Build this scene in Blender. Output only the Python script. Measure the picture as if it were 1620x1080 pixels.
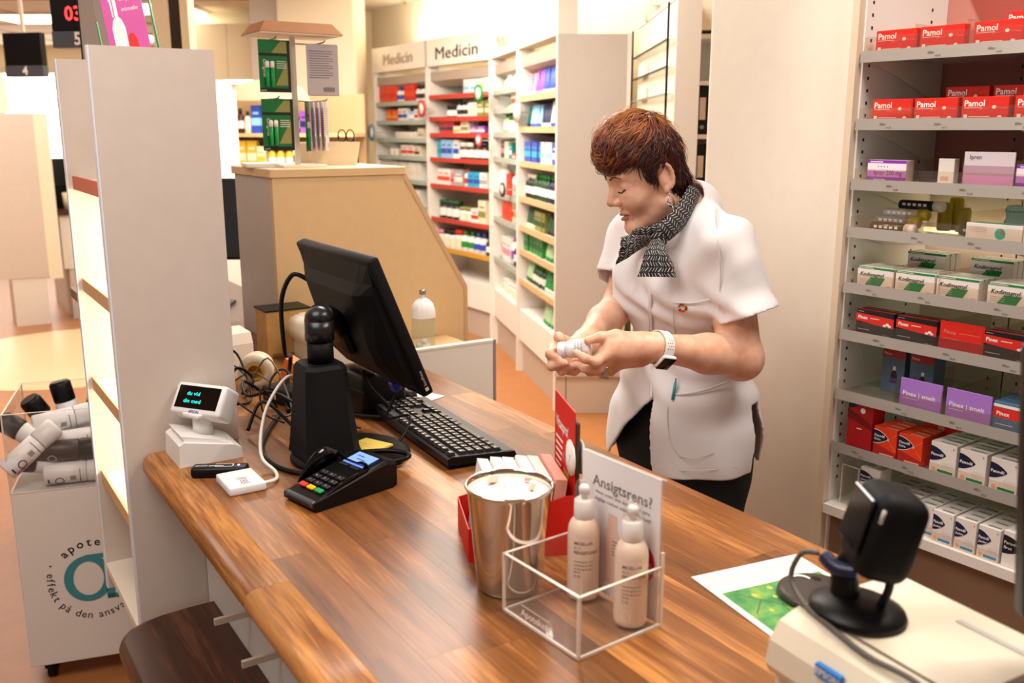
import bpy, bmesh, math, random
import numpy as np
from mathutils import Vector, Matrix
random.seed(7)
rng = np.random.default_rng(7)
SC = bpy.context.scene
for _o in list(bpy.data.objects): bpy.data.objects.remove(_o)
COL = SC.collection
R = math.radians

# ---------------------------------------------------------------- camera
FPX, TH, CAMZ = 1500.0, R(12.55), 1.6
cam_d = bpy.data.cameras.new('camera'); cam = bpy.data.objects.new('camera', cam_d); COL.objects.link(cam)
cam_d.sensor_width = 36; cam_d.lens = FPX / 1620 * 36
cam.location = (0, 0, CAMZ); cam.rotation_euler = (R(90) - TH, 0, 0)
cam_d.dof.use_dof = True; cam_d.dof.focus_distance = 2.0; cam_d.dof.aperture_fstop = 4.5
cam_d.clip_start = 0.02
SC.camera = cam
# ---------------------------------------------------------------- world and light
wd = bpy.data.worlds.new('world'); SC.world = wd; wd.use_nodes = True
bgn = wd.node_tree.nodes['Background']; bgn.inputs[0].default_value = (1.0, 0.97, 0.94, 1); bgn.inputs[1].default_value = 0.27
SC.view_settings.view_transform = 'Standard'; SC.view_settings.look = 'None'
SC.view_settings.gamma = 1; SC.view_settings.use_curve_mapping = False
SC.view_settings.exposure = 0.42
SC.cycles.max_bounces = 8; SC.cycles.transparent_max_bounces = 24

def area(name, loc, size, power, col=(1, .86, .68), rot=(0, 0, 0), sizey=None, spread=None):
    l = bpy.data.lights.new(name, 'AREA'); l.energy = power; l.color = col; l.size = size
    if sizey: l.shape = 'RECTANGLE'; l.size_y = sizey
    if spread: l.spread = R(spread)
    o = bpy.data.objects.new(name, l); COL.objects.link(o); o.location = loc; o.rotation_euler = rot
    return o
def spot(name, loc, target, power, angle=60, blend=.6, size=.05, col=(1, .84, .64)):
    l = bpy.data.lights.new(name, 'SPOT'); l.energy = power; l.color = col; l.spot_size = R(angle); l.spot_blend = blend; l.shadow_soft_size = size
    o = bpy.data.objects.new(name, l); COL.objects.link(o); o.location = loc
    o.rotation_euler = (Vector(target) - Vector(loc)).to_track_quat('-Z', 'Y').to_euler()
    return o
NEUT = (1, .955, .90); WARM = (1, .91, .80)
area('ceiling_lamp_shop', (-0.9, 0.9, 2.68), 1.2, 27, NEUT)
area('ceiling_lamp_service', (1.0, 1.3, 2.68), .6, 15, NEUT)
area('ceiling_lamp_aisle', (-.15, 3.7, 2.68), 1.0, 40, NEUT)
area('ceiling_lamp_back', (-1.0, 5.9, 2.68), 1.4, 62, WARM)
area('ceiling_lamp_far', (-2.9, 4.6, 2.68), 1.6, 26, WARM)
area('ceiling_lamp_window_side', (-4.5, 7.5, 2.68), 2.0, 60, (1, .93, .84))
area('added_wall_fill_back', (-1.2, 5.0, 2.6), .8, 34, WARM, (R(100), 0, R(-18)))  # added fill that brightens the wall above the bays, no fitting there
spot('spot_counter', (1.05, 1.75, 2.62), (0.0, 1.42, .95), 60, 44, .7, .035, (1, .86, .68))
spot('spot_counter_front', (.75, .95, 2.62), (.12, 1.12, .95), 26, 42, .8, .035, (1, .86, .68))
spot('spot_partition', (.25, 3.0, 2.6), (-.35, 2.75, 1.1), 30, 60, .8, .06, (1, .80, .55))
spot('spot_pier', (.2, 2.05, 2.62), (.75, 2.75, 1.6), 12, 75, .9, .06, (1, .9, .76))
spot('spot_shelves', (.25, 1.75, 2.66), (1.05, 2.05, 1.75), 26, 60, .8, .05, (1, .9, .78))
spot('spot_woman', (-.55, 1.7, 2.66), (.3, 2.1, 1.4), 12, 45, .8, .06, (1, .96, .93))

# ---------------------------------------------------------------- frames measured in the room
CT, ST = math.cos(TH), math.sin(TH)
CAMV = np.array([0, 0, CAMZ])
def ray(u, v):
    a = (u - 810) / FPX; b = (540 - v) / FPX
    return np.array([a, CT + ST * b, -ST + CT * b])
def at_z(u, v, z):
    r = ray(u, v); return CAMV + r * (z - CAMZ) / r[2]
def at_y(u, v, y):
    r = ray(u, v); return CAMV + r * y / r[1]
def at_plane(u, v, p0, nn):
    r = ray(u, v); t = ((np.array(p0) - CAMV) @ np.array(nn)) / (r @ np.array(nn)); return CAMV + r * t
C0 = np.array([-0.76449783, 1.84651837, 0.0]); DV = np.array([0.53769107, -0.84314193, 0]); NV = np.array([0.84314193, 0.53769107, 0])
CROT = math.atan2(DV[1], DV[0])
def W(u, w, z): return Vector(C0 + DV * u + NV * w + np.array([0, 0, z]))
def toC(p):
    q = np.array(p) - C0; return (q @ DV, q @ NV, p[2])
S0 = np.array([0.80186944, 2.20896025, 0.0]); DS = np.array([0.59241118, -0.80563577, 0]); NS = np.array([0.80563577, 0.59241118, 0])
SROT = math.atan2(DS[1], DS[0])
def SW(u, w, z): return Vector(S0 + DS * u + NS * w + np.array([0, 0, z]))

# ---------------------------------------------------------------- materials
MATS = {}
def lin(h):
    h = h.lstrip('#'); c = [int(h[i:i + 2], 16) / 255 for i in (0, 2, 4)]
    return tuple((x / 12.92 if x <= .04045 else ((x + .055) / 1.055) ** 2.4) for x in c)
def mat(name, hexc, rough=.5, metal=0, spec=.5, emit=0, alpha=1, trans=0, ior=1.45, noise=0, nscale=40, bump=0, bscale=200, coat=0, sheen=0, sss=0):
    if name in MATS: return MATS[name]
    m = bpy.data.materials.new(name); m.use_nodes = True; nt = m.node_tree; b = nt.nodes['Principled BSDF']
    c = lin(hexc) + (1,)
    b.inputs['Base Color'].default_value = c; b.inputs['Roughness'].default_value = rough; b.inputs['Metallic'].default_value = metal
    b.inputs['Specular IOR Level'].default_value = spec; b.inputs['IOR'].default_value = ior
    b.inputs['Transmission Weight'].default_value = trans; b.inputs['Alpha'].default_value = alpha
    b.inputs['Coat Weight'].default_value = coat
    if sheen: b.inputs['Sheen Weight'].default_value = sheen
    if sss:
        b.inputs['Subsurface Weight'].default_value = sss; b.inputs['Subsurface Radius'].default_value = (.01, .004, .002); b.inputs['Subsurface Scale'].default_value = 1
    if emit:
        b.inputs['Emission Color'].default_value = c; b.inputs['Emission Strength'].default_value = emit
    if noise or bump:
        tc = nt.nodes.new('ShaderNodeTexCoord')
    if noise:
        n = nt.nodes.new('ShaderNodeTexNoise'); n.inputs['Scale'].default_value = nscale; n.inputs['Detail'].default_value = 4
        nt.links.new(tc.outputs['Object'], n.inputs['Vector'])
        mx = nt.nodes.new('ShaderNodeMix'); mx.data_type = 'RGBA'; mx.blend_type = 'MULTIPLY'
        rmp = nt.nodes.new('ShaderNodeMapRange'); rmp.inputs[1].default_value = .3; rmp.inputs[2].default_value = .7; rmp.inputs[3].default_value = 1 - noise; rmp.inputs[4].default_value = 1.0
        nt.links.new(n.outputs['Fac'], rmp.inputs[0])
        mx.inputs[0].default_value = 1; mx.inputs[6].default_value = c
        nt.links.new(rmp.outputs[0], mx.inputs[7]); nt.links.new(mx.outputs[2], b.inputs['Base Color'])
    if bump:
        n2 = nt.nodes.new('ShaderNodeTexNoise'); n2.inputs['Scale'].default_value = bscale; n2.inputs['Detail'].default_value = 3
        nt.links.new(tc.outputs['Object'], n2.inputs['Vector'])
        bp = nt.nodes.new('ShaderNodeBump'); bp.inputs['Strength'].default_value = bump; bp.inputs['Distance'].default_value = .002
        nt.links.new(n2.outputs['Fac'], bp.inputs['Height']); nt.links.new(bp.outputs[0], b.inputs['Normal'])
    MATS[name] = m; return m
def wood(name, dark, mid, light, rough=.35, gs=(1.6, 26, 26), rand=True, spec=.4):
    if name in MATS: return MATS[name]
    m = bpy.data.materials.new(name); m.use_nodes = True; nt = m.node_tree; b = nt.nodes['Principled BSDF']
    tc = nt.nodes.new('ShaderNodeTexCoord'); oi = nt.nodes.new('ShaderNodeObjectInfo')
    add = nt.nodes.new('ShaderNodeVectorMath'); add.operation = 'ADD'
    sc = nt.nodes.new('ShaderNodeVectorMath'); sc.operation = 'SCALE'; sc.inputs['Scale'].default_value = 37.0
    cb = nt.nodes.new('ShaderNodeCombineXYZ')
    for i in range(3): nt.links.new(oi.outputs['Random'], cb.inputs[i])
    nt.links.new(cb.outputs[0], sc.inputs[0]); nt.links.new(tc.outputs['Object'], add.inputs[0]); nt.links.new(sc.outputs[0], add.inputs[1])
    mp = nt.nodes.new('ShaderNodeMapping'); mp.inputs['Scale'].default_value = gs
    nt.links.new(add.outputs[0], mp.inputs[0])
    n = nt.nodes.new('ShaderNodeTexNoise'); n.inputs['Scale'].default_value = 1.0; n.inputs['Detail'].default_value = 6; n.inputs['Roughness'].default_value = .6; n.inputs['Distortion'].default_value = .6
    nt.links.new(mp.outputs[0], n.inputs['Vector'])
    mp2 = nt.nodes.new('ShaderNodeMapping'); mp2.inputs['Scale'].default_value = (gs[0] * 8, gs[1] * 9, gs[2] * 9)
    nt.links.new(add.outputs[0], mp2.inputs[0])
    n2 = nt.nodes.new('ShaderNodeTexNoise'); n2.inputs['Scale'].default_value = 1.0; n2.inputs['Detail'].default_value = 3
    nt.links.new(mp2.outputs[0], n2.inputs['Vector'])
    ma = nt.nodes.new('ShaderNodeMath'); ma.operation = 'MULTIPLY_ADD'; ma.inputs[1].default_value = .42; nt.links.new(n2.outputs['Fac'], ma.inputs[0]); nt.links.new(n.outputs['Fac'], ma.inputs[2])
    fac = ma.outputs[0]
    if rand:
        m3 = nt.nodes.new('ShaderNodeMath'); m3.operation = 'MULTIPLY_ADD'; m3.inputs[1].default_value = .30
        nt.links.new(oi.outputs['Random'], m3.inputs[0]); nt.links.new(fac, m3.inputs[2]); fac = m3.outputs[0]
    cr = nt.nodes.new('ShaderNodeValToRGB'); e = cr.color_ramp.elements
    e[0].position = .55; e[0].color = lin(dark) + (1,); e[1].position = 1.0 if rand else .95; e[1].color = lin(light) + (1,)
    k = e.new(.86); k.color = lin(mid) + (1,)
    mr = nt.nodes.new('ShaderNodeMapRange'); mr.inputs[1].default_value = .35; mr.inputs[2].default_value = 1.25 if rand else 1.0; mr.inputs[3].default_value = .45; mr.inputs[4].default_value = 1.1; nt.links.new(fac, mr.inputs[0]); nt.links.new(mr.outputs[0], cr.inputs[0]); nt.links.new(cr.outputs[0], b.inputs['Base Color'])
    b.inputs['Roughness'].default_value = rough; b.inputs['Specular IOR Level'].default_value = spec
    bp = nt.nodes.new('ShaderNodeBump'); bp.inputs['Strength'].default_value = .12; bp.inputs['Distance'].default_value = .001
    nt.links.new(n2.outputs['Fac'], bp.inputs['Height']); nt.links.new(bp.outputs[0], b.inputs['Normal'])
    MATS[name] = m; return m
def acrylic(name='clear_acrylic', tint='#ffffff', clear=.86, rough=.04):
    """thin clear plastic: mostly transparent sheet with a glossy fresnel coat"""
    if name in MATS: return MATS[name]
    m = bpy.data.materials.new(name); m.use_nodes = True; nt = m.node_tree; nt.nodes.clear()
    out = nt.nodes.new('ShaderNodeOutputMaterial'); tr = nt.nodes.new('ShaderNodeBsdfTransparent'); gl = nt.nodes.new('ShaderNodeBsdfGlossy')
    tr.inputs[0].default_value = lin(tint) + (1,); gl.inputs['Roughness'].default_value = rough
    lw = nt.nodes.new('ShaderNodeLayerWeight'); pw = nt.nodes.new('ShaderNodeMath'); pw.operation = 'POWER'; pw.inputs[1].default_value = 5; nt.links.new(lw.outputs['Facing'], pw.inputs[0]); lw.inputs[0].default_value = .5
    fr = nt.nodes.new('ShaderNodeMath'); fr.operation = 'MULTIPLY_ADD'; fr.inputs[1].default_value = .5; fr.inputs[2].default_value = .025; nt.links.new(pw.outputs[0], fr.inputs[0])
    mx = nt.nodes.new('ShaderNodeMixShader'); nt.links.new(fr.outputs[0], mx.inputs[0]); nt.links.new(tr.outputs[0], mx.inputs[1]); nt.links.new(gl.outputs[0], mx.inputs[2])
    df = nt.nodes.new('ShaderNodeBsdfDiffuse'); df.inputs[0].default_value = (.95, .93, .9, 1)
    m2 = nt.nodes.new('ShaderNodeMixShader'); m2.inputs[0].default_value = 1 - clear
    nt.links.new(mx.outputs[0], m2.inputs[1]); nt.links.new(df.outputs[0], m2.inputs[2]); nt.links.new(m2.outputs[0], out.inputs[0])
    MATS[name] = m; return m

# ---------------------------------------------------------------- mesh builder
def rotz(a): return Matrix.Rotation(a, 4, 'Z')
TXT = {}
FONT_OBJ = []
def text_geo(s, bold=0.0):
    key = (s, bold)
    if key in TXT: return TXT[key]
    cu = bpy.data.curves.new('lettering_curve', 'FONT'); cu.body = s; cu.size = 1; cu.align_x = 'LEFT'; cu.offset = bold; cu.resolution_u = 2
    o = bpy.data.objects.new('lettering_tmp', cu); COL.objects.link(o)
    bpy.context.view_layer.update()
    dg = bpy.context.evaluated_depsgraph_get(); me = bpy.data.meshes.new_from_object(o.evaluated_get(dg))
    v = [tuple(x.co) for x in me.vertices]; f = [tuple(p.vertices) for p in me.polygons]
    bpy.data.objects.remove(o); bpy.data.curves.remove(cu); bpy.data.meshes.remove(me)
    xs = [p[0] for p in v] or [0]; TXT[key] = (v, f, min(xs), max(xs)); return TXT[key]
class MB:
    def __init__(s): s.v = []; s.f = []; s.mi = []; s.mats = []; s.cur = 0; s.sm = []; s.smooth = False
    def use(s, m):
        if m not in s.mats: s.mats.append(m)
        s.cur = s.mats.index(m); return s
    def add(s, verts, faces, M=None, smooth=None):
        b = len(s.v)
        if M is not None: verts = [tuple(M @ Vector(p)) for p in verts]
        s.v.extend(tuple(p) for p in verts)
        for f in faces:
            s.f.append(tuple(i + b for i in f)); s.mi.append(s.cur); s.sm.append(s.smooth if smooth is None else smooth)
        return s
    def box(s, c, d, M=None, bev=0, seg=1):
        x, y, z = d[0] / 2, d[1] / 2, d[2] / 2
        if bev <= 0:
            vs = [(c[0] + i * x, c[1] + j * y, c[2] + k * z) for i in (-1, 1) for j in (-1, 1) for k in (-1, 1)]
            return s.add(vs, [(0, 1, 3, 2), (4, 6, 7, 5), (0, 4, 5, 1), (2, 3, 7, 6), (0, 2, 6, 4), (1, 5, 7, 3)], M, False)
        bm = bmesh.new(); bmesh.ops.create_cube(bm, size=1)
        for v in bm.verts: v.co = Vector((v.co.x * d[0], v.co.y * d[1], v.co.z * d[2]))
        bmesh.ops.bevel(bm, geom=bm.edges[:], offset=min(bev, min(d) * .49), segments=seg, affect='EDGES', profile=.5)
        bm.verts.index_update()
        vs = [(v.co.x + c[0], v.co.y + c[1], v.co.z + c[2]) for v in bm.verts]; fs = [[v.index for v in f.verts] for f in bm.faces]
        bm.free(); return s.add(vs, fs, M, seg > 1)
    def b2(s, lo, hi, M=None, bev=0, seg=1):
        return s.box([(a + b) / 2 for a, b in zip(lo, hi)], [abs(b - a) for a, b in zip(lo, hi)], M, bev, seg)
    def prism(s, poly, a, b, axis='y', M=None, smooth=False):
        """poly: 2-d outline; extruded from a to b along the axis"""
        def P(p, t): return {'y': (p[0], t, p[1]), 'x': (t, p[0], p[1]), 'z': (p[0], p[1], t)}[axis]
        n = len(poly); vs = [P(p, a) for p in poly] + [P(p, b) for p in poly]
        fs = [tuple(range(n))[::-1], tuple(range(n, 2 * n))] + [(i, (i + 1) % n, n + (i + 1) % n, n + i) for i in range(n)]
        ar = sum(poly[i][0] * poly[(i + 1) % n][1] - poly[(i + 1) % n][0] * poly[i][1] for i in range(n))
        flip = (ar < 0) ^ (axis == 'y') ^ (b < a)
        if flip: fs = [tuple(reversed(f)) for f in fs]
        b0 = len(s.f); s.add(vs, fs, M, smooth)
        s.sm[b0] = s.sm[b0 + 1] = False
        return s
    def lathe(s, prof, seg=20, M=None, smooth=True, caps=True):
        vs = []; fs = []; n = len(prof)
        for i in range(seg):
            a = 2 * math.pi * i / seg
            for r, z in prof: vs.append((r * math.cos(a), r * math.sin(a), z))
        for i in range(seg):
            j = (i + 1) % seg
            for k in range(n - 1): fs.append((i * n + k, j * n + k, j * n + k + 1, i * n + k + 1))
        s.add(vs, fs, M, smooth)
        if caps:
            b = []
            if prof[0][0] > 1e-6: b.append([i * n for i in range(seg)][::-1])
            if prof[-1][0] > 1e-6: b.append([i * n + n - 1 for i in range(seg)])
            base = len(s.v) - len(vs)
            for q in b: s.f.append(tuple(x + base for x in q)); s.mi.append(s.cur); s.sm.append(False)
        return s
    def cyl(s, p0, p1, r0, r1=None, seg=14, M=None):
        r1 = r0 if r1 is None else r1
        p0 = Vector(p0); p1 = Vector(p1); L = (p1 - p0).length
        Q = Matrix.Translation(p0) @ (p1 - p0).to_track_quat('Z', 'Y').to_matrix().to_4x4()
        if M is not None: Q = M @ Q
        return s.lathe([(r0, 0), (r1, L)], seg, Q)
    def tube(s, pts, r, seg=7, M=None, sub=6):
        pts = spline(pts, sub) if sub else [Vector(p) for p in pts]
        vs = []; fs = []; n = len(pts); up = Vector((.13, .27, .95)); prev = None
        for i, p in enumerate(pts):
            t = (pts[min(i + 1, n - 1)] - pts[max(i - 1, 0)]).normalized()
            a = t.cross(up) if prev is None else prev - t * prev.dot(t)
            if a.length < 1e-6: a = t.cross(Vector((1, 0, 0)))
            a.normalize(); prev = a; b = t.cross(a)
            rr = r(i / (n - 1)) if callable(r) else r
            for k in range(seg):
                q = 2 * math.pi * k / seg; vs.append(tuple(p + a * math.cos(q) * rr + b * math.sin(q) * rr))
        for i in range(n - 1):
            for k in range(seg):
                k2 = (k + 1) % seg; fs.append((i * seg + k, i * seg + k2, (i + 1) * seg + k2, (i + 1) * seg + k))
        fs.append(tuple(range(seg))[::-1]); fs.append(tuple((n - 1) * seg + k for k in range(seg)))
        return s.add(vs, fs, M, True)
    def text(s, txt, x, z, size, y=0, M=None, align='l', width=None, bold=0, shear=0, sq=1):
        """flat print standing in the local XZ plane, facing -Y"""
        v, f, x0, x1 = text_geo(txt, bold); w = (x1 - x0) or 1
        kx = size * sq if width is None else width / w
        off = 0 if align == 'l' else (-w / 2 if align == 'c' else -w)
        vs = [(x + (p[0] - x0 + off) * kx + shear * p[1] * size, y, z + p[1] * size) for p in v]
        return s.add(vs, f, M, False)
    def rect(s, x0, z0, x1, z1, y=0, M=None):
        return s.add([(x0, y, z0), (x1, y, z0), (x1, y, z1), (x0, y, z1)], [(0, 1, 2, 3)], M, False)
    def poly(s, pts, y=0, M=None):
        n = len(pts); ar = sum(pts[i][0] * pts[(i + 1) % n][1] - pts[(i + 1) % n][0] * pts[i][1] for i in range(n))
        return s.add([(p[0], y, p[1]) for p in pts], [tuple(range(n)) if ar > 0 else tuple(range(n))[::-1]], M, False)
    def mesh(s, name='m'):
        me = bpy.data.meshes.new(name); me.from_pydata(s.v, [], s.f)
        for m in s.mats: me.materials.append(m)
        me.polygons.foreach_set('material_index', s.mi); me.polygons.foreach_set('use_smooth', s.sm); me.update(); return me
    def build(s, name, parent=None, loc=None, rz=None):
        o = bpy.data.objects.new(name, s.mesh(name)); COL.objects.link(o)
        if parent is not None: o.parent = parent
        if loc is not None: o.location = loc
        if rz is not None: o.rotation_euler = (0, 0, rz)
        return o
def spline(pts, sub=6):
    P = [Vector(p) for p in pts]; out = []
    for i in range(len(P) - 1):
        a, b, c, d = P[max(i - 1, 0)], P[i], P[i + 1], P[min(i + 2, len(P) - 1)]
        for k in range(sub):
            t = k / sub
            out.append(.5 * ((2 * b) + (c - a) * t + (2 * a - 5 * b + 4 * c - d) * t * t + (3 * b - 3 * c + d - a) * t ** 3))
    out.append(P[-1]); return out
def tag(o, label, cat, group=None):
    o['label'] = label; o['category'] = cat
    if group: o['group'] = group
    return o
def thing(name, label, cat, loc=(0, 0, 0), rz=0, group=None):
    o = bpy.data.objects.new(name, None); o.empty_display_size = .05; COL.objects.link(o); o.location = loc; o.rotation_euler = (0, 0, rz)
    return tag(o, label, cat, group)
def struct(name, mb, parent=None, loc=None, rz=None):
    o = mb.build(name, parent, loc, rz)
    if parent is None: o['kind'] = 'structure'
    return o
def copy_tree(o, loc=None, rz=None, label=None, group=None):
    c = o.copy(); COL.objects.link(c)
    for ch in list(o.children):
        k = ch.copy(); COL.objects.link(k); k.parent = c; k.matrix_parent_inverse = ch.matrix_parent_inverse
        for g in list(ch.children):
            q = g.copy(); COL.objects.link(q); q.parent = k
    if loc is not None: c.location = loc
    if rz is not None: c.rotation_euler = (0, 0, rz)
    if label: c['label'] = label
    if group: c['group'] = group
    return c
ORD = ['first', 'second', 'third', 'fourth', 'fifth', 'sixth', 'seventh', 'eighth', 'ninth', 'tenth', 'eleventh', 'twelfth', 'thirteenth', 'fourteenth', 'fifteenth', 'sixteenth', 'seventeenth', 'eighteenth', 'nineteenth', 'twentieth']

# colours
M_LAM = mat('beige_laminate', '#d9cabd', .55, noise=.04, nscale=25)
M_LAMEDGE = mat('white_edging', '#e6eaf0', .45)
M_WHITE = mat('white_laminate', '#e9e4dc', .45)
M_OFF = mat('off_white_paint', '#ebe1cf', .7)
M_CREAM = mat('cream_wall_paint', '#f6ead0', .8, noise=.03, nscale=3)
M_PIER = mat('pier_paint', '#ece2d4', .8, noise=.03, nscale=30, bump=.05, bscale=400)
M_CEIL = mat('ceiling_tile', '#ecdfc8', .85)
M_BLACK = mat('black_plastic', '#070708', .4, spec=.3)
M_BLACKM = mat('matt_black_plastic', '#08080a', .6, spec=.25, bump=.1, bscale=900)
M_GLOSSB = mat('gloss_black', '#050506', .12)
M_DGREY = mat('dark_grey_plastic', '#2c2d31', .45)
M_GREY = mat('mid_grey', '#8b8782', .5)
M_LGREY = mat('light_grey', '#bdb8b2', .5)
M_IVORY = mat('ivory_plastic', '#e3dccb', .42)
M_WPLA = mat('white_plastic', '#edeef0', .35)
M_CHROME = mat('polished_steel', '#d9d4cc', .09, metal=1)
M_STEEL = mat('brushed_steel', '#a09a94', .35, metal=1)
M_ALU = mat('grey_shelf_edge', '#a8a199', .4, metal=.35)
M_RED = mat('red_card', '#d4180e', .45)
M_REDB = mat('red_carton', '#cf1b16', .4)
M_ORANGE = mat('orange_carton', '#e8401a', .4)
M_PRINTW = mat('white_print', '#f4efe9', .5)
M_PRINTK = mat('black_print', '#181716', .5)
M_PAPER = mat('paper', '#f1ece6', .65)
M_ACR = acrylic('clear_acrylic', '#fdfcfb', .975)
M_ACRE = mat('acrylic_edge', '#f2e6da', .25, alpha=.75)
M_GLASS = acrylic('shelf_glass', '#eaf2ec', .9)
M_WOODC = wood('butcher_block', '#432610', '#85532a', '#bb8147', .33, gs=(1.5, 20, 20))
M_WOODD = wood('dark_walnut', '#2c170e', '#452618', '#5d3725', .34, gs=(1.3, 18, 18), rand=False)
M_WOODL = mat('light_wood_edge', '#d3b284', .5, noise=.15, nscale=60)
M_TEAL = mat('teal_print', '#3f8f98', .5)
# ================================================================ the setting
def floor_mat():
    m = mat('terracotta_linoleum', '#b27443', .38, noise=.12, nscale=14)
    return m
struct('floor', MB().use(floor_mat()).b2((-9, -3.0, -.1), (5, 16, 0)))
struct('ceiling', MB().use(M_CEIL).b2((-9, -3.0, 2.75), (5, 16, 2.85)))
# ceiling tile seams, far away (recessed strips)
mb = MB().use(mat('ceiling_seam', '#b9a98c', .8))
for k in range(12): mb.b2((-9, 4 + k * 1.0, 2.743), (2, 4.03 + k * 1.0, 2.7502))
for k in range(9): mb.b2((-8 + k * 1.0, 4, 2.743), (-7.97 + k * 1.0, 15.9, 2.7502))
o = struct('trim_1', mb)
# pale round inlay in the floor
a = [(-3.15 + 1.0 * math.cos(t * math.pi / 24), 6.75 + 1.0 * math.sin(t * math.pi / 24)) for t in range(48)]
struct('floor_inlay', MB().use(mat('pale_inlay', '#e3c79c', .35)).prism(a, -.02, .003, 'z'))
# walls
BP = [np.array([-1.60, 9.43, 0]), np.array([-0.152, 7.165, 0]), np.array([.258, 5.32, 0])]
DD = np.array([.217, -.976, 0]); DD = DD / np.linalg.norm(DD); ND = np.array([-DD[1], DD[0], 0]); DROT = math.atan2(DD[1], DD[0])
def wall_seg(name, p, q, m, z0=0, z1=2.75, t=.12):
    p = Vector((p[0], p[1], 0)); q = Vector((q[0], q[1], 0)); L = (q - p).length
    return struct(name, MB().use(m).b2((0, 0, z0), (L, t, z1)), None, p, math.atan2(q.y - p.y, q.x - p.x))
WB = .42  # how far the wall stands behind the shelf fronts
pA = BP[0] + NV * WB - DV * .9; pB = BP[1] + NV * WB + DV * .25; pC = np.array([1.02, 5.2, 0]); pD = np.array([1.3, 3.4, 0])
wall_seg('wall_back_medicine', pA, pB, M_CREAM)
wall_seg('wall_back_corner', pB, pC, M_CREAM)
wall_seg('wall_back_service', pC, (1.5, 2.6, 0), M_CREAM)
# pier beside the tall shelves (in line with them)
pr = MB().use(M_PIER)
pr.box((-.2885, .16, 1.375), (.487, .22, 2.75), None, .02, 3)
o = struct('wall_pier', pr, None, SW(0, 0, 0), SROT)
struct('wall_service', MB().use(mat('service_wall_paint', '#c9a58f', .8)).b2((-.6, .62, 0), (3.2, .74, 2.75)), None, SW(0, 0, 0), SROT)
# wall behind the customer area is far off to the side and the back of the shop; far left wall with windows
far = MB().use(M_CREAM); far.b2((-9, 13.8, 0), (-1.0, 13.95, .9)); far.b2((-9, 13.8, 2.45), (-1.0, 13.95, 2.75)); far.b2((-4.6, 13.8, .9), (-1.0, 13.95, 2.45))
struct('wall_far', far)
wf = MB().use(mat('window_frame_paint', '#e8e0d2', .5))
win = bpy.data.objects.new('window_1', None); COL.objects.link(win); win['kind'] = 'structure'
M_DAY = mat('daylit_pane', '#fffaf0', .3, emit=3.2)
for i in range(3):
    x0 = -9 + i * 1.47; MB().use(M_DAY).b2((x0 + .05, 13.86, .95), (x0 + 1.42, 13.88, 2.40)).build('pane', win)
for i in range(4):
    x0 = -9 + i * 1.47; wf.b2((x0 - .05, 13.78, .9), (x0 + .05, 13.94, 2.45))
wf.b2((-9, 13.78, .88), (-4.6, 13.94, .96)); wf.b2((-9, 13.78, 2.38), (-4.6, 13.94, 2.46))
wf.build('frame', win)
struct('wall_left', MB().use(M_CREAM).b2((-9.1, 2, 0), (-9, 16, 2.75)))
# wall beyond the partition: cream, with a white column in front of it
struct('wall_back_left', MB().use(M_CREAM).b2((-3.35, 9.9, 0), (-1.1, 10.05, 2.75)))
c = MB().use(mat('column_paint', '#efe3cb', .8)); c.b2((-1.97, 8.3, 0), (-1.31, 8.9, 2.75), None, .03, 2)
struct('column_white', c)
c = MB().use(mat('column_grey_paint', '#cfc5ba', .7)); c.b2((-2.27, 8.6, 0), (-1.99, 8.9, 2.75), None, .01)
struct('column_grey', c)
# slim glazed door frame seen over the display unit
fr = MB().use(mat('door_post_paint', '#d2bd9a', .5)); fr.b2((-1.79, 4.95, 0), (-1.705, 5.05, 2.75))
o = struct('door_1', fr); 
MB().use(mat('dark_door_edge', '#2a1a10', .4)).b2((-1.70, 4.95, 0), (-1.655, 5.05, 2.75)).build('edge', o)
MB().use(mat('door_post_light', '#d8c29c', .5)).b2((-1.65, 4.95, 0), (-1.61, 5.05, 2.75)).build('jamb', o)
# tall grey pillar panel behind the display unit
pl = MB().use(mat('pillar_panel', '#b9aca0', .5)); pl.b2((0, 0, 0), (.085, .12, 2.75))
o = struct('pillar_panel', pl, None, at_z(126, 48, 2.0) * 0 + at_y(127, 40, 2.95) * np.array([1, 1, 0]), 0)
MB().use(M_PRINTK).b2((-.004, -.002, 0), (0, .1, 2.75)).build('edge', o)

# lit ceiling panels far off, over the bright end of the shop
for i, (px, py) in enumerate(((245, 14), (60, 30), (205, 60))):
    p = at_z(px, py, 2.735); cl_ = thing('ceiling_light', ['square lit ceiling panel seen over the poster stand', 'square lit ceiling panel above the queue displays', 'square lit ceiling panel further back over the bright window'][i], 'ceiling light', (p[0], p[1], 2.742), 0, 'lit ceiling panels')
    MB().use(mat('white_frame', '#efe9dd', .5)).b2((-.42, -.42, -.012), (.42, .42, .0075)).build('frame', cl_); MB().use(mat('lit_diffuser', '#fff6e2', .4, emit=6)).b2((-.38, -.38, -.0135), (.38, .38, -.0122)).build('diffuser', cl_)
# ================================================================ service counter
CZT = .95
ct = thing('service_counter', 'long service counter with a dark stave wood top and white front', 'counter', W(0, 0, 0), CROT)
mb = MB().use(M_WHITE); mb.b2((.002, .118, 0), (2.6, .14, .905)); mb.b2((.002, .14, 0), (2.6, .78, .04)); mb.b2((.002, .74, .04), (2.6, .76, .905)); mb.b2((-.5, .30, 0), (.0, .78, .905)); mb.build('body', ct)
for u in (.312, .482):
    MB().use(mat('beige_strip', '#cdbda9', .5)).b2((u - .004, .05, .70), (u + .004, .117, .712)).build('bracket', ct)
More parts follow.
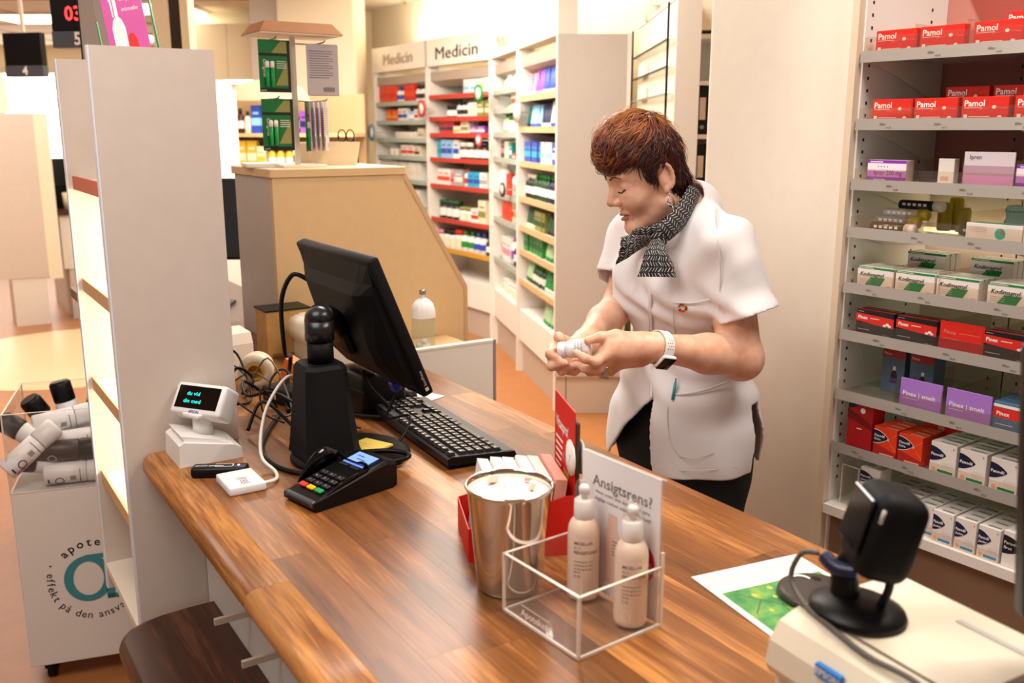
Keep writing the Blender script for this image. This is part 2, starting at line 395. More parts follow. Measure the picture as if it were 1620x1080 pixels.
# staves: rows run along the counter, rounded front strip on the customer edge
rows = 12; rw = .826 / rows
def stave(x0, x1, y0, y1):
    return MB().use(M_WOODC).box((0, 0, 0), (x1 - x0 - .0003, y1 - y0 - .00025, .04)).build('stave', ct)
for r in range(rows):
    y0, y1 = r * rw, (r + 1) * rw
    if r == 0: continue
    x = -1.22 + random.uniform(-.35, 0) if y0 > .2 else 0.0
    xmin = -1.22 if y0 > .2 else .0
    while x < 2.35:
        L = random.choice((.38, .5, .62, .8)); a, b = max(x, xmin), min(x + L, 2.4)
        if b - a > .08:
            o = stave(a, b, y0, y1); o.location = ((a + b) / 2, (y0 + y1) / 2, CZT - .02)
        x += L
# front strip with a bullnose and a rounded far corner
prof = [(rw, .91)] + [(.018 - .018 * math.sin(t), .93 - .02 * math.cos(t)) for t in np.linspace(0, math.pi, 9)] + [(.0182, .95), (.0225, .95), (rw - .0005, .95), (rw, .95)]
x = 0.0
while x < 2.35:
    L = random.choice((.5, .7, .9)); b = min(x + L, 2.4)
    if x == 0:
        m2 = MB().use(M_WOODC); n = len(prof); vs = []; fs = []
        st = [(0.0, .028), (.004, .015), (.012, .006), (.022, .001), (.035, 0), (b, 0)]
        for xx, ins in st:
            for (yy, zz) in prof: vs.append((xx - b / 2, (max(yy, ins) if yy < rw else yy), zz))
        for i in range(len(st) - 1):
            for k in range(n):
                k2 = (k + 1) % n; fs.append((i * n + k, i * n + k2, (i + 1) * n + k2, (i + 1) * n + k))
        fs.append(tuple(range(n))[::-1]); fs.append(tuple((len(st) - 1) * n + k for k in range(n)))
        m2.add(vs, fs, None, True); o = m2.build('front_stave', ct); o.location = (b / 2, 0, 0)
    else:
        o = MB().use(M_WOODC).prism(prof, -(b - x) / 2 + .0003, (b - x) / 2, 'x', None, True).build('front_stave', ct); o.location = ((b + x) / 2, 0, 0)
    x += L
# bag shelf in front of the counter
mb = MB().use(M_WOODD)
bs = [(.045, .1175)]
n = 8
for t in range(n + 1):
    q = math.pi / 2 * t / n; bs.append((.045 + .075 - .075 * math.sin(q + 0) if False else .045 + .06 * (1 - math.cos(q)), -.05 - .06 * math.sin(q) if False else (.1175 - .03) - (.1175 - .03 + .03) * 0 - .118 * (t / n)))
bsp = [(.03, .1175), (.03, .06), (.034, .01), (.045, -.035), (.062, -.062), (.085, -.08), (.115, -.09), (1.5, -.09), (1.5, .1175)]
lo = [(x, y) for x, y in bsp]
def inset(p, d): return [(x + (d if x < .1 else 0), y + (d if y < 0 else 0)) for x, y in p]
rings = [(inset(lo, .012), .565), (inset(lo, .004), .569), (lo, .578), (lo, .597), (inset(lo, .004), .606), (inset(lo, .012), .61)]
vs = []; fs = []; nn = len(lo)
for ring, z in rings: vs += [(x, y, z) for x, y in ring]
for i in range(len(rings) - 1):
    for k in range(nn):
        k2 = (k + 1) % nn; fs.append((i * nn + k2, i * nn + k, (i + 1) * nn + k, (i + 1) * nn + k2))
mb.add(vs, fs, None, True); mb.add([(x, y, .61) for x, y in rings[-1][0]], [tuple(range(nn))], None, False); mb.add([(x, y, .565) for x, y in rings[0][0]], [tuple(range(nn))[::-1]], None, False)
o = mb.build('bag_shelf', None, W(0, 0, 0), CROT); tag(o, 'dark brown rounded wooden bag shelf fixed low on the counter front', 'shelf')

# ================================================================ lit display unit at the counter's end
du = thing('display_unit', 'tall slim beige display unit with lit shelves at the counter end', 'display unit', W(0, 0, 0), CROT)
def side_panel(u0, u1, nm):
    m2 = MB().use(M_LAM).b2((u0, -.024, .48 if nm == 'far_side_panel' else 0), (u1, .206, 1.755))
    o = m2.build(nm, du); MB().use(M_LAMEDGE).b2((u0, -.0275, .48 if nm == 'far_side_panel' else 0), (u1, -.0242, 1.755)).build('edging', o)
side_panel(-.022, -.001, 'side_panel'); side_panel(-.44, -.418, 'far_side_panel')
MB().use(M_OFF).b2((-.418, .19, .48), (-.022, .205, 1.755)).build('back_panel', du)
for i, z in enumerate((1.495, 1.26, 1.022, .787, .553)):
    o = MB().use(M_OFF).b2((-.417, -.01 if i < 4 else -.026, z - .022), (-.023, .189, z - .004)).build('shelf', du)
    MB().use(mat('salmon_price_strip', '#d9745c', .5) if i == 0 else mat('oak_price_strip', '#dcb184', .5)).b2((-.416, -.016, z - .026), (-.024, -.0105, z + .004)).build('price_strip', o) if i < 4 else None
for z in (1.232, .995, .76): MB().use(mat('light_tube', '#fff6e4', .4, emit=110)).b2((-.40, .175, z + .232), (-.04, .187, z + .238)).build('light_tube', du)
# products on its shelves
def pump_bottle(parent, r, h, body, pump, seg=24, neck=.55, over=True):
    m = MB().use(body); hb = h * .70
    m.lathe([(r * .86, 0), (r * .97, .003), (r, .01), (r, hb * .80), (r * .97, hb * .87), (r * .85, hb * .94), (r * .62, hb * .99), (r * .5, hb)], seg)
    m.build('bottle_body', parent)
    m = MB().use(pump); m.lathe([(r * .58, hb), (r * .6, hb + .002), (r * .58, h * .84), (r * .42, h * .86)], seg); m.build('collar', parent)
    m = MB().use(pump); m.lathe([(r * .22, h * .85), (r * .22, h * .9), (r * .33, h * .905), (r * .36, h * .97), (r * .25, h)], 16); m.b2((-r * .1, -r * .95, h * .93), (r * .1, 0, h * .98), None, .001); m.build('pump_head', parent)
for i, (uu, ww) in enumerate(((-.10, .045), (-.20, .05))):
    t = thing('pump_bottle', 'white pump bottle on the lit top shelf of the display unit, ' + ('near the front panel' if i == 0 else 'behind the first one'), 'bottle', W(uu, ww, 1.492), CROT, 'white bottles in the display unit')
    pump_bottle(t, .03, .17, M_WPLA, M_WPLA)
for i, (z, k) in enumerate(((.553, 0), (.787, 1), (.787, 2))):
    t = thing('potted_sprig', ['green sprig in a small pot on the lowest lit shelf', 'green sprig in a small pot on the lit shelf above the lowest', 'second green sprig on the shelf above the lowest, further in'][i], 'plant', W(-.10 - .1 * (i == 2), .05, z - .004), CROT, 'green sprigs in the display unit')
    MB().use(M_WPLA).lathe([(.018, 0), (.024, .04), (.021, .04), (.016, .005)], 14).build('pot', t)
    lf = MB().use(mat('leaf_green', '#6fa53a', .5))
    for q in range(9):
        a = q * 2.4; e = .5 + .12 * (q % 4); d = Vector((math.cos(a) * math.cos(e), math.sin(a) * math.cos(e), math.sin(e))); c_ = Vector((0, 0, .04)); s_ = d.cross(Vector((0, 0, 1))).normalized() * .008
        p1 = c_ + d * .03; p2 = c_ + d * .06
        lf.add([c_, p1 + s_ + Vector((0, 0, .002)), p2, p1 - s_ + Vector((0, 0, .002))], [(0, 1, 2, 3)], None, True)
    o = lf.build('leaves', t); o['kind'] = 'stuff'

# poster in a green frame on top of the display unit
ps = thing('leaflet_stand', 'pink advertising poster with a bottle picture in a green edged stand', 'poster', W(-.30, .09, 1.756), CROT)
ps.rotation_euler = (0, 0, R(4)); ps.location = W(-.18, .095, 1.756) 
LN = Matrix.Rotation(R(-10), 4, 'Y') @ Matrix.Rotation(R(-8), 4, 'X')
m = MB().use(mat('magenta_print', '#cf4f9d', .4)).b2((-.048, -.001, -.03), (.034, .001, .30), LN)
m.build('sheet', ps)
m = MB().use(M_PRINTW); YY = -.0016
m.text('Forkæl din hud', -.0125, .130, .0125, YY, LN, width=.044); m.text('Kit-Apotekets', -.0125, .108, .0135, YY, LN, width=.044); m.text('intimsæbe', -.009, .087, .0125, YY, LN, width=.034)
m.poly([(-.035, -.02), (-.008, -.02), (-.008, .055), (-.013, .072), (-.018, .078), (-.018, .12), (-.021, .126), (-.025, .12), (-.025, .078), (-.03, .072), (-.035, .055)], YY, LN)
m.poly([(-.030, .078), (-.027, .078), (-.027, .118), (-.034, .112), (-.031, .110)], YY, LN)
m.build('print', ps)
m = MB().use(M_RED); m.poly([(.001 + .011 * math.cos(t), .012 + .03 * math.sin(t)) for t in np.linspace(0, 6.1, 20)], -.0012, LN); m.build('red_mark', ps)
m = MB().use(mat('green_edge', '#0f7a3c', .3)); m.b2((.048, -.004, -.03), (.0515, .004, .30), LN); m.b2((-.0655, -.004, -.03), (-.063, .004, .075), LN); m.build('green_edging', ps)
m = MB().use(M_ACR); m.b2((-.063, .0015, -.03), (.048, .0035, .3), LN); m.build('clear_sheet', ps)
m = MB().use(M_WPLA); m.b2((-.05, -.02, 0), (.045, .02, .006)); m.build('foot', ps)

# ================================================================ beige partition of the next workstation
pt = thing('desk_partition', 'beige sloping desk partition between the two workstations', 'partition', W(0, 0, 0), CROT)
P0, P1, U0, U1 = .578, 1.222, -1.17, -.80
pol = [(P0, CZT), (P0, 1.462), (1.0, 1.462), (P1, 1.08), (P1, 0), (.83, 0), (.83, CZT)]
M_PART = mat('partition_laminate', '#d8b98c', .55, noise=.05, nscale=30)
MB().use(M_PART).prism(pol, U1 - .02, U1, 'x').build('front_panel', pt)
MB().use(mat('grey_side_panel', '#b9b2ab', .5, noise=.06, nscale=40)).b2((U0, P0, CZT), (U1 - .0205, P0 + .02, 1.462)).build('side_panel', pt)
MB().use(M_PART).b2((U0 - .01, P0 - .008, 1.4625), (U1 + .006, 1.012, 1.488), None, .002).build('top_board', pt)
sl = MB().use(mat('partition_edge', '#caa57c', .5)); sl.prism([(1.0, 1.462), (1.012, 1.47), (1.236, 1.085), (1.222, 1.08)], U0, U1 + .002, 'x'); sl.b2((U0, 1.2222, 0), (U1 + .002, 1.236, 1.083)); sl.build('edging', pt)
# low white end panel with the ledge behind it
lp = thing('low_side_panel', 'low white panel standing behind the far edge of the counter', 'panel', W(0, 0, 0), CROT)
MB().use(M_WHITE).b2((-.52, .832, 0), (-.50, 1.155, .955)).build('panel', lp)
MB().use(mat('pale_edging', '#e6ddd0', .45)).b2((-.522, .83, .9555), (-.498, 1.155, .963)).build('edging', lp)
MB().use(mat('grey_edging', '#8f8780', .45)).b2((-.522, 1.1555, 0), (-.498, 1.165, .963)).build('edging', lp)
MB().use(M_WOODL).b2((-.795, .832, .90), (-.523, 1.15, .925)).build('ledge', lp)
# glass jar with a ribbed white dome lid
jr = thing('domed_jar', 'small clear jar with ribbed white dome lid and metal knob by the partition', 'jar', W(-.64, .985, .9255), CROT)
MB().use(M_GLASS).lathe([(.034, 0), (.037, .004), (.037, .10), (.034, .103)], 28).build('glass', jr)
m = MB().use(M_WPLA); seg = 56; prf = [(.0385, .104), (.039, .112), (.037, .128), (.031, .145), (.021, .157), (.012, .163), (.006, .166), (.006, .176)]
vs = []; fs = []; n_ = len(prf)
for i in range(seg):
    a = 2 * math.pi * i / seg; k = 1 + .035 * math.cos(14 * a)
    for q, (r_, z_) in enumerate(prf):
        kk = k if 1 < q < 6 else 1; vs.append((r_ * kk * math.cos(a), r_ * kk * math.sin(a), z_))
for i in range(seg):
    j = (i + 1) % seg
    for q in range(n_ - 1): fs.append((i * n_ + q, j * n_ + q, j * n_ + q + 1, i * n_ + q + 1))
m.add(vs, fs, None, True); m.build('dome_lid', jr)
MB().use(M_STEEL).lathe([(.0085, .1755), (.0105, .178), (.0105, .188), (.008, .191)], 16).build('knob', jr)
m = MB().use(M_WPLA)
for a, b, c_ in ((.012, .006, .011), (-.014, .01, .011), (.002, -.016, .011), (-.012, -.012, .011), (.018, -.01, .012), (.0, .002, .026)):
    m.lathe([(.0004, -.01), (.007, -.008), (.010, 0), (.007, .008), (.0004, .01)], 10, Matrix.Translation((a, b, c_)))
o = m.build('cotton_balls', jr); o['kind'] = 'stuff'

# ================================================================ white dispenser bin on castors
ang = math.atan2(.055, .224)
db = thing('dispenser_bin', 'white square floor bin with teal round logo and clear open top', 'bin', W(-.905, -.19, 0), CROT - math.atan2(.055, .224) * 1.0)
db.rotation_euler = (0, 0, CROT + R(90) - ang)
# local X runs along the front face, Y away from the viewer
db.location = W(-.905, -.19, 0); BW, BD = .36, .36
Q = Matrix.Identity(4)
MB().use(M_WHITE).b2((0, 0, .06), (BW, BD, .6), None, .003).build('cabinet', db)
m = MB().use(M_ACR); t_ = .004
m.b2((0, 0, .602), (BW, t_, .832)); m.b2((0, BD - t_, .602), (BW, BD, .832)); m.b2((0, t_, .602), (t_, BD - t_, .832)); m.b2((BW - t_, t_, .602), (BW, BD - t_, .832)); m.build('clear_bin', db)
m = MB().use(M_ACRE)
for a, b in (((0, -.0005, .8322), (BW, t_, .8335)), ((0, BD - t_, .8322), (BW, BD, .8335)), ((-.0005, 0, .8322), (t_, BD, .8335)), ((BW - t_, 0, .8322), (BW, BD, .8335)), ((-.0008, -.0008, .602), (.003, .003, .832)), ((-.0008, BD - .003, .602), (.003, BD + .0005, .832)), ((0, -.0008, .6), (BW, .003, .6035))): MB().use(M_ACRE).b2(a, b).build('polished_edge', db)
MB().use(M_LGREY).b2((.005, .005, .6004), (BW - .005, BD - .005, .6015)).build('bin_floor', db)
for cx, cy in ((.05, .05), (BW - .05, .05), (.05, BD - .05), (BW - .05, BD - .05)):
    m = MB().use(M_BLACK); m.cyl((cx - .012, cy, .025), (cx + .012, cy, .025), .025, None, 16); m.b2((cx - .02, cy - .012, .03), (cx + .02, cy + .012, .0595)); m.build('castor', db)
# round logo: letter a with the words round it
m = MB().use(M_TEAL); lx, lz = .195, .318
m.poly([(lx - .002 + x, lz + z) for x, z in []] or [(0, 0), (0, 0), (0, 0)], 0) if False else None
ring = lambda cx, cz, ro_, ri_, wx: ([(cx + ro_ * wx * math.cos(t), cz + ro_ * math.sin(t)) for t in np.linspace(0, 2 * math.pi, 33)], [(cx + ri_ * wx * math.cos(t), cz + ri_ * math.sin(t)) for t in np.linspace(0, 2 * math.pi, 33)])
def ringface(mb, cx, cz, ro_, ri_, wx, wxi, y, M=None):
    vs = []; fs = []
    for i in range(33):
        t = 2 * math.pi * i / 32; vs += [(cx + ro_ * wx * math.cos(t), y, cz + ro_ * math.sin(t)), (cx + ri_ * wxi * math.cos(t), y, cz + ri_ * math.sin(t))]
    for i in range(32): fs.append((2 * i, 2 * i + 1, 2 * i + 3, 2 * i + 2))
    mb.add(vs, [tuple(reversed(f)) for f in fs], M, False)
ringface(m, lx - .016, lz, .072, .053, .92, .78, -.0012)
m.rect(lx + .030, lz - .071, lx + .052, lz + .04, -.0012); m.rect(lx + .030, lz - .071, lx + .066, lz - .057, -.0012)
m.poly([(lx - .04, lz + .060), (lx + .03, lz + .060), (lx + .03, lz + .02), (lx + .052, lz + .02), (lx + .052, lz + .074), (lx - .02, lz + .074)], -.0013)
m.build('logo', db)
m = MB().use(M_PRINTK); word = 'apotekets'; rad = .086
def arc_text(mb, s_, a0, a1, rad, size, flip=False, bold=0):
    ws = [max(.18, text_geo(ch, 0)[3] - text_geo(ch, 0)[2]) + .13 if ch != ' ' else .42 for ch in s_]; tot = sum(ws); pos = 0
    for ch, w_ in zip(s_, ws):
        f_ = (pos + w_ / 2) / tot; pos += w_; a = a0 + (a1 - a0) * f_
        if ch == ' ': continue
        up = a if not flip else a + math.pi
        M = Matrix.Translation((lx + rad * math.cos(a), -.0012, lz + rad * math.sin(a))) @ Matrix.Rotation(-(up - math.pi / 2), 4, 'Y')
        mb.text(ch, 0, -size * .3, size, 0, M, 'c', bold=bold)
arc_text(m, word, R(138), R(28), .112, .036, bold=.012)
arc_text(m, 'effekt på den ansvarlige måde', R(165), R(385), .118, .032, flip=True)
m.rect(lx - .116, lz + .05, lx - .111, lz + .055, -.0012)
m.build('lettering', db)
# roll-on bottles lying in the bin
def rollon(kind):
    t = thing('roll_on_bottle', '', 'bottle', (0, 0, 0), 0, 'roll-on bottles in the clear bin')
    r_ = .031; L_ = .178
    body = M_WPLA if kind != 'dark' else mat('dark_brown_plastic', '#2a1c19', .4); cap = M_BLACK if kind != 'white' else M_WPLA
    MB().use(body).lathe([(.026, 0), (r_, .004), (r_, L_ * .62), (.027, L_ * .64)], 20).build('bottle_body', t)
    MB().use(cap).lathe([(.030, L_ * .645), (.0315, L_ * .66), (.0315, L_ * .95), (.026, L_)], 20).build('cap', t)
    m = MB().use(mat('purple_print', '#5a2560', .5)); rr = r_ + .0006
    def wrap(x0, x1, z0, z1, mm):
        m.use(mm); vs = []; 
        for i in range(7):
            a = x0 + (x1 - x0) * i / 6; vs += [(rr * math.cos(a), rr * math.sin(a), z0), (rr * math.cos(a), rr * math.sin(a), z1)]
        m.add(vs, [(2 * i, 2 * i + 2, 2 * i + 3, 2 * i + 1) for i in range(6)], None, True)
    wrap(-.75, -.2, .011, .016, MATS['purple_print']); wrap(-1.5, .8, .096, .098, M_PRINTK)
    if kind != 'dark': wrap(-.1, .55, .014, .042, mat('lilac_print', '#b79cc0', .5))
    # letter a
    for k in range(16):
        a0 = 2 * math.pi * k / 16; a1 = 2 * math.pi * (k + 1) / 16
        q = [(-.45 + .40 * math.cos(t) * s1, .042 + .0125 * math.sin(t) * s1) for t, s1 in ((a0, 1), (a1, 1), (a1, .78), (a0, .78))]
        m.use(MATS['purple_print'] if kind != 'dark' else M_LGREY); m.add([((rr + .0003) * math.cos(a), (rr + .0003) * math.sin(a), z) for a, z in q], [(0, 1, 2, 3)], None, True)
    wrap(-.04, .06, .028, .058, MATS['purple_print'] if kind != 'dark' else M_LGREY)
    if kind == 'dark': wrap(-.2, .1, .066, .071, M_RED)
    for k in range(7): wrap(-.9 + k * .07, -.87 + k * .07, .070, .086, M_PRINTK)
    m.build('print', t)
    return t
protos = {k: rollon(k) for k in ('black', 'white', 'dark')}
used = set()
dm = Matrix.Translation(db.location) @ Matrix.Rotation(db.rotation_euler[2], 4, 'Z')
rolls = [('white', .175, .045, .033, 90, 0, 0, 'white bottle lying flat on the bin floor at the front'), ('dark', .160, .062, .095, 90, -3, 3, 'dark brown labelled bottle with white cap lying across the others at the front'),
 ('white', .18, .118, .036, 90, 2, -2, 'white bottle lying under the dark brown one'), ('black', .085, .075, .060, 75, 195, 0, 'white bottle with black cap pointing down at the front corner'),
 ('white', .060, .045, .115, 55, 25, -55, 'white bottle with a purple letter leaning steeply at the front corner'), ('black', .045, .13, .130, 60, 160, 0, 'black capped bottle tipped against the side wall of the bin'),
 ('white', .19, .135, .105, 88, 8, 0, 'white bottle lying across the middle of the heap'), ('white', .14, .17, .160, 84, 15, 0, 'white bottle with barcode lying towards the back'),
 ('black', .135, .28, .16, 12, 160, 0, 'bottle standing upright with black cap at the back'), ('black', .075, .27, .13, 30, 200, 0, 'bottle with black cap leaning at the back corner'),
 ('black', .205, .29, .13, 22, -30, 0, 'bottle with round black cap beside the upright one'), ('black', .275, .21, .13, 155, 20, 0, 'upended bottle with its black cap down by the display unit'),
 ('white', .10, .21, .085, 75, 130, 0, 'white bottle half buried in the middle of the heap'), ('white', .25, .21, .036, 88, -60, 0, 'white bottle with dark letter lying near the display unit')]
for kind, x, y, z, tilt, yaw, ro_, lab in rolls:
    if kind not in used: b_ = protos[kind]; used.add(kind)
    else: b_ = copy_tree(protos[kind])
    b_['label'] = lab
    Mx = dm @ Matrix.Translation((x, y, .6015 + z)) @ Matrix.Rotation(R(yaw), 4, 'Z') @ Matrix.Rotation(R(tilt), 4, 'Y') @ Matrix.Rotation(R(-35 if tilt > 60 else ro_), 4, 'Z') @ Matrix.Translation((0, 0, -.089))
    b_.matrix_world = Mx
# ================================================================ things on the counter
def cthing(name, label, cat, u, w, z=CZT, rz=0, group=None): return thing(name, label, cat, W(u, w, z + .0003), CROT + R(rz), group)
# ---- black POS monitor seen from behind, on its stand
mo = cthing('pos_monitor', 'black tilted till monitor seen from behind on a column stand', 'monitor', .0685, .48)
MZ = 1.211 - CZT; TB = Matrix.Translation((0, 0, MZ)) @ Matrix.Rotation(math.atan2(.119, .294), 4, 'X')
# local x along the screen, local z up the screen, -y towards the customer (its back)
hw, hh = .2015, .1585
m = MB().use(M_BLACKM); m.b2((-hw, -.022, -hh), (hw, .004, hh), TB, .006, 2); m.build('bezel', mo)
m = MB().use(mat('screen_glow', '#3b3f4a', .15)); m.b2((-hw + .02, .0042, -hh + .03), (hw - .02, .0055, hh - .02), TB); m.build('screen', mo)
prof = [(-.022, hh - .012), (-.036, hh - .05), (-.055, hh - .07), (-.066, -.02), (-.066, -.07), (-.045, -.125), (-.022, -hh + .012)]
def shell(k): return [(y, z) for y, z in prof]
vs = []; fs = []; st = ((-hw + .012, .35), (-hw + .05, .8), (-hw + .075, 1), (hw - .075, 1), (hw - .05, .8), (hw - .012, .35))
for x, k in st:
    for y, z in prof: vs.append((x, -.022 + (y + .022) * k, z))
n_ = len(prof)
for i in range(len(st) - 1):
    for q in range(n_ - 1): fs.append((i * n_ + q, i * n_ + q + 1, (i + 1) * n_ + q + 1, (i + 1) * n_ + q))
fs.append(tuple(range(n_))[::-1]); fs.append(tuple((len(st) - 1) * n_ + q for q in range(n_)))
m = MB().use(M_BLACKM); m.add(vs, [tuple(reversed(f)) for f in fs], TB, False); m.build('back_shell', mo)
m = MB().use(M_DGREY)
for k in range(9): m.b2((-.12 + k * .012, -.0672, -.005), (-.114 + k * .012, -.066, .03), TB)
o = m.build('vent_slots', mo)
m = MB().use(M_LGREY); m.text('IBM', .015, -.035, .022, -.0668, TB, 'c', bold=.03); m.build('lettering', mo)
m = MB().use(M_LGREY)
LM = TB @ Matrix.Translation((hw + .0008, -.009, -hh + .012)) @ Matrix.Rotation(R(90), 4, 'Z') @ Matrix.Rotation(R(-90), 4, 'Y')
m.text('SurePoint', .012, -.003, .009, 0, LM); m.rect(.0, -.004, .008, .004, 0, LM); m.build('edge_lettering', mo)
m = MB().use(mat('blue_plug', '#1c2fc0', .4)); m.b2((.075, -.042, -hh - .004), (.1, -.024, -hh + .02), TB, .003); m.build('blue_plug', mo)
# stand: slanted tower, column, arm and round base
CU, CW_ = .222 - .0685, .312 - .48
tp = MB().use(M_BLACKM)
def ringz(z, x0, x1, y0, y1, c_): return [(x0 + c_, y0, z), (x1 - c_, y0, z), (x1, y0 + c_, z), (x1, y1 - c_, z), (x1 - c_, y1, z), (x0 + c_, y1, z), (x0, y1 - c_, z), (x0, y0 + c_, z)]
rg = [ringz(.014, CU - .072, CU + .068, CW_ - .055, CW_ + .065, .02), ringz(.03, CU - .07, CU + .064, CW_ - .052, CW_ + .06, .02), ringz(.192, CU - .052, CU + .042, CW_ - .04, CW_ + .045, .014), ringz(.2, CU - .048, CU + .038, CW_ - .036, CW_ + .04, .014)]
vs = sum(rg, []); fs = [tuple(range(8))[::-1], tuple(24 + k for k in range(8))]
for i in range(3):
    for k in range(8): fs.append((i * 8 + k, i * 8 + (k + 1) % 8, (i + 1) * 8 + (k + 1) % 8, (i + 1) * 8 + k))
tp.add(vs, fs, None, False); tp.build('tower', mo)
m = MB().use(M_BLACKM); E_ = Matrix.Translation((CU + .01, CW_ + .055, 0)); m.lathe([(.117, 0), (.122, .003), (.12, .008), (.105, .0138), (.0, .0139)], 40, E_); m.build('base_plate', mo)
m = MB().use(M_BLACKM); m.cyl((CU - .005, CW_ + .005, .2), (CU - .005, CW_ + .005, .245), .026, None, 24); m.build('column', mo)
m = MB().use(mat('satin_black', '#15171b', .3)); m.cyl((CU - .005, CW_ + .005, .245), (CU - .005, CW_ + .005, .285), .029, None, 24); m.lathe([(.029, 0), (.027, .012), (.02, .022), (.008, .027), (0.0, .028)], 24, Matrix.Translation((CU - .005, CW_ + .005, .285))); m.build('collar', mo)
m = MB().use(M_BLACK); p0 = Vector((CU - .01, CW_ + .01, .292)); p1 = TB @ Vector((-.0, -.064, -.02)); m.tube([p0, p0.lerp(p1, .5) + Vector((0, 0, .012)), p1], lambda t: .026 - .004 * t, 12); m.box((0, 0, 0), (.09, .02, .075), TB @ Matrix.Translation((0, -.072, -.02)), .006, 2); m.build('arm', mo)
m = MB().use(mat('chrome_lever', '#7d8086', .3, metal=1)); m.tube([p0 + Vector((0, -.018, .012)), p0.lerp(p1, .45) + Vector((0, -.02, .038))], .005, 6, None, 2); m.build('lever', mo)
# ---- sticky note on the base
sn = cthing('sticky_note', 'yellow sticky note pad lying on the monitor base', 'note', .246, .398, CZT + .0146, 24)
MB().use(mat('sticky_yellow', '#e6cc62', .7)).b2((-.037, -.037, 0), (.037, .037, .004)).build('pad', sn)
m = MB().use(mat('pencil_mark', '#b79c3c', .7))
for k in range(3): m.b2((-.028, -.02 + k * .013, .0041), (.02 - k * .008, -.0192 + k * .013, .0043))
m.build('writing', sn)
# ---- keyboard
def keyboard(t, full=True):
    L_, D_ = .455, .155
    m = MB().use(M_BLACK); m.prism([(-D_ / 2, .004), (-D_ / 2 + .006, .017), (D_ / 2 - .01, .026), (D_ / 2, .022), (D_ / 2, .008)], -L_ / 2, L_ / 2, 'x'); m.b2((-L_ / 2 + .01, -D_ / 2 + .02, 0), (L_ / 2 - .01, -D_ / 2 + .03, .006)); m.b2((-L_ / 2 + .01, D_ / 2 - .03, 0), (L_ / 2 - .01, D_ / 2 - .02, .01)); m.build('case', t)
    m = MB().use(M_DGREY); SL = Matrix.Translation((0, 0, .0175)) @ Matrix.Rotation(math.atan2(.009, .142), 4, 'X')
    m.b2((-L_ / 2 + .004, -D_ / 2 + .007, -.001), (L_ / 2 - .004, -D_ / 2 + .03, .0048), SL); m.build('palm_strip', t)
    kp = .0192; km = {}
    def key(x, y, w_, d_=.0165):
        k_ = (round(w_, 4), round(d_, 4))
        if k_ not in km:
            q = MB().use(mat('key_plastic', '#19191b', .32)); a, b = w_ / 2, d_ / 2; i_ = .0022
            q.add([(-a, -b, 0), (a, -b, 0), (a, b, 0), (-a, b, 0), (-a + i_, -b + i_, .006), (a - i_, -b + i_, .006), (a - i_, b - i_, .006), (-a + i_, b - i_, .006)], [(4, 5, 6, 7), (0, 1, 5, 4), (1, 2, 6, 5), (2, 3, 7, 6), (3, 0, 4, 7)])
            q.use(mat('key_legend', '#cfcfcf', .5)); q.rect(-.0035, 0, .001, .0, 0) if False else q.add([(-a + .005, .001, .0062), (-a + .0085, .001, .0062), (-a + .0085, .005, .0062), (-a + .005, .005, .0062)], [(0, 1, 2, 3)])
            km[k_] = q.mesh('key')
        o = bpy.data.objects.new('key', km[k_]); COL.objects.link(o); o.parent = t
        p = SL @ Vector((x, y, .0045)); o.location = p; o.rotation_euler = (math.atan2(.009, .142), 0, 0)
    x0 = -L_ / 2 + .017; yb = -D_ / 2 + .041
    for r in range(5):
        y = yb + r * kp; x = x0 - .008
        widths = {0: [1.4, 1.2, 1.2, 5.6, 1.2, 1.2, 1.2, 1.6], 1: [1.3] + [1] * 11 + [2.3], 2: [1.7] + [1] * 11 + [1.9], 3: [1.5] + [1] * 12 + [1.1], 4: [1] * 13 + [1.6]}[r]
        for w_ in widths: key(x + w_ * kp / 2, y, w_ * kp - .0026); x += w_ * kp
        if r in (0,):
            for i in range(3): key(x0 + 15.15 * kp + i * kp, y, kp - .0026)
        if r == 1: key(x0 + 16.15 * kp, y, kp - .0026)
        if r in (3, 4):
            for i in range(3): key(x0 + 15.15 * kp + i * kp, y, kp - .0026)
        for i in range(4):
            if r == 0 and i == 1: continue
            key(x0 + (18.6 + i + (-.5 if r == 0 and i == 0 else 0)) * kp, y, (2 if r == 0 and i == 0 else 1) * kp - .0026)
    for i in range(13): key(x0 + (i + (i > 0) * .5 + (i > 4) * .4 + (i > 8) * .4) * kp, yb + 5.35 * kp - .002, kp - .0026, .0135)
    m = MB().use(mat('key_strip', '#333438', .35)); m.b2((x0 + 14.6 * kp, yb + 5.0 * kp - .004, .0045), (L_ / 2 - .012, yb + 5.8 * kp - .006, .0052), SL); m.build('light_strip', t)
kb = cthing('keyboard', 'black full-size keyboard lying along the staff edge of the counter', 'keyboard', .20, .583, CZT, -4)
keyboard(kb)
kb.rotation_euler = (0, 0, CROT + R(180) + R(-4))
kb2 = cthing('keyboard', 'black keyboard partly in view beside the ivory printer', 'keyboard', 1.60, .715, CZT, 176)
keyboard(kb2)
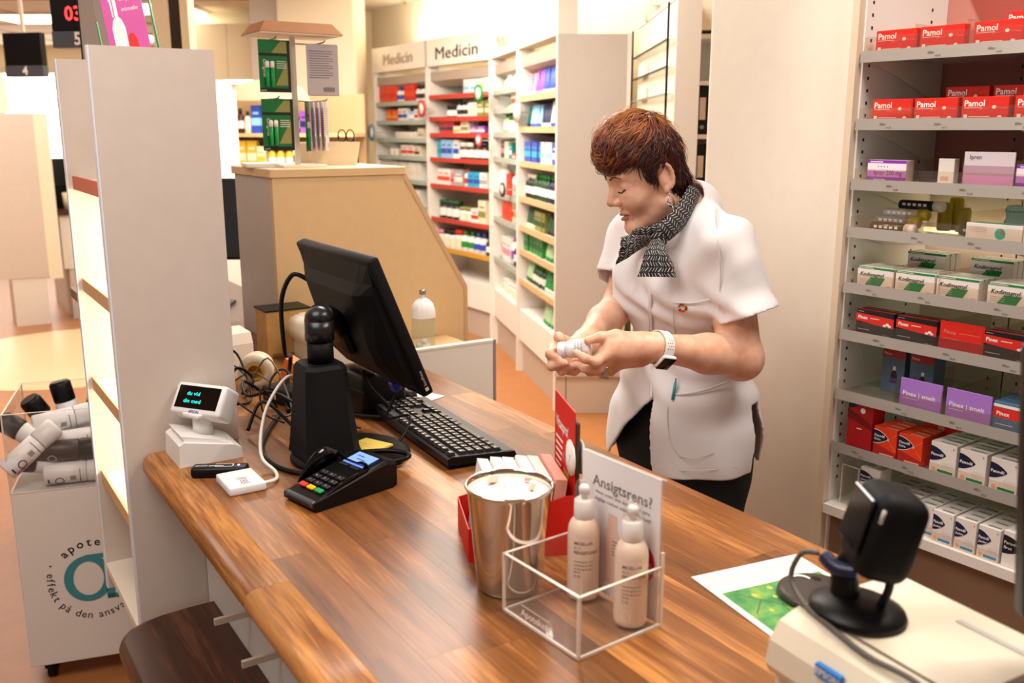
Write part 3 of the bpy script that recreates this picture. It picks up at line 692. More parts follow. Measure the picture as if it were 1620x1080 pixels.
# ---- customer display
cd = cthing('customer_display', 'white two-line customer display on a wedge base at the counter corner', 'display', .068, .115)
M_DISP = mat('display_white', '#e9e6e2', .4)
m = MB().use(M_DISP)
m.prism([(-.062, 0), (-.06, .022), (-.045, .03), (.052, .05), (.062, .044), (.064, 0)], -.058, .058, 'y', Matrix.Rotation(R(-90), 4, 'Z') @ Matrix.Rotation(R(0), 4, 'X')); m.build('base', cd)
m = MB().use(M_DISP); m.prism([(-.04, .031), (.05, .049), (.056, .062), (-.01, .045)], -.05, .05, 'y', Matrix.Rotation(R(-90), 4, 'Z')); m.build('saddle', cd)
m = MB().use(M_DISP); m.cyl((0, 0, .04), (0, 0, .1), .02, .019, 20); m.b2((-.024, -.03, .086), (.024, .02, .094), Matrix.Rotation(R(23), 4, 'Z'), .002); m.build('neck', cd)
HD = Matrix.Translation((-.004, .002, .113)) @ Matrix.Rotation(R(36), 4, 'Z') @ Matrix.Rotation(R(-33), 4, 'X')
m = MB().use(M_DISP); m.box((0, .012, 0), (.124, .05, .068), HD, .008, 3); m.build('head', cd)
m = MB().use(M_GLOSSB); m.b2((-.051, -.0138, -.021), (.051, -.0128, .026), HD); m.build('screen', cd)
m = MB().use(mat('cyan_glow', '#19e0d8', .4, emit=1.3)); m.text('du vid', -.028, .006, .0115, -.0142, HD, sq=1.15); m.text('din med', -.032, -.010, .0115, -.0142, HD, sq=1.15); m.build('glowing_text', cd)
m = MB().use(mat('blue_print', '#37439a', .5)); m.text('EPSON', 0, -.0300, .008, -.0134, HD, 'c', bold=.02); m.build('lettering', cd)
# ---- black card reader and white contactless reader
rd = cthing('card_reader', 'flat black card reader with tiny blue light under the customer display', 'card reader', .205, .108, CZT, 62)
m = MB().use(M_BLACK); m.box((0, 0, .010), (.105, .034, .019), None, .005, 2); m.build('case', rd)
m = MB().use(M_PRINTW); fl = Matrix.Rotation(R(-90), 4, 'X')
fl = Matrix(((1, 0, 0, 0), (0, 0, 1, 0), (0, 1, 0, .0202), (0, 0, 0, 1)))
for a in ((-.008, -.008, .026, -.0065), (-.008, .0065, .026, .008), (.0245, -.008, .026, .008), (-.02, -.004, .008, -.0015), (-.008, -.008, -.0065, .002)): m.rect(*a, 0, fl)
m.text('iZettle', -.046, -.004, .009, 0, fl); m.build('print', rd)
MB().use(mat('blue_led', '#7d8cff', .3, emit=8)).lathe([(.0022, .0195), (.0022, .0205), (.0, .021)], 10, Matrix.Translation((.036, 0, 0))).build('led', rd)
nf = cthing('contactless_reader', 'small white square contactless reader beside the black card reader', 'card reader', .285, .124, CZT, 0)
m = MB().use(M_WPLA); m.box((0, 0, .0085), (.09, .068, .017), None, .003, 2); m.build('case', nf)
m = MB().use(mat('navy_print', '#1d2740', .5)); fl2 = Matrix(((1, 0, 0, 0), (0, 0, 1, 0), (0, 1, 0, .0174), (0, 0, 0, 1))) @ Matrix.Rotation(R(0), 4, 'Y')
for rr_ in (.009, .0135, .018):
    for s_ in (0, math.pi):
        pts = [(.018 + rr_ * math.cos(s_ + t), rr_ * math.sin(s_ + t)) for t in np.linspace(-.7, .7, 9)]; q_ = [(.018 + (rr_ - .0014) * math.cos(s_ + t), (rr_ - .0014) * math.sin(s_ + t)) for t in np.linspace(.7, -.7, 9)]
        m.poly(pts + q_, 0, fl2)
for a in ((.011, -.006, .025, -.0045), (.011, .0045, .025, .006), (.0165, -.003, .0205, .003)): m.rect(*a, 0, fl2)
m.rect(-.0045, -.026, -.0038, .026, 0, fl2)
m.build('print', nf)
# ---- payment terminal
tm = cthing('payment_terminal', 'black payment terminal with blue lit screen and coloured keys', 'payment terminal', .417, .27, CZT, 0)
tm.rotation_euler = (0, 0, CROT + math.atan2(.023, .098))
m = MB().use(M_BLACK); L2 = .092
pf = [(-L2, .006), (-L2, .017), (-L2 + .02, .024), (.02, .046), (.07, .056), (L2, .050), (L2, .004), (L2 - .01, 0), (-L2 + .008, 0)]
vs = []; fs = []; n_ = len(pf)
for x, k in ((-.047, .55), (-.0465, .86), (-.042, 1), (.042, 1), (.0465, .86), (.047, .55)):
    for y, z in pf: vs.append((x, y, z * k if z > .02 else z))
for i in range(5):
    for q in range(n_):
        q2 = (q + 1) % n_; fs.append((i * n_ + q, (i + 1) * n_ + q, (i + 1) * n_ + q2, i * n_ + q2))
fs.append(tuple(range(n_))); fs.append(tuple(5 * n_ + q for q in range(n_))[::-1])
m.add(vs, [tuple(reversed(f)) for f in fs], None, False); m.build('case', tm)
a1 = math.atan2(.022, .092); KS = Matrix.Translation((0, -L2 + .02, .0242)) @ Matrix.Rotation(a1, 4, 'X')
a2 = math.atan2(.010, .05); S2 = Matrix.Translation((0, .02, .0462)) @ Matrix.Rotation(a2, 4, 'X')
m = MB().use(mat('lit_lcd', '#6f8fe6', .2, emit=.75)); m.b2((-.029, .006, .0006), (.029, .046, .0016), S2); m.build('screen', tm)
m = MB().use(M_DGREY); m.b2((-.029, -.004, .0006), (-.004, .002, .002), S2); m.b2((.004, -.004, .0006), (.029, .002, .002), S2); m.build('function_keys', tm)
m = MB().use(mat('lcd_print', '#2c3f8c', .4))
fS = S2 @ Matrix(((1, 0, 0, 0), (0, 0, 1, 0), (0, 1, 0, .0018), (0, 0, 0, 1)))
m.rect(-.02, .034, .0, .0365, 0, fS); m.rect(-.01, .024, .014, .0265, 0, fS); m.rect(.012, .013, .02, .017, 0, fS); m.build('screen_text', tm)
for r in range(4):
    for c in range(3):
        x = (c - 1) * .024; y = .006 + r * .0155
        col = [mat('red_key', '#d8382a', .4), mat('yellow_key', '#e8b90f', .4), mat('green_key', '#1f9a52', .4)][c] if r == 0 else mat('dark_key', '#232327', .4)
        o = MB().use(col).box((x, y + .002, .003), (.019, .0105, .005), KS, .0018, 2).build('key', tm)
        if r > 0: MB().use(M_LGREY).text('123456789'[(3 - r) * 3 + c], 0, -.003, .007, 0, KS @ Matrix.Translation((x, y + .002, .0057)) @ Matrix(((1, 0, 0, 0), (0, 0, 1, 0), (0, 1, 0, 0), (0, 0, 0, 1))), 'c').build('key_legend', o)
# privacy shield round the keypad
m = MB().use(M_GLOSSB)
sh = []; 
def sheet(mb, pts_a, pts_b, t=.0015):
    n__ = len(pts_a); vs = [tuple(p) for p in pts_a] + [tuple(p) for p in pts_b]; fs = [(i, i + 1, n__ + i + 1, n__ + i) for i in range(n__ - 1)]; mb.add(vs, fs, None, True)
ys = np.linspace(-.062, .028, 12); top = [.0 + .038 * math.sin(min(1, (y + .062) / .05) * math.pi / 2) * (1 if y < .0 else max(.35, 1 - (y) / .03 * .65)) for y in ys]
zb = [.024 + (y + .072) * .24 for y in ys]
for sx in (-1, 1):
    k = .22 if sx > 0 else 1
    sheet(m, [(sx * .0455, y, z - .002) for y, z in zip(ys, zb)], [(sx * .0475, y, z + t_ * k) for y, z, t_ in zip(ys, zb, top)])
xs = np.linspace(-.0455, .0455, 7); sheet(m, [(x, .03, .048) for x in xs], [(x, .024, .0615 if abs(x) > .03 else .056) for x in xs])
o = m.build('privacy_shield', tm); md = o.modifiers.new('s', 'SOLIDIFY'); md.thickness = .0016
m = MB().use(mat('slate_front', '#454c57', .4)); m.b2((-.043, -L2 - .001, .0075), (.043, -L2 + .012, .0195), None, .002); m.use(M_GLOSSB).b2((-.036, -L2 - .0016, .009), (.036, -L2 - .0008, .013)); m.build('card_slot', tm)
# ---- acrylic box with bottles and sign
abx = cthing('acrylic_tray', 'clear acrylic tray holding two pump bottles and a sign', 'tray', 1.106, .300, CZT, 0)
axx = math.atan2(-.011, -.159)
abx.rotation_euler = (0, 0, CROT + axx + math.pi)       # local -X runs along the front edge
AL, AD, AH, t_ = .160, .143, .085, .0035
m = MB().use(M_ACR)
m.b2((-AL, 0, .0002), (0, t_, AH)); m.b2((-AL, t_, .0002), (-AL + t_, AD, AH)); m.b2((-t_, t_, .0002), (0, AD, AH)); m.b2((-AL + t_, t_, .0002), (-t_, AD, .004)); m.b2((-AL, AD, .0002), (0, AD + t_, .205)); m.build('walls', abx)
m = MB().use(M_ACRE); e = .0009
for a, b in (((-AL, -e, AH), (0, t_, AH + e)), ((-AL - e, 0, AH), (-AL + t_, AD, AH + e)), ((-t_, 0, AH), (e, AD, AH + e)), ((-.003, -e, 0), (e, .003, AH)), ((-AL - e, -e, 0), (-AL + .0025, .0025, AH)), ((-.0025, AD, 0), (e, AD + t_ + e, AH + .02)),
             ((-AL, -e, .0), (0, .0025, .0035)), ((-.0025, 0, 0), (e, AD, .0035)), ((-AL - e, 0, 0), (-AL + .0015, AD, .0025)), ((-AL, AD + t_, .205), (0, AD + t_ + e, .206))): MB().use(M_ACRE).b2(a, b).build('polished_edge', abx)
m = MB().use(M_PRINTW); m.text('Apotekets', -.118, .012, .014, -.0012, None, width=.062, bold=.02); m.rect(-.118, .026, -.056, .0275, -.0012); m.build('lettering', abx)
sg = thing('counter_sign', 'white face cleansing sign with grey heading standing in the acrylic tray', 'sign', abx.matrix_basis @ Vector((-AL / 2, AD - .004, .0045)), abx.rotation_euler[2])
m = MB().use(mat('sign_paper', '#ece8ea', .45)); m.b2((-AL / 2 + .002, 0, 0), (AL / 2 - .002, .0012, .203)); m.build('card', sg)
m = MB().use(mat('sign_grey_print', '#7e7678', .5)); m.text('Ansigtsrens?', .004, .158, .022, -.0006, None, 'c', width=.118, bold=.008)
m.text('Hvor svært skal det være at gøre', .006, .147, .0075, -.0006, None, 'c', width=.108); m.text('daglige rutiner enkle for din hud?', .006, .137, .0075, -.0006, None, 'c', width=.112); m.build('lettering', sg)
m = MB().use(mat('sign_blush', '#e6c4b4', .5))
for x0, w_ in ((-.028, .032), (.016, .030)): m.poly([(x0, .02), (x0 + w_, .02), (x0 + w_, .095), (x0 + w_ * .8, .105), (x0 + w_ * .75, .125), (x0 + w_ * .25, .125), (x0 + w_ * .2, .105), (x0, .095)], -.0005)
m.build('picture', sg)
m = MB().use(mat('crimson_print', '#c5203f', .45)); m.poly([(.052 + .02 * math.cos(t), .078 + .026 * math.sin(t)) for t in np.linspace(0, 6.15, 28)], -.0008); m.use(M_PRINTW); m.text('NYHED', .054, .075, .0075, -.0012, None, 'c', bold=.02); m.build('badge', sg)
m = MB().use(mat('sign_grey_print', '#7e7678')); 
for k in range(5): m.rect(-.012, .085 - k * .005, .002, .0865 - k * .005, -.0009); m.rect(.02, .07 - k * .006, .034, .0715 - k * .006, -.0009)
m.use(M_PRINTK).rect(.012, .030, .02, .034, -.0009); m.build('small_print', sg)
M_LOT = mat('lotion_bottle', '#ecd2bd', .32); M_PUMP = mat('lotion_pump', '#ece4df', .25)
for i, (u, w) in enumerate(((.977, .403), (1.071, .412))):
    t = thing('pump_bottle', ['pale pump bottle in the acrylic tray, standing further from the viewer beside the cup', 'pale pump bottle in the acrylic tray, standing at the near corner'][i], 'bottle', W(u + .0, w, CZT + .0045), CROT + R(24), 'pump bottles in the acrylic tray')
    r_, h_ = .0225, .158
    MB().use(M_LOT).lathe([(r_ * .8, 0), (r_ * .96, .002), (r_, .008), (r_, .098), (r_ * .96, .106), (r_ * .84, .113), (r_ * .66, .118), (r_ * .6, .119)], 32).build('bottle_body', t)
    MB().use(M_PUMP).lathe([(r_ * .62, .119), (r_ * .64, .12), (r_ * .62, .145), (r_ * .5, .147)], 24).build('collar', t)
    m = MB().use(M_PUMP); m.lathe([(r_ * .2, .146), (r_ * .2, .152), (r_ * .33, .153), (r_ * .36, .163), (r_ * .22, .1665), (0, .167)], 18); m.b2((-.003, .004, .157), (.003, .0105, .163), Matrix.Rotation(R(20), 4, 'Z'), .001); m.build('pump_head', t)
    MB().use(M_ACR).lathe([(r_ * .56, .1475), (r_ * .58, .149), (r_ * .56, .166), (r_ * .44, .172), (r_ * .2, .174), (0, .1745)], 24).build('clear_cap', t)
    m = MB().use(mat('grey_cosmetic_print', '#6d605c', .5)); rr = r_ + .0004
    def curved(mb, s_, a0, z, size, k=1):
        v, f, x0, x1 = text_geo(s_, .01); vs = [(rr * math.sin(a0 + (p[0] - x0) * size * k / rr), -rr * math.cos(a0 + (p[0] - x0) * size * k / rr), z + p[1] * size) for p in v]; mb.add(vs, f, None, False)
    for j, (s_, sz) in enumerate((('MICELLAR', .0062), ('3 I 1', .0056), ('RENSETONIC', .0062))): curved(m, s_, -.1, .086 - j * .0068, sz)
    for j in range(3): curved(m, 'normal og tør hud', -.1, .060 - j * .0055, .0036)
    curved(m, '200 ml', -.1, .044, .0036); curved(m, 'C O', -.1, .037, .0055)
    m.build('lettering', t)
    m = MB().use(mat('embossed_letter', '#f6e6d8', .35)); 
    for k in range(20):
        q = [(.18 + .26 * math.cos(t) * s1, .019 + .0085 * math.sin(t) * s1) for t, s1 in ((k * math.pi / 10, 1), ((k + 1) * math.pi / 10, 1), ((k + 1) * math.pi / 10, .82), (k * math.pi / 10, .82))]
        m.add([((rr) * math.sin(a), -(rr) * math.cos(a), z) for a, z in q][::-1], [(0, 1, 2, 3)], None, True)
    m.add([(rr * math.sin(a), -rr * math.cos(a), z) for a, z in ((.44, .010), (.5, .010), (.5, .029), (.44, .029))], [(0, 1, 2, 3)]); m.build('logo', t)
# ---- steel cup filled with paper
cp = cthing('steel_cup', 'polished steel cup filled with crumpled paper receipts', 'cup', .888, .336)
m = MB().use(M_CHROME); m.lathe([(.044, .0), (.047, .003), (.0475, .006), (.0605, .148), (.0632, .152), (.0642, .155), (.063, .158), (.0605, .157), (.0585, .15), (.046, .012), (0, .010)], 48, None, True, False); m.build('vessel', cp)
m = MB().use(M_STEEL); m.lathe([(.0452, .0), (.0458, .0012), (.0458, .003)], 40); m.build('foot_ring', cp)
sc_ = [(.0555, .1475, .0), (.05, .152, .3), (.04, .1555, .8)]
m = MB().use(mat('cup_papers', '#e9dfd4', .6)); n1, n2 = 9, 40; vs = []; fs = []
for i in range(n1):
    for k in range(n2):
        a = 2 * math.pi * k / n2; r_ = .0582 * (1 - i / n1) + .0004; vs.append((r_ * math.cos(a), r_ * math.sin(a), .1455 + .006 * (1 - (r_ / .0582) ** 2) + .0022 * math.sin(5 * a + i * 1.3) * min(1, 2 * i / n1) + random.uniform(-.0003, .0003)))
for i in range(n1 - 1):
    for k in range(n2): fs.append((i * n2 + k, i * n2 + (k + 1) % n2, (i + 1) * n2 + (k + 1) % n2, (i + 1) * n2 + k))
fs.append(tuple((n1 - 1) * n2 + k for k in range(n2))); m.add(vs, fs, None, True); o = m.build('paper_filling', cp); o['kind'] = 'stuff'
fC = Matrix.Rotation(R(150), 4, 'Z') @ Matrix(((1, 0, 0, 0), (0, 0, 1, 0), (0, 1, 0, .1545), (0, 0, 0, 1)))
for nm, mm, fn in (('red_scrap', mat('faded_red', '#c8503c', .5), lambda m: m.poly([(.014, -.03), (.026, -.034), (.03, -.024), (.018, -.022)], 0, fC)),
                   ('receipt_print', mat('grey_receipt_ink', '#5e5650', .5), lambda m: (m.text('22', -.008, .006, .014, .0006, fC), m.text('dato', -.03, .012, .008, .0006, fC), m.text('2', .002, -.03, .012, .0006, fC), m.text('11', -.036, -.02, .012, .0006, fC))),
                   ('tan_scrap', mat('tan_scrap', '#b08d74', .5), lambda m: (m.poly([(-.02, -.034), (.004, -.04), (.008, -.032), (-.014, -.026)], 0, fC), m.poly([(.012, .02), (.034, .012), (.038, .024), (.018, .034)], 0, fC)))):
    m = MB().use(mm); fn(m); m.build(nm, cp)
# ---- red leaflet dispenser behind the cup
XR = np.array([-.984, -.178, 0]); 
rl = thing('leaflet_dispenser', 'red card leaflet dispenser with a tall printed back card behind the cup', 'leaflet holder', W(.855, .475, CZT), math.atan2(-.178, -.984) + math.pi)
# local: -x away from the card, y deeper
dw, dd_ = .165, .135
m = MB().use(M_RED)
m.prism([(0, 0), (-dw, 0), (-dw, .055), (-.012, .098), (0, .098)], 0, .0015, 'y'); m.prism([(0, 0), (-dw, 0), (-dw, .055), (-.012, .098), (0, .098)], dd_ - .0015, dd_, 'y')
m.b2((-dw, .0015, 0), (-dw + .0015, dd_ - .0015, .055)); m.b2((-dw, .0015, 0), (0, dd_ - .0015, .0015)); m.build('tray', rl)
m = MB().use(M_RED); m.b2((0, 0, .0), (.0015, dd_, .232)); m.build('back_card', rl)
m = MB().use(mat('brown_board_back', '#4a3630', .6)); m.b2((.0016, .0, .0), (.009, dd_ - .004, .215), None, .002); m.build('backing', rl)
cY = Matrix(((0, -1, 0, -.0008), (-1, 0, 0, 0), (0, 0, 1, 0), (0, 0, 0, 1)))  # print facing -x : local x of print runs to -y
cY = Matrix.Translation((-.0008, dd_, 0)) @ Matrix.Rotation(R(-90), 4, 'Z')
m = MB().use(M_PRINTW); m.text('Vitaepro!', .012, .178, .026, 0, cY, width=.084, bold=.015)
for k in range(5): m.rect(.012, .158 - k * .011, .062 - k * .003, .162 - k * .011, 0, cY)
m.build('lettering', rl)
m = MB().use(mat('lilac_dots', '#8f7fb0', .5))
for a, b in ((.07, .142), (.084, .134), (.094, .128)): m.poly([(a + .005 * math.cos(t), b + .006 * math.sin(t)) for t in np.linspace(0, 5.9, 12)], 0, cY)
m.use(mat('mustard_dots', '#d9a024', .5))
for a, b in ((.075, .118), (.086, .116), (.078, .104), (.092, .106), (.098, .118)): m.poly([(a + .005 * math.cos(t), b + .006 * math.sin(t)) for t in np.linspace(0, 5.9, 12)], 0, cY)
m.build('dots', rl)
m = MB().use(M_PRINTW); m.lathe([(.0, 0), (.028, 0), (.028, .002), (0, .002)], 32, cY @ Matrix.Translation((.120, -.0005, .155)) @ Matrix.Rotation(R(90), 4, 'X'))
m.use(mat('badge_blue', '#5d78b8', .5)); m.text('7', .120, .147, .018, -.003, cY, 'c'); m.build('badge', rl)
m = MB().use(M_LGREY); m.lathe([(.0, 0), (.027, 0), (.027, .003), (0, .003)], 32, cY @ Matrix.Translation((.122, .016, .156)) @ Matrix.Rotation(R(90), 4, 'X')); m.build('badge_back', rl)
# leaflets
lf0 = None
for i in range(6):
    lab = ['front white leaflet in the red dispenser', 'second white leaflet in the red dispenser', 'third white leaflet in the red dispenser', 'fourth white leaflet in the red dispenser', 'fifth white leaflet in the red dispenser', 'rear pink tinted leaflet in the red dispenser against the back card'][i]
    Mx = rl.matrix_basis @ Matrix.Translation((-.140 + i * .021, .004, .002)) @ Matrix.Rotation(R(8), 4, 'Y')
    m = MB().use(M_PAPER if i < 5 else mat('pink_leaflet', '#e5a08e', .5)).b2((-.009, 0, 0.006), (.009, dd_ - .009 - .004 * (i % 2), .120 + .003 * (i % 2)))
    o = m.build('leaflet'); o.matrix_world = Mx; tag(o, lab, 'leaflet', 'leaflets in the red dispenser')
# ---- calendar mat, round pad
cm = cthing('calendar_mat', 'white calendar mat with green branch photo lying on the counter', 'mat', 1.014, .576, CZT, 0)
cm.rotation_euler = (0, 0, CROT + math.atan2(-.031, .196))
m = MB().use(mat('mat_paper', '#efe4dc', .4)); m.box((.15, .098, .0008), (.30, .196, .0016), None, .0005); m.build('sheet', cm)
def green_photo():
    m = bpy.data.materials.new('branch_photo'); m.use_nodes = True; nt = m.node_tree; b = nt.nodes['Principled BSDF']; b.inputs['Roughness'].default_value = .35
    tc = nt.nodes.new('ShaderNodeTexCoord'); n = nt.nodes.new('ShaderNodeTexNoise'); n.inputs['Scale'].default_value = 26; n.inputs['Detail'].default_value = 3; nt.links.new(tc.outputs['Object'], n.inputs[0])
    cr = nt.nodes.new('ShaderNodeValToRGB'); e = cr.color_ramp.elements; e[0].position = .38; e[0].color = lin('#2c7d45') + (1,); e[1].position = .68; e[1].color = lin('#8fae48') + (1,); k = e.new(.5); k.color = lin('#4f9350') + (1,)
    nt.links.new(n.outputs['Fac'], cr.inputs[0]); nt.links.new(cr.outputs[0], b.inputs[0]); return m
m = MB().use(green_photo()); m.b2((.062, .010, .0016), (.27, .186, .0019)); m.build('photo', cm)
fm = Matrix(((1, 0, 0, 0), (0, 0, 1, 0), (0, 1, 0, .0020), (0, 0, 0, 1)))
m = MB().use(mat('branch_print', '#5c5a34', .5))
for x0, z0, x1, z1 in ((.075, .03, .16, .10), (.10, .05, .13, .02), (.12, .07, .19, .06), (.09, .11, .12, .15)): 
    dx, dz = x1 - x0, z1 - z0; L_ = math.hypot(dx, dz); nx, nz = -dz / L_ * .0011, dx / L_ * .0011; m.poly([(x0 + nx, z0 + nz), (x1 + nx, z1 + nz), (x1 - nx, z1 - nz), (x0 - nx, z0 - nz)], 0, fm)
m.use(mat('bud_print', '#b5b54c', .5))
for a, b, r_ in ((.085, .05, .005), (.10, .075, .0045), (.13, .045, .004), (.075, .085, .0055), (.11, .12, .0045)): m.poly([(a + r_ * math.cos(t), b + r_ * .8 * math.sin(t)) for t in np.linspace(0, 5.8, 10)], 0, fm)
m.build('branch', cm)
m = MB().use(mat('calendar_ink', '#b5685c', .5))
fr_ = Matrix(((0, 0, 1, 0), (1, 0, 0, 0), (0, 1, 0, .0019), (0, 0, 0, 1))) 
fr_ = Matrix(((0, 0, -1, 0), (1, 0, 0, 0), (0, -1, 0, .0019), (0, 0, 0, 1)))
fr_ = Matrix(((0, 0, 1, 0), (1, 0, 0, 0), (0, 1, 0, 0), (0, 0, 0, 1)))
for k in range(6):
    for j in range(5):
        for q in range(3):
            x = .012 + j * .0065; y = .012 + k * .031 + q * .0075; m.add([(x, y, .0018), (x + .0012, y, .0018), (x + .0012, y + .0055, .0018), (x, y + .0055, .0018)], [(0, 1, 2, 3)])
m.build('calendar_print', cm)
rp = cthing('round_pad', 'dark grey round plastic disc lying on the calendar mat', 'disc', 1.155, .685, CZT + .002, 0)
m = MB().use(mat('dark_disc', '#3a3431', .4)); m.lathe([(.052, 0), (.055, .003), (.054, .009), (.046, .012), (.0, .0125)], 40); m.build('disc_body', rp)
fd = Matrix(((1, 0, 0, 0), (0, 0, 1, 0), (0, 1, 0, .0128), (0, 0, 0, 1)))
m = MB().use(M_PRINTW); pts = [(-.03 + .016 * math.cos(t), .0 + .016 * math.sin(t)) for t in np.linspace(1.2, 3.6, 12)] + [(-.028 + .0125 * math.cos(t), .0 + .0125 * math.sin(t)) for t in np.linspace(3.5, 1.3, 12)]; m.poly(pts, 0, fd); m.use(M_GLOSSB); m.poly([(-.02 + .008 * math.cos(t), .022 + .005 * math.sin(t)) for t in np.linspace(0, 5.9, 14)], 0, fd); m.build('print', rp)
# ---- ivory slip printer in the foreground with a scanner on it
pr = cthing('slip_printer', 'ivory receipt printer with rounded front in the near corner of the counter', 'printer', 1.318, .432, CZT, -4)
PW, PD_, PH = .20, .20, .122
prf = [(.0, .0), (.0, .045), (-.012, .050), (-.018, .062), (-.014, .090), (.0, .110), (.025, .119), (.06, PH), (PD_ - .01, PH), (PD_, PH - .006), (PD_, 0)]
M_IVO = mat('printer_ivory', '#e4d9c3', .4)
m = MB().use(M_IVO); m.prism(prf[::-1], -.012, PW, 'x', None, False); m.build('case', pr)
m = MB().use(mat('printer_side', '#8d8272', .5)); m.prism([(.03, 0), (.03, .05), (.045, .085), (.075, .112), (PD_ - .015, .112), (PD_ - .015, 0)][::-1], PW, PW + .0015, 'x'); m.build('side_cover', pr)
m = MB().use(mat('seam', '#6a6152', .6)); m.b2((-.012, .028, PH - .0016), (PW, .0295, PH + .0002)); m.b2((-.0125, -.0005, .044), (PW, .002, .0455)); m.build('seam', pr)
m = MB().use(mat('blue_label', '#2a7fd0', .4)); m.b2((.060, -.0182, .086), (.094, -.0118, .100)); m.use(M_PRINTW); m.text('EPSON', .077, .0895, .0105, -.0187, None, 'c', bold=.02); m.build('label', pr)
MB().use(M_LGREY).b2((.10, .15, PH), (.185, .158, PH + .0015)).build('paper_slot', pr); MB().use(M_IVO).b2((.02, .075, PH), (.06, .09, PH + .001)).build('button_strip', pr)
sn = thing('barcode_scanner', 'black hands-free barcode scanner standing on the ivory printer', 'scanner', pr.matrix_basis @ Vector((.034, .070, PH + .0005)), CROT + R(-4))
m = MB().use(M_BLACK); m.lathe([(.046, 0), (.05, .003), (.048, .008), (.036, .014), (.02, .018), (0, .019)], 36, Matrix.Scale(1.12, 4, (1, 0, 0))); m.build('base', sn)
m = MB().use(M_BLACK); m.tube([(-.018, .0, .012), (-.020, .0, .040), (-.012, .004, .066)], lambda t: .017 - .003 * t, 12); m.tube([(.022, .008, .012), (.03, .012, .04), (.028, .012, .064)], .005, 8); m.build('stem', sn)
SH = Matrix.Translation((.014, .006, .104)) @ Matrix.Rotation(R(-30), 4, 'Z') @ Matrix.Rotation(R(-14), 4, 'X')
m = MB().use(M_BLACKM); m.box((0, .006, 0), (.078, .062, .10), SH, .02, 5); m.build('head', sn)
m = MB().use(M_GLOSSB); m.box((0, -.027, .008), (.058, .004, .062), SH, .0015); m.build('scan_window', sn)
m = MB().use(mat('dark_blue_trim', '#0f1c3c', .35)); m.tube([(-.036, -.016, .056), (-.014, -.02, .052), (.006, -.012, .054)], .009, 8); m.build('clip', sn)
m = MB().use(M_LGREY); q = [SH @ Vector((.042, -.02, z)) for z in (.02, .035)]; m.tube(q, .0022, 6, None, 1); m.build('highlight_trim', sn)
cb = MB().use(mat('grey_cable', '#5d5852', .45))
SNM = sn.matrix_basis; PRM = pr.matrix_basis; cb.tube([SNM @ Vector((-.044, -.018, .058)), SNM @ Vector((-.062, -.026, .052)), SNM @ Vector((-.068, -.034, .022)), PRM @ Vector((-.004, .028, PH + .004)), PRM @ Vector((.04, .020, PH + .001)), PRM @ Vector((.10, .012, PH - .002)), PRM @ Vector((.16, .014, PH - .001)), PRM @ Vector((.215, .01, PH - .02)), PRM @ Vector((.24, .0, .008))], .0032, 8)
tag(cb.build('scanner_cable'), 'grey cable hanging from the barcode scanner over the printer front', 'cable')
# ---- second till monitor at the frame's edge
m2 = thing('till_monitor', 'edge of a black till monitor beside the tall medicine shelves', 'monitor', (.614, .86, CZT), R(-4))
m = MB().use(M_BLACK); TT = Matrix.Translation((0, 0, .325)) @ Matrix.Rotation(R(-5), 4, 'Y'); m.box((0, 0, 0), (.24, .03, .28), TT, .006, 2); m.build('panel', m2)
m = MB().use(M_BLACK); m.b2((-.03, .016, .0), (.03, .05, .3)); m.b2((-.08, -.03, 0), (.08, .10, .012), None, .004); m.build('stand', m2)
# ---- behind the monitor: white receipt printer, boxes, tape, papers
wp = cthing('receipt_printer', 'white receipt printer behind the tilted monitor', 'printer', -.60, .58, CZT, 0)
m = MB().use(M_IVORY); m.prism([(0, 0), (0, .05), (-.012, .06), (-.016, .085), (-.006, .112), (.02, .125), (.16, .13), (.17, .12), (.17, 0)][::-1], -.09, .10, 'x'); m.build('case', wp)
m = MB().use(M_IVORY); m.lathe([(.0, -.092), (.03, -.092), (.034, -.088), (.034, .05)], 24, Matrix.Translation((.0, .012, .088)) @ Matrix.Rotation(R(90), 4, 'Y')); m.build('front_cover', wp)
m = MB().use(M_BLACK); m.lathe([(.04, 0), (.042, .004), (.034, .012), (0, .014)], 24, Matrix.Translation((.02, .09, .1285))); m.build('top_disc', wp)
bk = cthing('file_box', 'yellow wooden file tray standing between partition and receipt printer', 'file tray', -.735, .50, CZT, 0)
m = MB().use(mat('pine_wood', '#d2a862', .5, noise=.25, nscale=30)); m.b2((-.05, .0, 0), (.05, .012, .135)); m.b2((-.05, .012, 0), (-.04, .13, .135)); m.b2((.04, .012, 0), (.05, .13, .135)); m.b2((-.05, .012, 0), (.05, .13, .01)); m.build('tray', bk)
m = MB().use(M_BLACK); m.b2((-.054, -.004, .1355), (.054, .135, .14)); m.build('rim', bk)
m = MB().use(M_PAPER); m.b2((-.035, .02, .0105), (.035, .12, .125)); m.build('papers', bk)
dk = cthing('black_box', 'black box printer behind the monitor stand', 'box', -.06, .545, CZT, 8)
m = MB().use(M_BLACK); m.box((0, 0, .05), (.13, .12, .10), None, .012, 3); m.build('case', dk); m = MB().use(M_DGREY); m.b2((-.066, -.0605, .06), (.066, -.06, .0615)); m.build('seam', dk)
sw_ = cthing('power_adapter', 'black power adapter lying among the cables', 'adapter', -.20, .40, CZT, 20)
m = MB().use(M_BLACK); m.box((0, 0, .02), (.15, .07, .04), None, .006, 2); m.build('case', sw_); m = MB().use(mat('tan_label', '#b9ab93', .5))
for k in range(4): m.b2((-.06 + k * .011, -.0358, .012), (-.053 + k * .011, -.0352, .03))
m.build('print', sw_)
tr = cthing('tape_roll', 'roll of white labels on a yellow core beside the display unit panel', 'tape roll', -.40, .375, CZT, 0)
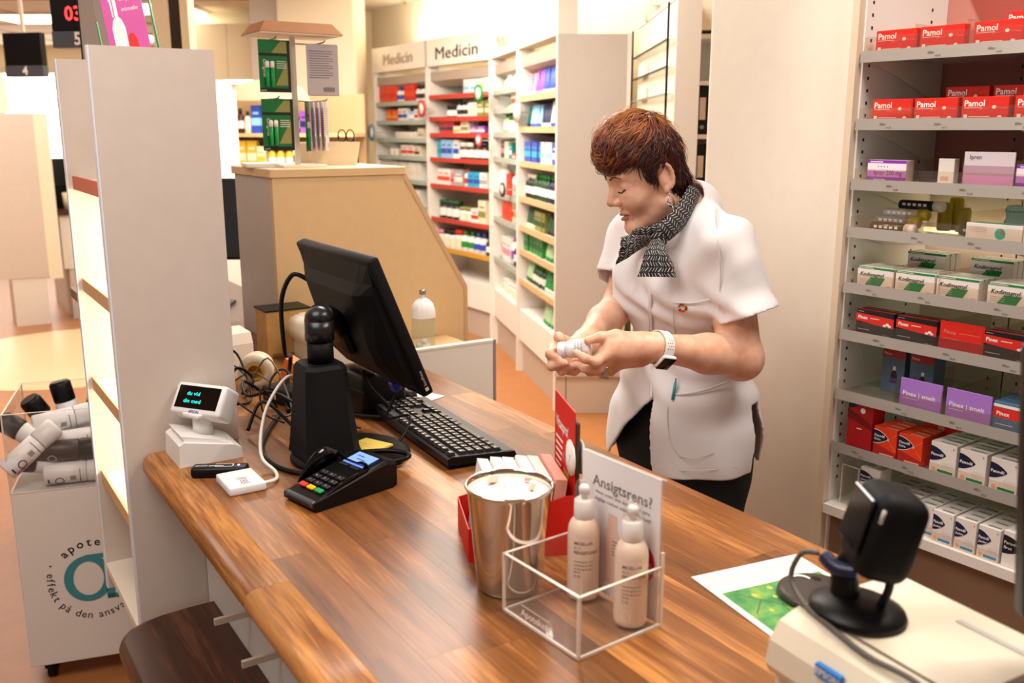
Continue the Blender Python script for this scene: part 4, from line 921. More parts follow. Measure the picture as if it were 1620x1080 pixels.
m = MB().use(mat('label_paper', '#e3d8c2', .5)); RM = Matrix.Translation((0, 0, .0435)) @ Matrix.Rotation(R(-25), 4, 'Z') @ Matrix.Rotation(R(90), 4, 'Y')
m.lathe([(.022, -.03), (.043, -.03), (.043, .03), (.022, .03), (.022, -.03)], 32, RM, True, False); m.build('paper', tr)
m = MB().use(mat('yellow_core', '#d9a01c', .5)); m.lathe([(.0, -.0), (.0219, -.0), (.0219, .032), (.018, .032), (.018, .002), (0, .002)], 28, RM, True, False); m.build('core', tr)
pb = cthing('paper_stack', 'white box of folded papers against the display unit panel', 'box', -.55, .36, CZT, 12)
m = MB().use(M_PAPER); m.box((0, 0, .045), (.10, .07, .09), None, .002); m.build('box_body', pb); m = MB().use(M_PRINTW); m.prism([(-.05, .091), (.05, .091), (.04, .12), (-.02, .13)], -.034, .034, 'y'); m.build('flap', pb)
ob = cthing('orange_star_box', 'orange and black folded packet lying behind the cable tangle', 'packet', -.36, .46, CZT, 40)
m = MB().use(mat('orange_packet', '#d9701c', .45)); m.prism([(-.04, 0), (.04, 0), (.02, .06), (-.01, .075)], -.02, .02, 'y'); m.build('packet_body', ob)
ms = cthing('computer_mouse', 'dark mouse lying under the lower edge of the monitor', 'mouse', -.09, .635, CZT + .0016, 25)
m = MB().use(M_BLACK); vs = []; fs = []
m.lathe([(.028, 0), (.03, .006), (.028, .018), (.02, .027), (.008, .031), (0, .0315)], 24, Matrix.Scale(1.7, 4, (1, 0, 0))); m.build('shell', ms)
m = MB().use(M_DGREY); m.b2((.018, -.004, .024), (.034, .004, .029)); m.build('wheel', ms)
for i, (u, w, rz_, sx, sy, lab, mm) in enumerate(((-.12, .64, 20, .20, .14, 'printed white sheet lying under the monitor near the keyboard', M_PAPER), (-.26, .66, -12, .18, .13, 'crumpled white sheet lying in front of the receipt printer', M_PAPER))):
    t = cthing('paper_sheet', lab, 'paper', u, w, CZT + .0004 + i * .001, rz_); MB().use(mm).b2((-sx / 2, -sy / 2, 0), (sx / 2, sy / 2, .0008)).build('sheet', t)
    m = MB().use(mat('pink_ink', '#b98a86', .5))
    for k in range(5): m.b2((-sx * .4, -sy * .35 + k * .02, .0009), (sx * .3, -sy * .34 + k * .02, .0011))
    m.build('print', t)
# ---- cables
def cable(pts, r, mm, lab): tag(MB().use(mm).tube(pts, r, 8).build('cable'), lab, 'cable', 'cables on the counter')
CB = M_BLACK; Z = CZT
cable([W(.255, .13, Z + .008), W(.285, .165, Z + .006), W(.305, .175, Z + .005)], .001, M_WPLA, 'short white lead stub of the contactless reader') if False else None
cable([W(.31, .152, Z + .008), W(.30, .185, Z + .006), W(.255, .20, Z + .005), W(.21, .19, Z + .02), W(.16, .205, Z + .05), W(.10, .24, Z + .09), W(.06, .29, Z + .13), W(.02, .33, Z + .12), W(-.04, .36, Z + .03)], .0035, mat('white_cable', '#dedad2', .4), 'white cable rising from the contactless reader to the tangle')
cable([W(.365, .355, Z + .02), W(.345, .39, Z + .012), W(.36, .43, Z + .02), W(.34, .44, Z + .022), W(.30, .405, Z + .022), W(.28, .33, Z + .020), W(.31, .26, Z + .006), W(.24, .215, Z + .005), W(.13, .215, Z + .005), W(.02, .26, Z + .006), W(-.1, .33, Z + .006)], .005, CB, 'thick black cable looping from the payment terminal round the stand')
TLb = (mo.matrix_basis @ TB) @ Vector((-.165, -.04, .075))
cable([TLb, TLb + Vector((-.035, -.005, .012)), TLb + Vector((-.062, -.01, -.05)), TLb + Vector((-.062, .0, -.17)), W(-.26, .42, 1.05), W(-.22, .39, Z + .02), W(-.12, .36, Z + .006)], .0055, CB, 'black cable hanging from the side of the monitor')
BL = (mo.matrix_basis @ TB) @ Vector((.085, -.034, -.168))
cable([BL, BL + Vector((-.02, -.02, -.05)), W(.20, .52, Z + .05), W(.24, .47, Z + .012), W(.22, .43, Z + .017)], .0028, CB, 'thin black cable hanging from the blue plug to the base')
BL2 = (mo.matrix_basis @ TB) @ Vector((-.03, -.05, -.13))
cable([BL2, BL2 + Vector((.015, .0, -.04)), BL2 + Vector((.055, .0, -.085)), W(.06, .52, Z + .012), W(-.02, .46, Z + .008)], .005, CB, 'black cable looping under the monitor behind the stand')
random.seed(11)
cols = [(CB, 'black'), (mat('grey_cable', '#5d5852'), 'grey'), (CB, 'black'), (mat('dark_grey_cable', '#332f2d', .5), 'dark grey')]
for i in range(11):
    u, w = random.uniform(-.34, .08), random.uniform(.25, .40); n_ = random.randint(4, 5); pts = []; a = random.uniform(0, 6.28); rr = random.uniform(.05, .10)
    for k in range(n_):
        uu = min(max(u + rr * math.cos(a + k * 1.1) + .02 * k * random.uniform(-1, 1), -.42), .10); ww = min(max(w + rr * .7 * math.sin(a + k * 1.1), .222), .47)
        pts.append(W(uu, ww, Z + .006 + random.uniform(0, .10) * (1 if 0 < k < n_ - 1 else .1)))
    mm, cn = cols[i % 4]
    cable(pts, random.choice((.0022, .003, .0038)), mm, f'loose {cn} cable in the tangle between the display unit and the monitor stand')
# ================================================================ tall medicine shelves behind the counter
def sthing(name, label, cat, u, w, z, rz=0, group=None): return thing(name, label, cat, SW(u, w, z), SROT + R(rz), group)
su = thing('medicine_shelf_unit', 'tall white shelf unit with angled metal shelves of medicine behind the counter', 'shelf unit', SW(0, 0, 0), SROT)
SD = .34; SL_ = 1.0
m = MB().use(M_WHITE); m.b2((-.045, .01, .0), (-.024, SD, 2.6)); m.build('side_panel', su)
MB().use(mat('warm_edge_trim', '#d7c3ab', .5)).b2((-.046, -.012, .0), (-.028, .0095, 2.6)).build('edge_trim', su)
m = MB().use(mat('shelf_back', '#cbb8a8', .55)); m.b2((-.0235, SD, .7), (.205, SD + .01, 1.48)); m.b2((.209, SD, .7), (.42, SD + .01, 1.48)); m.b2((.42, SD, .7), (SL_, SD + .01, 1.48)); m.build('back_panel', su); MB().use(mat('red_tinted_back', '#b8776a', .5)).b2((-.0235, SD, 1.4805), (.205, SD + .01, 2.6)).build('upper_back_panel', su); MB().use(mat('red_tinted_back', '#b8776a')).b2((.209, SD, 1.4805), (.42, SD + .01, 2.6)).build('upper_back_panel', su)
m = MB().use(mat('dark_joint', '#3a2f2a', .6)); m.b2((.2052, SD + .001, .7), (.2088, SD + .009, 2.6)); m.build('back_joint', su)
m = MB().use(M_PRINTK)
for k in range(64):
    z = .75 + k * .0275
    for x in (-.0238, ):
        m.b2((x, .03, z), (x + .0006, .036, z + .007)); m.b2((x, .27, z), (x + .0006, .276, z + .007))
    m.b2((.17, SD - .0008, z), (.174, SD, z + .008)); m.b2((.24, SD - .0008, z), (.244, SD, z + .008))
m.build('peg_slots', su)['kind'] = 'stuff'
M_KICK = mat('shaded_kick_laminate', '#8a6a52', .5)  # beige laminate coloured brown, the shadow on it put into the colour
MB().use(M_KICK).b2((-.0235, .02, 0), (SL_, .04, .668)).build('front_board', su)
MB().use(mat('pale_deck', '#e9e2d8', .45)).b2((-.0235, -.016, .67), (SL_, SD - .001, .694)).build('bottom_deck', su)  # deck in a paler tone than the shelf plates
LV = [1.773, 1.625, 1.490, 1.380, 1.250, 1.136, .988, .855]
M_SHELFP = mat('shelf_plate', '#cfc6bb', .4)
for i, z in enumerate(LV):
    o = MB().use(M_GLASS if i >= 3 else M_SHELFP).b2((-.0232, .004, z - .014), (SL_, SD - .002, z - .008)).build('shelf', su)
    lipm = M_ALU
    MB().use(lipm).prism([(-.004, z - .0245), (.002, z - .0245), (.004, z - .002), (-.0005, z + .0005)], -.0232, SL_, 'x').build('price_rail', o)
    k = MB().use(M_PRINTK)
    for q in range(4):
        if (i + q) % 3 == 0: continue
        x = .02 + q * .10 + .03 * ((i * 7 + q) % 3); sl = Matrix.Translation((x, -.0042, z - .018)) @ Matrix.Rotation(R(-9), 4, 'X')
        k.text('%d%d,%d5' % (3 + (i * 3 + q) % 6, (i + q * 5) % 10, (i * q) % 10), .006, -.003, .0055, 0, sl); k.rect(-.012, .004, .002, .0046, 0, sl); k.rect(-.012, .0058, .004, .0064, 0, sl); k.rect(-.012, .0076, -.002, .0082, 0, sl)
    k.build('price_print', o)
    for x in (-.0195, .33, .68): MB().use(M_OFF).prism([(.006, z - .016), (SD - .01, z - .016), (SD - .01, z - (.11 if i < 3 else .06)), (.14, z - .05)][::-1], x, x + .002, 'x').build('bracket', o)
# dark red header board over the upper shelves
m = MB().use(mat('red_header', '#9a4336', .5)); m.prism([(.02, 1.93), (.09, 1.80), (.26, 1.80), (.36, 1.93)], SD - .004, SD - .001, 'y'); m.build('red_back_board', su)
dv = MB().use(acrylic('divider_acrylic', '#f7f1ea', .985))
for i, xs in enumerate(((.1, .216, .34), (.104, .212, .320), (.108, .14, .235, .345), (.115, .24), (.098, .208), (.205, .315), (.128, .24, .355))):
    z = LV[i]
    for x in xs: dv.b2((x - .0006, .006, z - .0075), (x + .0006, .26, z + .05))
    dv.b2((-.02, .003, z + .0), (.45, .0042, z + .024 if i > 0 else z + .03))
dv.build('clear_divider', su)
MB().use(mat('shelf_tube', '#ffe9cc', .4, emit=5)).b2((-.01, .30, 1.352), (.5, .32, 1.362)).build('light_strip', su)

# ---- cartons
def carton(name, w, h, d, body, fn, cat='carton', top=None, label='', group=None):
    """box thing: front faces local -Y, origin at the middle of its front bottom edge"""
    t = thing(name, label, cat, (0, 0, 0), 0, group)
    m = MB().use(body); m.b2((-w / 2, 0, 0), (w / 2, d, h), None, .0008); m.build('carton_body', t)
    p = MB(); fn(p, w, h, -.0004)
    if top: top(p, w, h, d)
    p.build('printed_front', t); return t
GL = lambda n, c: mat(n, c, .45)
W_, K_ = M_PRINTW, M_PRINTK
def f_pamol(p, w, h, y):
    p.use(GL('pamol_glow', '#f0664f')); p.poly([(w * .16, h * .58), (-w * .1, h * .52), (-w * .12, h * .46)], y); p.poly([(w * .16, h * .58), (w * .48, h * .55), (w * .48, h * .50)], y); p.rect(-w * .5, h * .0, w * .5, h * .02, y)
    p.use(W_).poly([(w * .2 + w * .045 * math.cos(t), h * .58 + h * .07 * math.sin(t)) for t in np.linspace(0, 5.8, 12)], y - .0001)
    p.text('Pamol', -w * .44, h * .62, h * .36, y - .0002, bold=.02, sq=1.0); p.rect(-w * .44, h * .55, -w * .05, h * .57, y)
    p.rect(-w * .44, h * .14, -w * .36, h * .29, y); p.rect(-w * .33, h * .19, w * .12, h * .215, y); p.poly([(w * .33 + w * .05 * math.cos(t), h * .17 + h * .08 * math.sin(t)) for t in np.linspace(0, math.pi, 8)], y)
def f_ipren(p, w, h, y, txt='Ipren 200 mg'):
    p.use(GL('ipren_white', '#efe6f2')).rect(-w / 2, h * .55, w / 2, h * .86, y); p.use(GL('ipren_violet', '#8a2fae')).rect(-w / 2, h * .86, w / 2, h, y); p.rect(-w / 2, 0, w / 2, h * .28, y)
    p.use(GL('ipren_lilac', '#c27fd6')).rect(-w / 2, h * .28, w / 2, h * .55, y)
    p.use(GL('ipren_ink', '#3a1d4d')).text(txt, -w * .32, h * .36, h * .30, y - .0003, width=w * .72)
    for k in range(4): p.poly([(-w * .22 + k * w * .08 + w * .014 * math.cos(t), h * .72 + h * .03 * math.sin(t)) for t in np.linspace(0, 5.6, 8)], y - .0002)
    p.use(W_).rect(-w * .44, h * .90, -w * .1, h * .94, y - .0002); p.text('ibuprofen', -w * .32, h * .12, h * .15, y - .0002)
def f_kodi(p, w, h, y):
    p.use(GL('kodi_green', '#12823f')).rect(-w / 2, h * .90, w / 2, h, y); p.poly([(-w * .30, h * .04), (w * .13, h * .04), (w * .27, h * .52), (-w * .12, h * .52)], y)
    p.use(K_).text('Kodimagnyl', -w * .42, h * .55, h * .27, y - .0003, width=w * .64, bold=.015, shear=.25); p.use(W_).rect(-w * .46, h * .935, -w * .05, h * .96, y - .0002)
    p.use(GL('grey_small', '#b9b2ac')); 
    for k in range(3): p.rect(-w * .42, h * (.40 - k * .09), -w * .1, h * (.42 - k * .09), y - .0002)
    p.use(GL('pinkish_small', '#d6a59a')).rect(w * .32, h * .12, w * .45, h * .16, y)
def f_pinex(p, w, h, y):
    p.use(GL('pinex_red', '#d92a1c')).poly([(-w / 2, h * .55), (w / 2, h * .42), (w / 2, h * .80), (-w / 2, h * .86)], y)
    p.use(W_).text('Pinex', -w * .44, h * .64, h * .19, y - .0002, bold=.025); p.rect(-w * .12, h * .69, w * .12, h * .715, y - .0002)
    for a, b in ((.27, .50), (.34, .56), (.40, .50)): p.poly([(w * a + w * .045 * math.cos(t), h * b + h * .05 * math.sin(t)) for t in np.linspace(0, 5.7, 9)], y - .0003)
    p.use(GL('grey_small', '#b9b2ac')).rect(-w * .44, h * .22, -w * .12, h * .245, y); p.text('500 mg', w * .24, h * .08, h * .1, y); p.rect(-w * .46, h * .92, -w * .3, h * .94, y)
def emblem(p, x0, x1, zc, hh_, y, mm, rim=None):
    pts = [(x0, zc - hh_)] + [(x0 + (x1 - x0) * t, zc - hh_ * math.cos(t * math.pi / 2) ** .8) for t in np.linspace(.08, 1, 9)] + [(x0 + (x1 - x0) * t, zc + hh_ * math.cos(t * math.pi / 2) ** .8) for t in np.linspace(.95, .08, 9)] + [(x0, zc + hh_)]
    if rim: p.use(rim).poly([(a + (.0012 if a > x0 else 0), zc + (b - zc) * 1.09) for a, b in pts], y + .0001)
    p.use(mm).poly(pts, y)
def f_panodil(p, w, h, y, sub=None, bar=('panodil_green', '#157a44'), zc=.62, body2=None):
    emblem(p, -w * .5, w * .12, h * zc, h * .24, y - .0002, GL('navy_emblem', '#12173c'))
    p.use(W_).text('Panodil', -w * .46, h * (zc - .06 if not sub else zc - .02), h * .13, y - .0005, width=w * .47, bold=.02)
    if sub: p.text(sub, -w * .46, h * (zc - .14), h * .1, y - .0005, bold=.02)
    p.use(GL(*bar)).rect(-w * .18, h * .06, w * .42, h * .14, y); p.use(GL('grey_small', '#b9b2ac'))
    for k in range(4): p.rect(-w * .0, h * (.36 - k * .055), w * .42, h * (.37 - k * .055), y)
    p.use(GL('peach_dot', '#e0a070')).poly([(-w * .32 + w * .09 * math.cos(t), h * .12 + h * .07 * math.sin(t)) for t in np.linspace(0, 5.7, 10)], y)
    p.use(GL('coral_dot', '#d86a5c')).poly([(w * .38 + w * .03 * math.cos(t), h * .88 + h * .03 * math.sin(t)) for t in np.linspace(0, 5.7, 8)], y)
    p.use(GL('warm_lower', '#dcc6b6')).rect(-w / 2, 0, w / 2, h * .30, y + .0002)
def f_extra(p, w, h, y):
    p.use(GL('extra_glow', '#f08a4a')).poly([(w * .12, h * .60), (w * .5, h * .30), (w * .5, h * .26)], y); p.poly([(w * .12, h * .60), (w * .46, h * .86), (w * .5, h * .86)], y)
    p.use(GL('extra_low', '#b3241a')).poly([(-w / 2, 0), (w / 2, 0), (w / 2, h * .2), (-w / 2, h * .42)], y + .0001)
    emblem(p, -w * .5, w * .14, h * .66, h * .23, y - .0002, GL('navy_emblem', '#12173c'), W_)
    p.use(W_).text('Panodil', -w * .46, h * .66, h * .12, y - .0005, width=w * .44, bold=.02); p.text('Extra', -w * .46, h * .54, h * .11, y - .0005, bold=.02); p.use(GL('pale_bar', '#eab49c')).rect(-w * .2, h * .06, w * .42, h * .11, y)
    p.poly([(w * .14 + w * .05 * math.cos(t), h * .62 + h * .05 * math.sin(t)) for t in np.linspace(0, 5.7, 9)], y - .0003)
def top_text(p, w, h, d):
    p.use(GL('grey_lid_print', '#8f887f')); M = Matrix(((1, 0, 0, 0), (0, 0, 1, 0), (0, 1, 0, h + .0003), (0, 0, 0, 1))); p.rect(-w * .2, d * .3, w * .4, d * .55, 0, M)
def sput(proto, first, u, w, z, label, group, rz=0):
    o = proto if first else copy_tree(proto)
    o.location = SW(u, w, z - .0075 if z < 1.8 and z > .7 else z); o.rotation_euler = (0, 0, SROT + R(rz)); o['label'] = label; o['group'] = group; return o
WHITEC = GL('white_carton', '#ebe4dd'); REDC = GL('red_carton_board', '#dc2616')
DZ = -.0
# red painkiller cartons, two top shelves
pam = carton('red_carton', .098, .050, .022, REDC, f_pamol); G = 'red painkiller cartons on the two top shelves'; first = True
for u, k, row in ((.052, 1, 0), (.158, 1, 0), (.276, 1, 0), (.276, 2, 0), (.056, 1, 1), (.159, 1, 1), (.159, 2, 1), (.266, 1, 1), (.266, 2, 1), (.376, 1, 1), (.376, 2, 1)):
    z = LV[row]; i = [.052, .158, .276].index(u) if row == 0 else [.056, .159, .266, .376].index(u)
    lab = f'red carton on the {"top" if row == 0 else "second"} shelf, {ORD[i]} from the pier' + ('' if k == 1 else ', standing behind')
    o = sput(pam, first, u + (.012 if k == 2 else 0), .012 + (.1 if k == 2 else 0), z + (.026 if k == 2 else 0), lab, G); first = False
bl = thing('stacked_carton', 'flat red carton lying under the raised one at the back of the second shelf', 'carton', (0, 0, 0)); bpy.data.objects.remove(bl)
# under the raised back cartons stand flat ones so that nothing floats
flat = carton('flat_red_carton', .098, .026, .05, REDC, lambda p, w, h, y: p.use(W_).rect(-w * .4, h * .4, w * .1, h * .5, y)); first = True
for u, row in ((.276, 0), (.159, 1), (.266, 1), (.376, 1)):
    o = sput(flat, first, u + .012, .098, LV[row], f'flat red carton under a raised rear one, {"top" if row == 0 else "second"} shelf, {ORD[[.276, .159, .266, .376].index(u)]} such', 'flat red cartons under the raised ones'); first = False
# third shelf
t = carton('violet_carton', .096, .052, .03, GL('ipren_white2', '#efe6f2'), f_ipren); sput(t, True, .056, .012, LV[2], 'violet and white carton beside the pier on the third shelf', 'violet cartons')
t = carton('violet_carton', .12, .050, .03, GL('ipren_white2', '#efe6f2'), lambda p, w, h, y: f_ipren(p, w, h, y, 'Ipren gel')); sput(t, True, .405, .012, LV[2], 'violet and white gel carton cut by the picture edge, third shelf', 'violet cartons')
t = carton('silver_card', .106, .074, .003, GL('silver_lilac', '#d7ccd2'), lambda p, w, h, y: (p.use(GL('pink_lilac_print', '#d79ad6')).rect(-w / 2, 0, w / 2, h * .35, y), p.use(GL('mauve_band', '#b794a6')).rect(-w / 2, h * .35, w / 2, h * .62, y), p.use(GL('ipren_ink', '#3a1d4d')).text('Ipren', -w * .38, h * .80, h * .17, y - .0003)), 'card'); sput(t, True, .287, .012, LV[2], 'silver and lilac advertising card upright on the third shelf', 'shelf cards')
t = carton('white_packet', .036, .058, .02, WHITEC, lambda p, w, h, y: p.use(GL('peach_print', '#dcb7ab')).rect(-w * .3, h * .2, w * .2, h * .35, y)); sput(t, True, .186, .03, LV[2], 'small plain white packet alone in the middle of the third shelf', 'white packets')
# fourth shelf: tubes lying down, turquoise cartons
M_YEL = GL('amber_cap', '#b7a020'); M_TUBE = mat('clear_brown_tube', '#5a4322', .2)
tb = []
for i, (u, w, z, bc, lab) in enumerate(((.06, .03, .010, M_TUBE, 'amber tube with pale print lying lowest at the front of the fourth shelf'), (.055, .055, .024, GL('grey_tube', '#9b938a'), 'grey tube with yellow cap lying second from the bottom on the fourth shelf'),
   (.06, .08, .040, GL('white_tube', '#c9c2b6'), 'white tube with yellow cap lying third from the bottom on the fourth shelf'), (.075, .115, .058, GL('black_tube', '#1c1918'), 'black tube with white cap lying on top of the tube pile'), (.24, .09, .012, GL('brown_tube', '#3a2a16'), 'brown tube lying alone on the fourth shelf beside turquoise cartons'))):
    t = thing('medicine_tube', lab, 'tube', SW(u - .04, w, LV[3] - .0078 + z), SROT, 'tubes lying on the fourth shelf')
    RX = Matrix.Rotation(R(90), 4, 'Y'); MB().use(bc).lathe([(.0, 0), (.0105, .0), (.0115, .004), (.0115, .085)], 16, RX).build('tube_body', t)
    MB().use(M_YEL if i in (1, 2) else W_).lathe([(.0122, .085), (.0125, .105), (.010, .108), (0, .108)], 16, RX).build('cap', t); m = MB().use(W_)
    for k in range(5): m.box((.015 + k * .013, -.0114, .002), (.008, .0006, .006))
    m.build('print', t)
for i, (u, w, k) in enumerate(((.20, .17, 0), (.155, .17, 1), (.165, .2, 2))):
    t = thing('amber_cup', ['amber lid standing behind the brown tube', 'stack of yellow caps behind the tubes', 'tall yellow cap at the back of the fourth shelf'][i], 'cap', SW(u - .04, w, LV[3] - .0078), SROT, 'yellow caps on the fourth shelf'); MB().use(M_YEL).lathe([(.014, 0), (.016, .004), (.016, .05 + .01 * k), (.013, .055 + .01 * k), (0, .055 + .01 * k)], 18).build('cap_body', t)
TURQ = GL('turquoise', '#2bb6a2')
def f_turq(p, w, h, y): p.use(TURQ).poly([(w * .12 + h * .3 * math.cos(t), h * .5 + h * .3 * math.sin(t)) for t in np.linspace(0, 5.9, 16)], y); p.use(GL('rust_dot', '#a8694a')).poly([(w * .15 + h * .12 * math.cos(t), h * .58 + h * .12 * math.sin(t)) for t in np.linspace(0, 5.7, 10)], y - .0002); p.use(TURQ).rect(-w * .48, h * .04, -w * .4, h * .14, y); p.use(GL('grey_small', '#b9b2ac')); [p.rect(-w * .44, h * (.8 - k * .09), -w * .12, h * (.82 - k * .09), y) for k in range(4)]
t = carton('turquoise_carton', .118, .038, .04, WHITEC, f_turq, top=lambda p, w, h, d: p.use(TURQ).add([(-w * .4, .005, h + .0003), (w * .4, .005, h + .0003), (w * .4, d * .6, h + .0003), (-w * .4, d * .6, h + .0003)], [(0, 1, 2, 3)])); sput(t, True, .312, .012, LV[3], 'white carton with turquoise disc print at the front of the fourth shelf', 'turquoise cartons'); t2 = copy_tree(t); sput(t2, True, .432, .012, LV[3], 'white turquoise carton cut by the picture edge on the fourth shelf', 'turquoise cartons')
t = carton('pale_green_carton', .10, .036, .04, GL('pale_green_card', '#a9c9bb'), lambda p, w, h, y: (p.use(GL('dark_green_print', '#2f4b43')).text('Ibuprofen 200 mg', -w * .44, h * .62, h * .17, y, width=w * .6), p.use(TURQ).poly([(w * .44 + h * .32 * math.cos(t), h * .5 + h * .36 * math.sin(t)) for t in np.linspace(1.6, 4.6, 12)], y)))
sput(t, True, .345, .09, LV[3] + .036, 'pale green carton raised behind the turquoise cartons on the fourth shelf', 'green cartons'); t2 = carton('plain_green_carton', .10, .036, .05, GL('pale_green_card', '#a9c9bb'), lambda p, w, h, y: p.use(TURQ).rect(-w * .4, h * .4, w * .2, h * .5, y)); sput(t2, True, .345, .088, LV[3], 'pale green carton lying under the raised one on the fourth shelf', 'green cartons')
# fifth shelf: green and white cartons
kd = carton('green_white_carton', .094, .048, .020, WHITEC, f_kodi); first = True; G = 'green and white cartons on the fifth shelf'
for i, u in enumerate((.050, .148, .247, .360)):
    for k in range(4):
        lab = f'white green-cornered carton on the fifth shelf, {ORD[i]} from the pier' + ('' if k == 0 else f', {ORD[k]} behind')
        sput(kd, first, u, .012 + .022 * k, LV[4], lab, G); first = False
bk_ = []
for i, u in enumerate((.10, .255)):
    for k in range(3):
        o = copy_tree(kd); sput(o, True, u, .135 + .023 * k, LV[4] + .030, f'raised green-white carton, fifth shelf back, {ORD[k]} in the row {"nearer" if i == 0 else "further from"} the pier', 'raised green cartons at the back of the fifth shelf')
b = carton('cardboard_riser', .10, .030, .075, WHITEC, lambda p, w, h, y: p.use(GL('kodi_green', '#12823f')).rect(-w / 2, h * .8, w / 2, h, y)); sput(b, True, .10, .132, LV[4], 'white carton lying as a riser under the back row, nearer the pier', 'white riser cartons'); b2_ = copy_tree(b); sput(b2_, True, .255, .132, LV[4], 'white carton lying as a riser under the back row, further from the pier', 'white riser cartons')
# sixth shelf: black and red cartons, red card
px = carton('black_red_carton', .098, .060, .022, GL('black_carton', '#131012'), f_pinex, top=lambda p, w, h, d: p.use(GL('pinex_red', '#d92a1c')).add([(-w * .5, .002, h + .0003), (w * .5, .002, h + .0003), (w * .5, d * .5, h + .0003), (-w * .5, d * .5, h + .0003)], [(0, 1, 2, 3)])); first = True
for i, u in enumerate((.058, .162, .365)):
    for k in range(2):
        sput(px, first, u, .012 + .025 * k, LV[5], f'black carton with red band on the sixth shelf, {ORD[i]} from the pier' + ('' if k == 0 else ', the one behind'), 'black and red cartons on the sixth shelf'); first = False
t = carton('red_card', .10, .066, .003, REDC, lambda p, w, h, y: (p.use(GL('faint_red', '#b0140f')).rect(-w / 2, 0, w / 2, h * .4, y), p.use(GL('pale_red_print', '#e58a7c')).text('Pinex', -w * .4, h * .58, h * .2, y - .0003), p.rect(-w * .05, h * .64, w * .4, h * .655, y), p.rect(-w * .4, h * .42, -w * .05, h * .435, y)), 'card'); sput(t, True, .268, .012, LV[5], 'plain red card between the black cartons on the sixth shelf', 'shelf cards')
# seventh shelf: tall blue-grey cartons, lilac cards, red and blue carton
def f_syrup(p, w, h, y):
    p.use(GL('pinex_red_dull', '#b3211b')).rect(-w / 2, h * .70, w / 2, h * .86, y); p.use(W_).text('Pinex', -w * .42, h * .75, h * .075, y - .0002); p.use(GL('brown_bottle_print', '#3a1c22')).poly([(-w * .08, h * .20), (w * .2, h * .20), (w * .2, h * .38), (w * .1, h * .45), (w * .02, h * .45), (-w * .08, h * .38)], y); p.use(GL('violet_label', '#6b3f86')).rect(-w * .08, h * .22, w * .2, h * .30, y - .0002); p.use(W_).rect(w * .0, h * .455, w * .12, h * .53, y)
t = carton('blue_grey_carton', .060, .122, .05, GL('blue_grey_card', '#5b7488'), f_syrup); sput(t, True, .062, .10, LV[6], 'tall blue grey syrup carton nearest the pier on the seventh shelf', 'tall blue grey cartons'); t2 = copy_tree(t); sput(t2, True, .135, .10, LV[6], 'tall blue grey syrup carton second from the pier on the seventh shelf', 'tall blue grey cartons')
def f_smelt(p, w, h, y): p.use(W_).text('Pinex | smelt', -w * .42, h * .42, h * .22, y - .0002, width=w * .78, bold=.012); p.rect(-w * .42, h * .32, -w * .1, h * .335, y)
t = carton('lilac_card', .101, .068, .003, GL('lilac_card', '#a878d0'), f_smelt, 'card'); sput(t, True, .188, .012, LV[6], 'lilac card on the seventh shelf, the one nearer the pier', 'lilac cards'); t2 = copy_tree(t); sput(t2, True, .299, .012, LV[6], 'lilac card on the seventh shelf, the one beside the red and blue carton', 'lilac cards')
t = carton('red_blue_carton', .098, .062, .03, GL('blue_carton', '#4a7397'), lambda p, w, h, y: (p.use(GL('pinex_red', '#d92a1c')).rect(-w / 2, h * .45, w / 2, h * .80, y), p.use(W_).text('Pinex', -w * .42, h * .54, h * .2, y - .0002, bold=.02), p.rect(-w / 2, h * .82, w / 2, h * .92, y), p.rect(-w * .42, h * .22, -w * .05, h * .24, y)))
sput(t, True, .402, .012, LV[6], 'red and blue carton at the picture edge on the seventh shelf', 'red and blue cartons')
for i in range(2):
    o = copy_tree(t); sput(o, True, .402, .045 + .033 * i, LV[6], f'red and blue carton {"directly" if i == 0 else "two places"} behind the front one on the seventh shelf', 'red and blue cartons')
# eighth shelf
t = carton('tall_red_carton', .068, .118, .05, GL('deep_red_card', '#b0151a'), lambda p, w, h, y: (emblem(p, -w * .48, -w * .12, h * .90, h * .07, y, GL('navy_emblem', '#12173c')), p.use(W_).poly([(w * .1 + w * .1 * math.cos(q), h * .82 + h * .06 * math.sin(q)) for q in np.linspace(0, 5.7, 10)], y), p.rect(-w * .1, h * .42, w * .1, h * .44, y), p.use(GL('dark_red_band', '#7d0d12')).poly([(-w / 2, h * .62), (w / 2, h * .44), (w / 2, h * .56), (-w / 2, h * .82)], y + .0001)))
sput(t, True, .040, .014, LV[7], 'tall deep red carton beside the pier on the eighth shelf', 'red cartons')
ex = carton('orange_carton', .059, .070, .0225, M_ORANGE, f_extra, top=lambda p, w, h, d: p.use(GL('pale_bar', '#eab49c')).add([(-w * .1, .006, h + .0003), (w * .46, .006, h + .0003), (w * .46, .013, h + .0003), (-w * .1, .013, h + .0003)], [(0, 1, 2, 3)])); first = True
for i, u in enumerate((.111, .175)):
    for k in range(4): sput(ex, first, u, .012 + .0235 * k, LV[7], f'orange carton on the eighth shelf, row nearer the {"pier" if i == 0 else "white ones"}' + (', front one' if k == 0 else f', {ORD[k]} behind'), 'orange cartons on the eighth shelf'); first = False
t = carton('orange_panel_carton', .09, .085, .03, M_ORANGE, lambda p, w, h, y: (p.use(GL('pale_bar', '#eab49c')).poly([(-w * .1, 0), (w * .2, 0), (w * .05, h), (-w * .1, h)], y), p.use(REDC).poly([(0, h * .5), (w * .25, h * .25), (w * .5, h * .5), (w * .25, h * .8)], y), p.use(W_).poly([(w * .25 + w * .07 * math.cos(q), h * .52 + h * .08 * math.sin(q)) for q in np.linspace(0, 5.7, 9)], y - .0002))); sput(t, True, .19, .115, LV[7], 'orange and white carton with red diamond at the back of the eighth shelf', 'orange cartons on the eighth shelf')
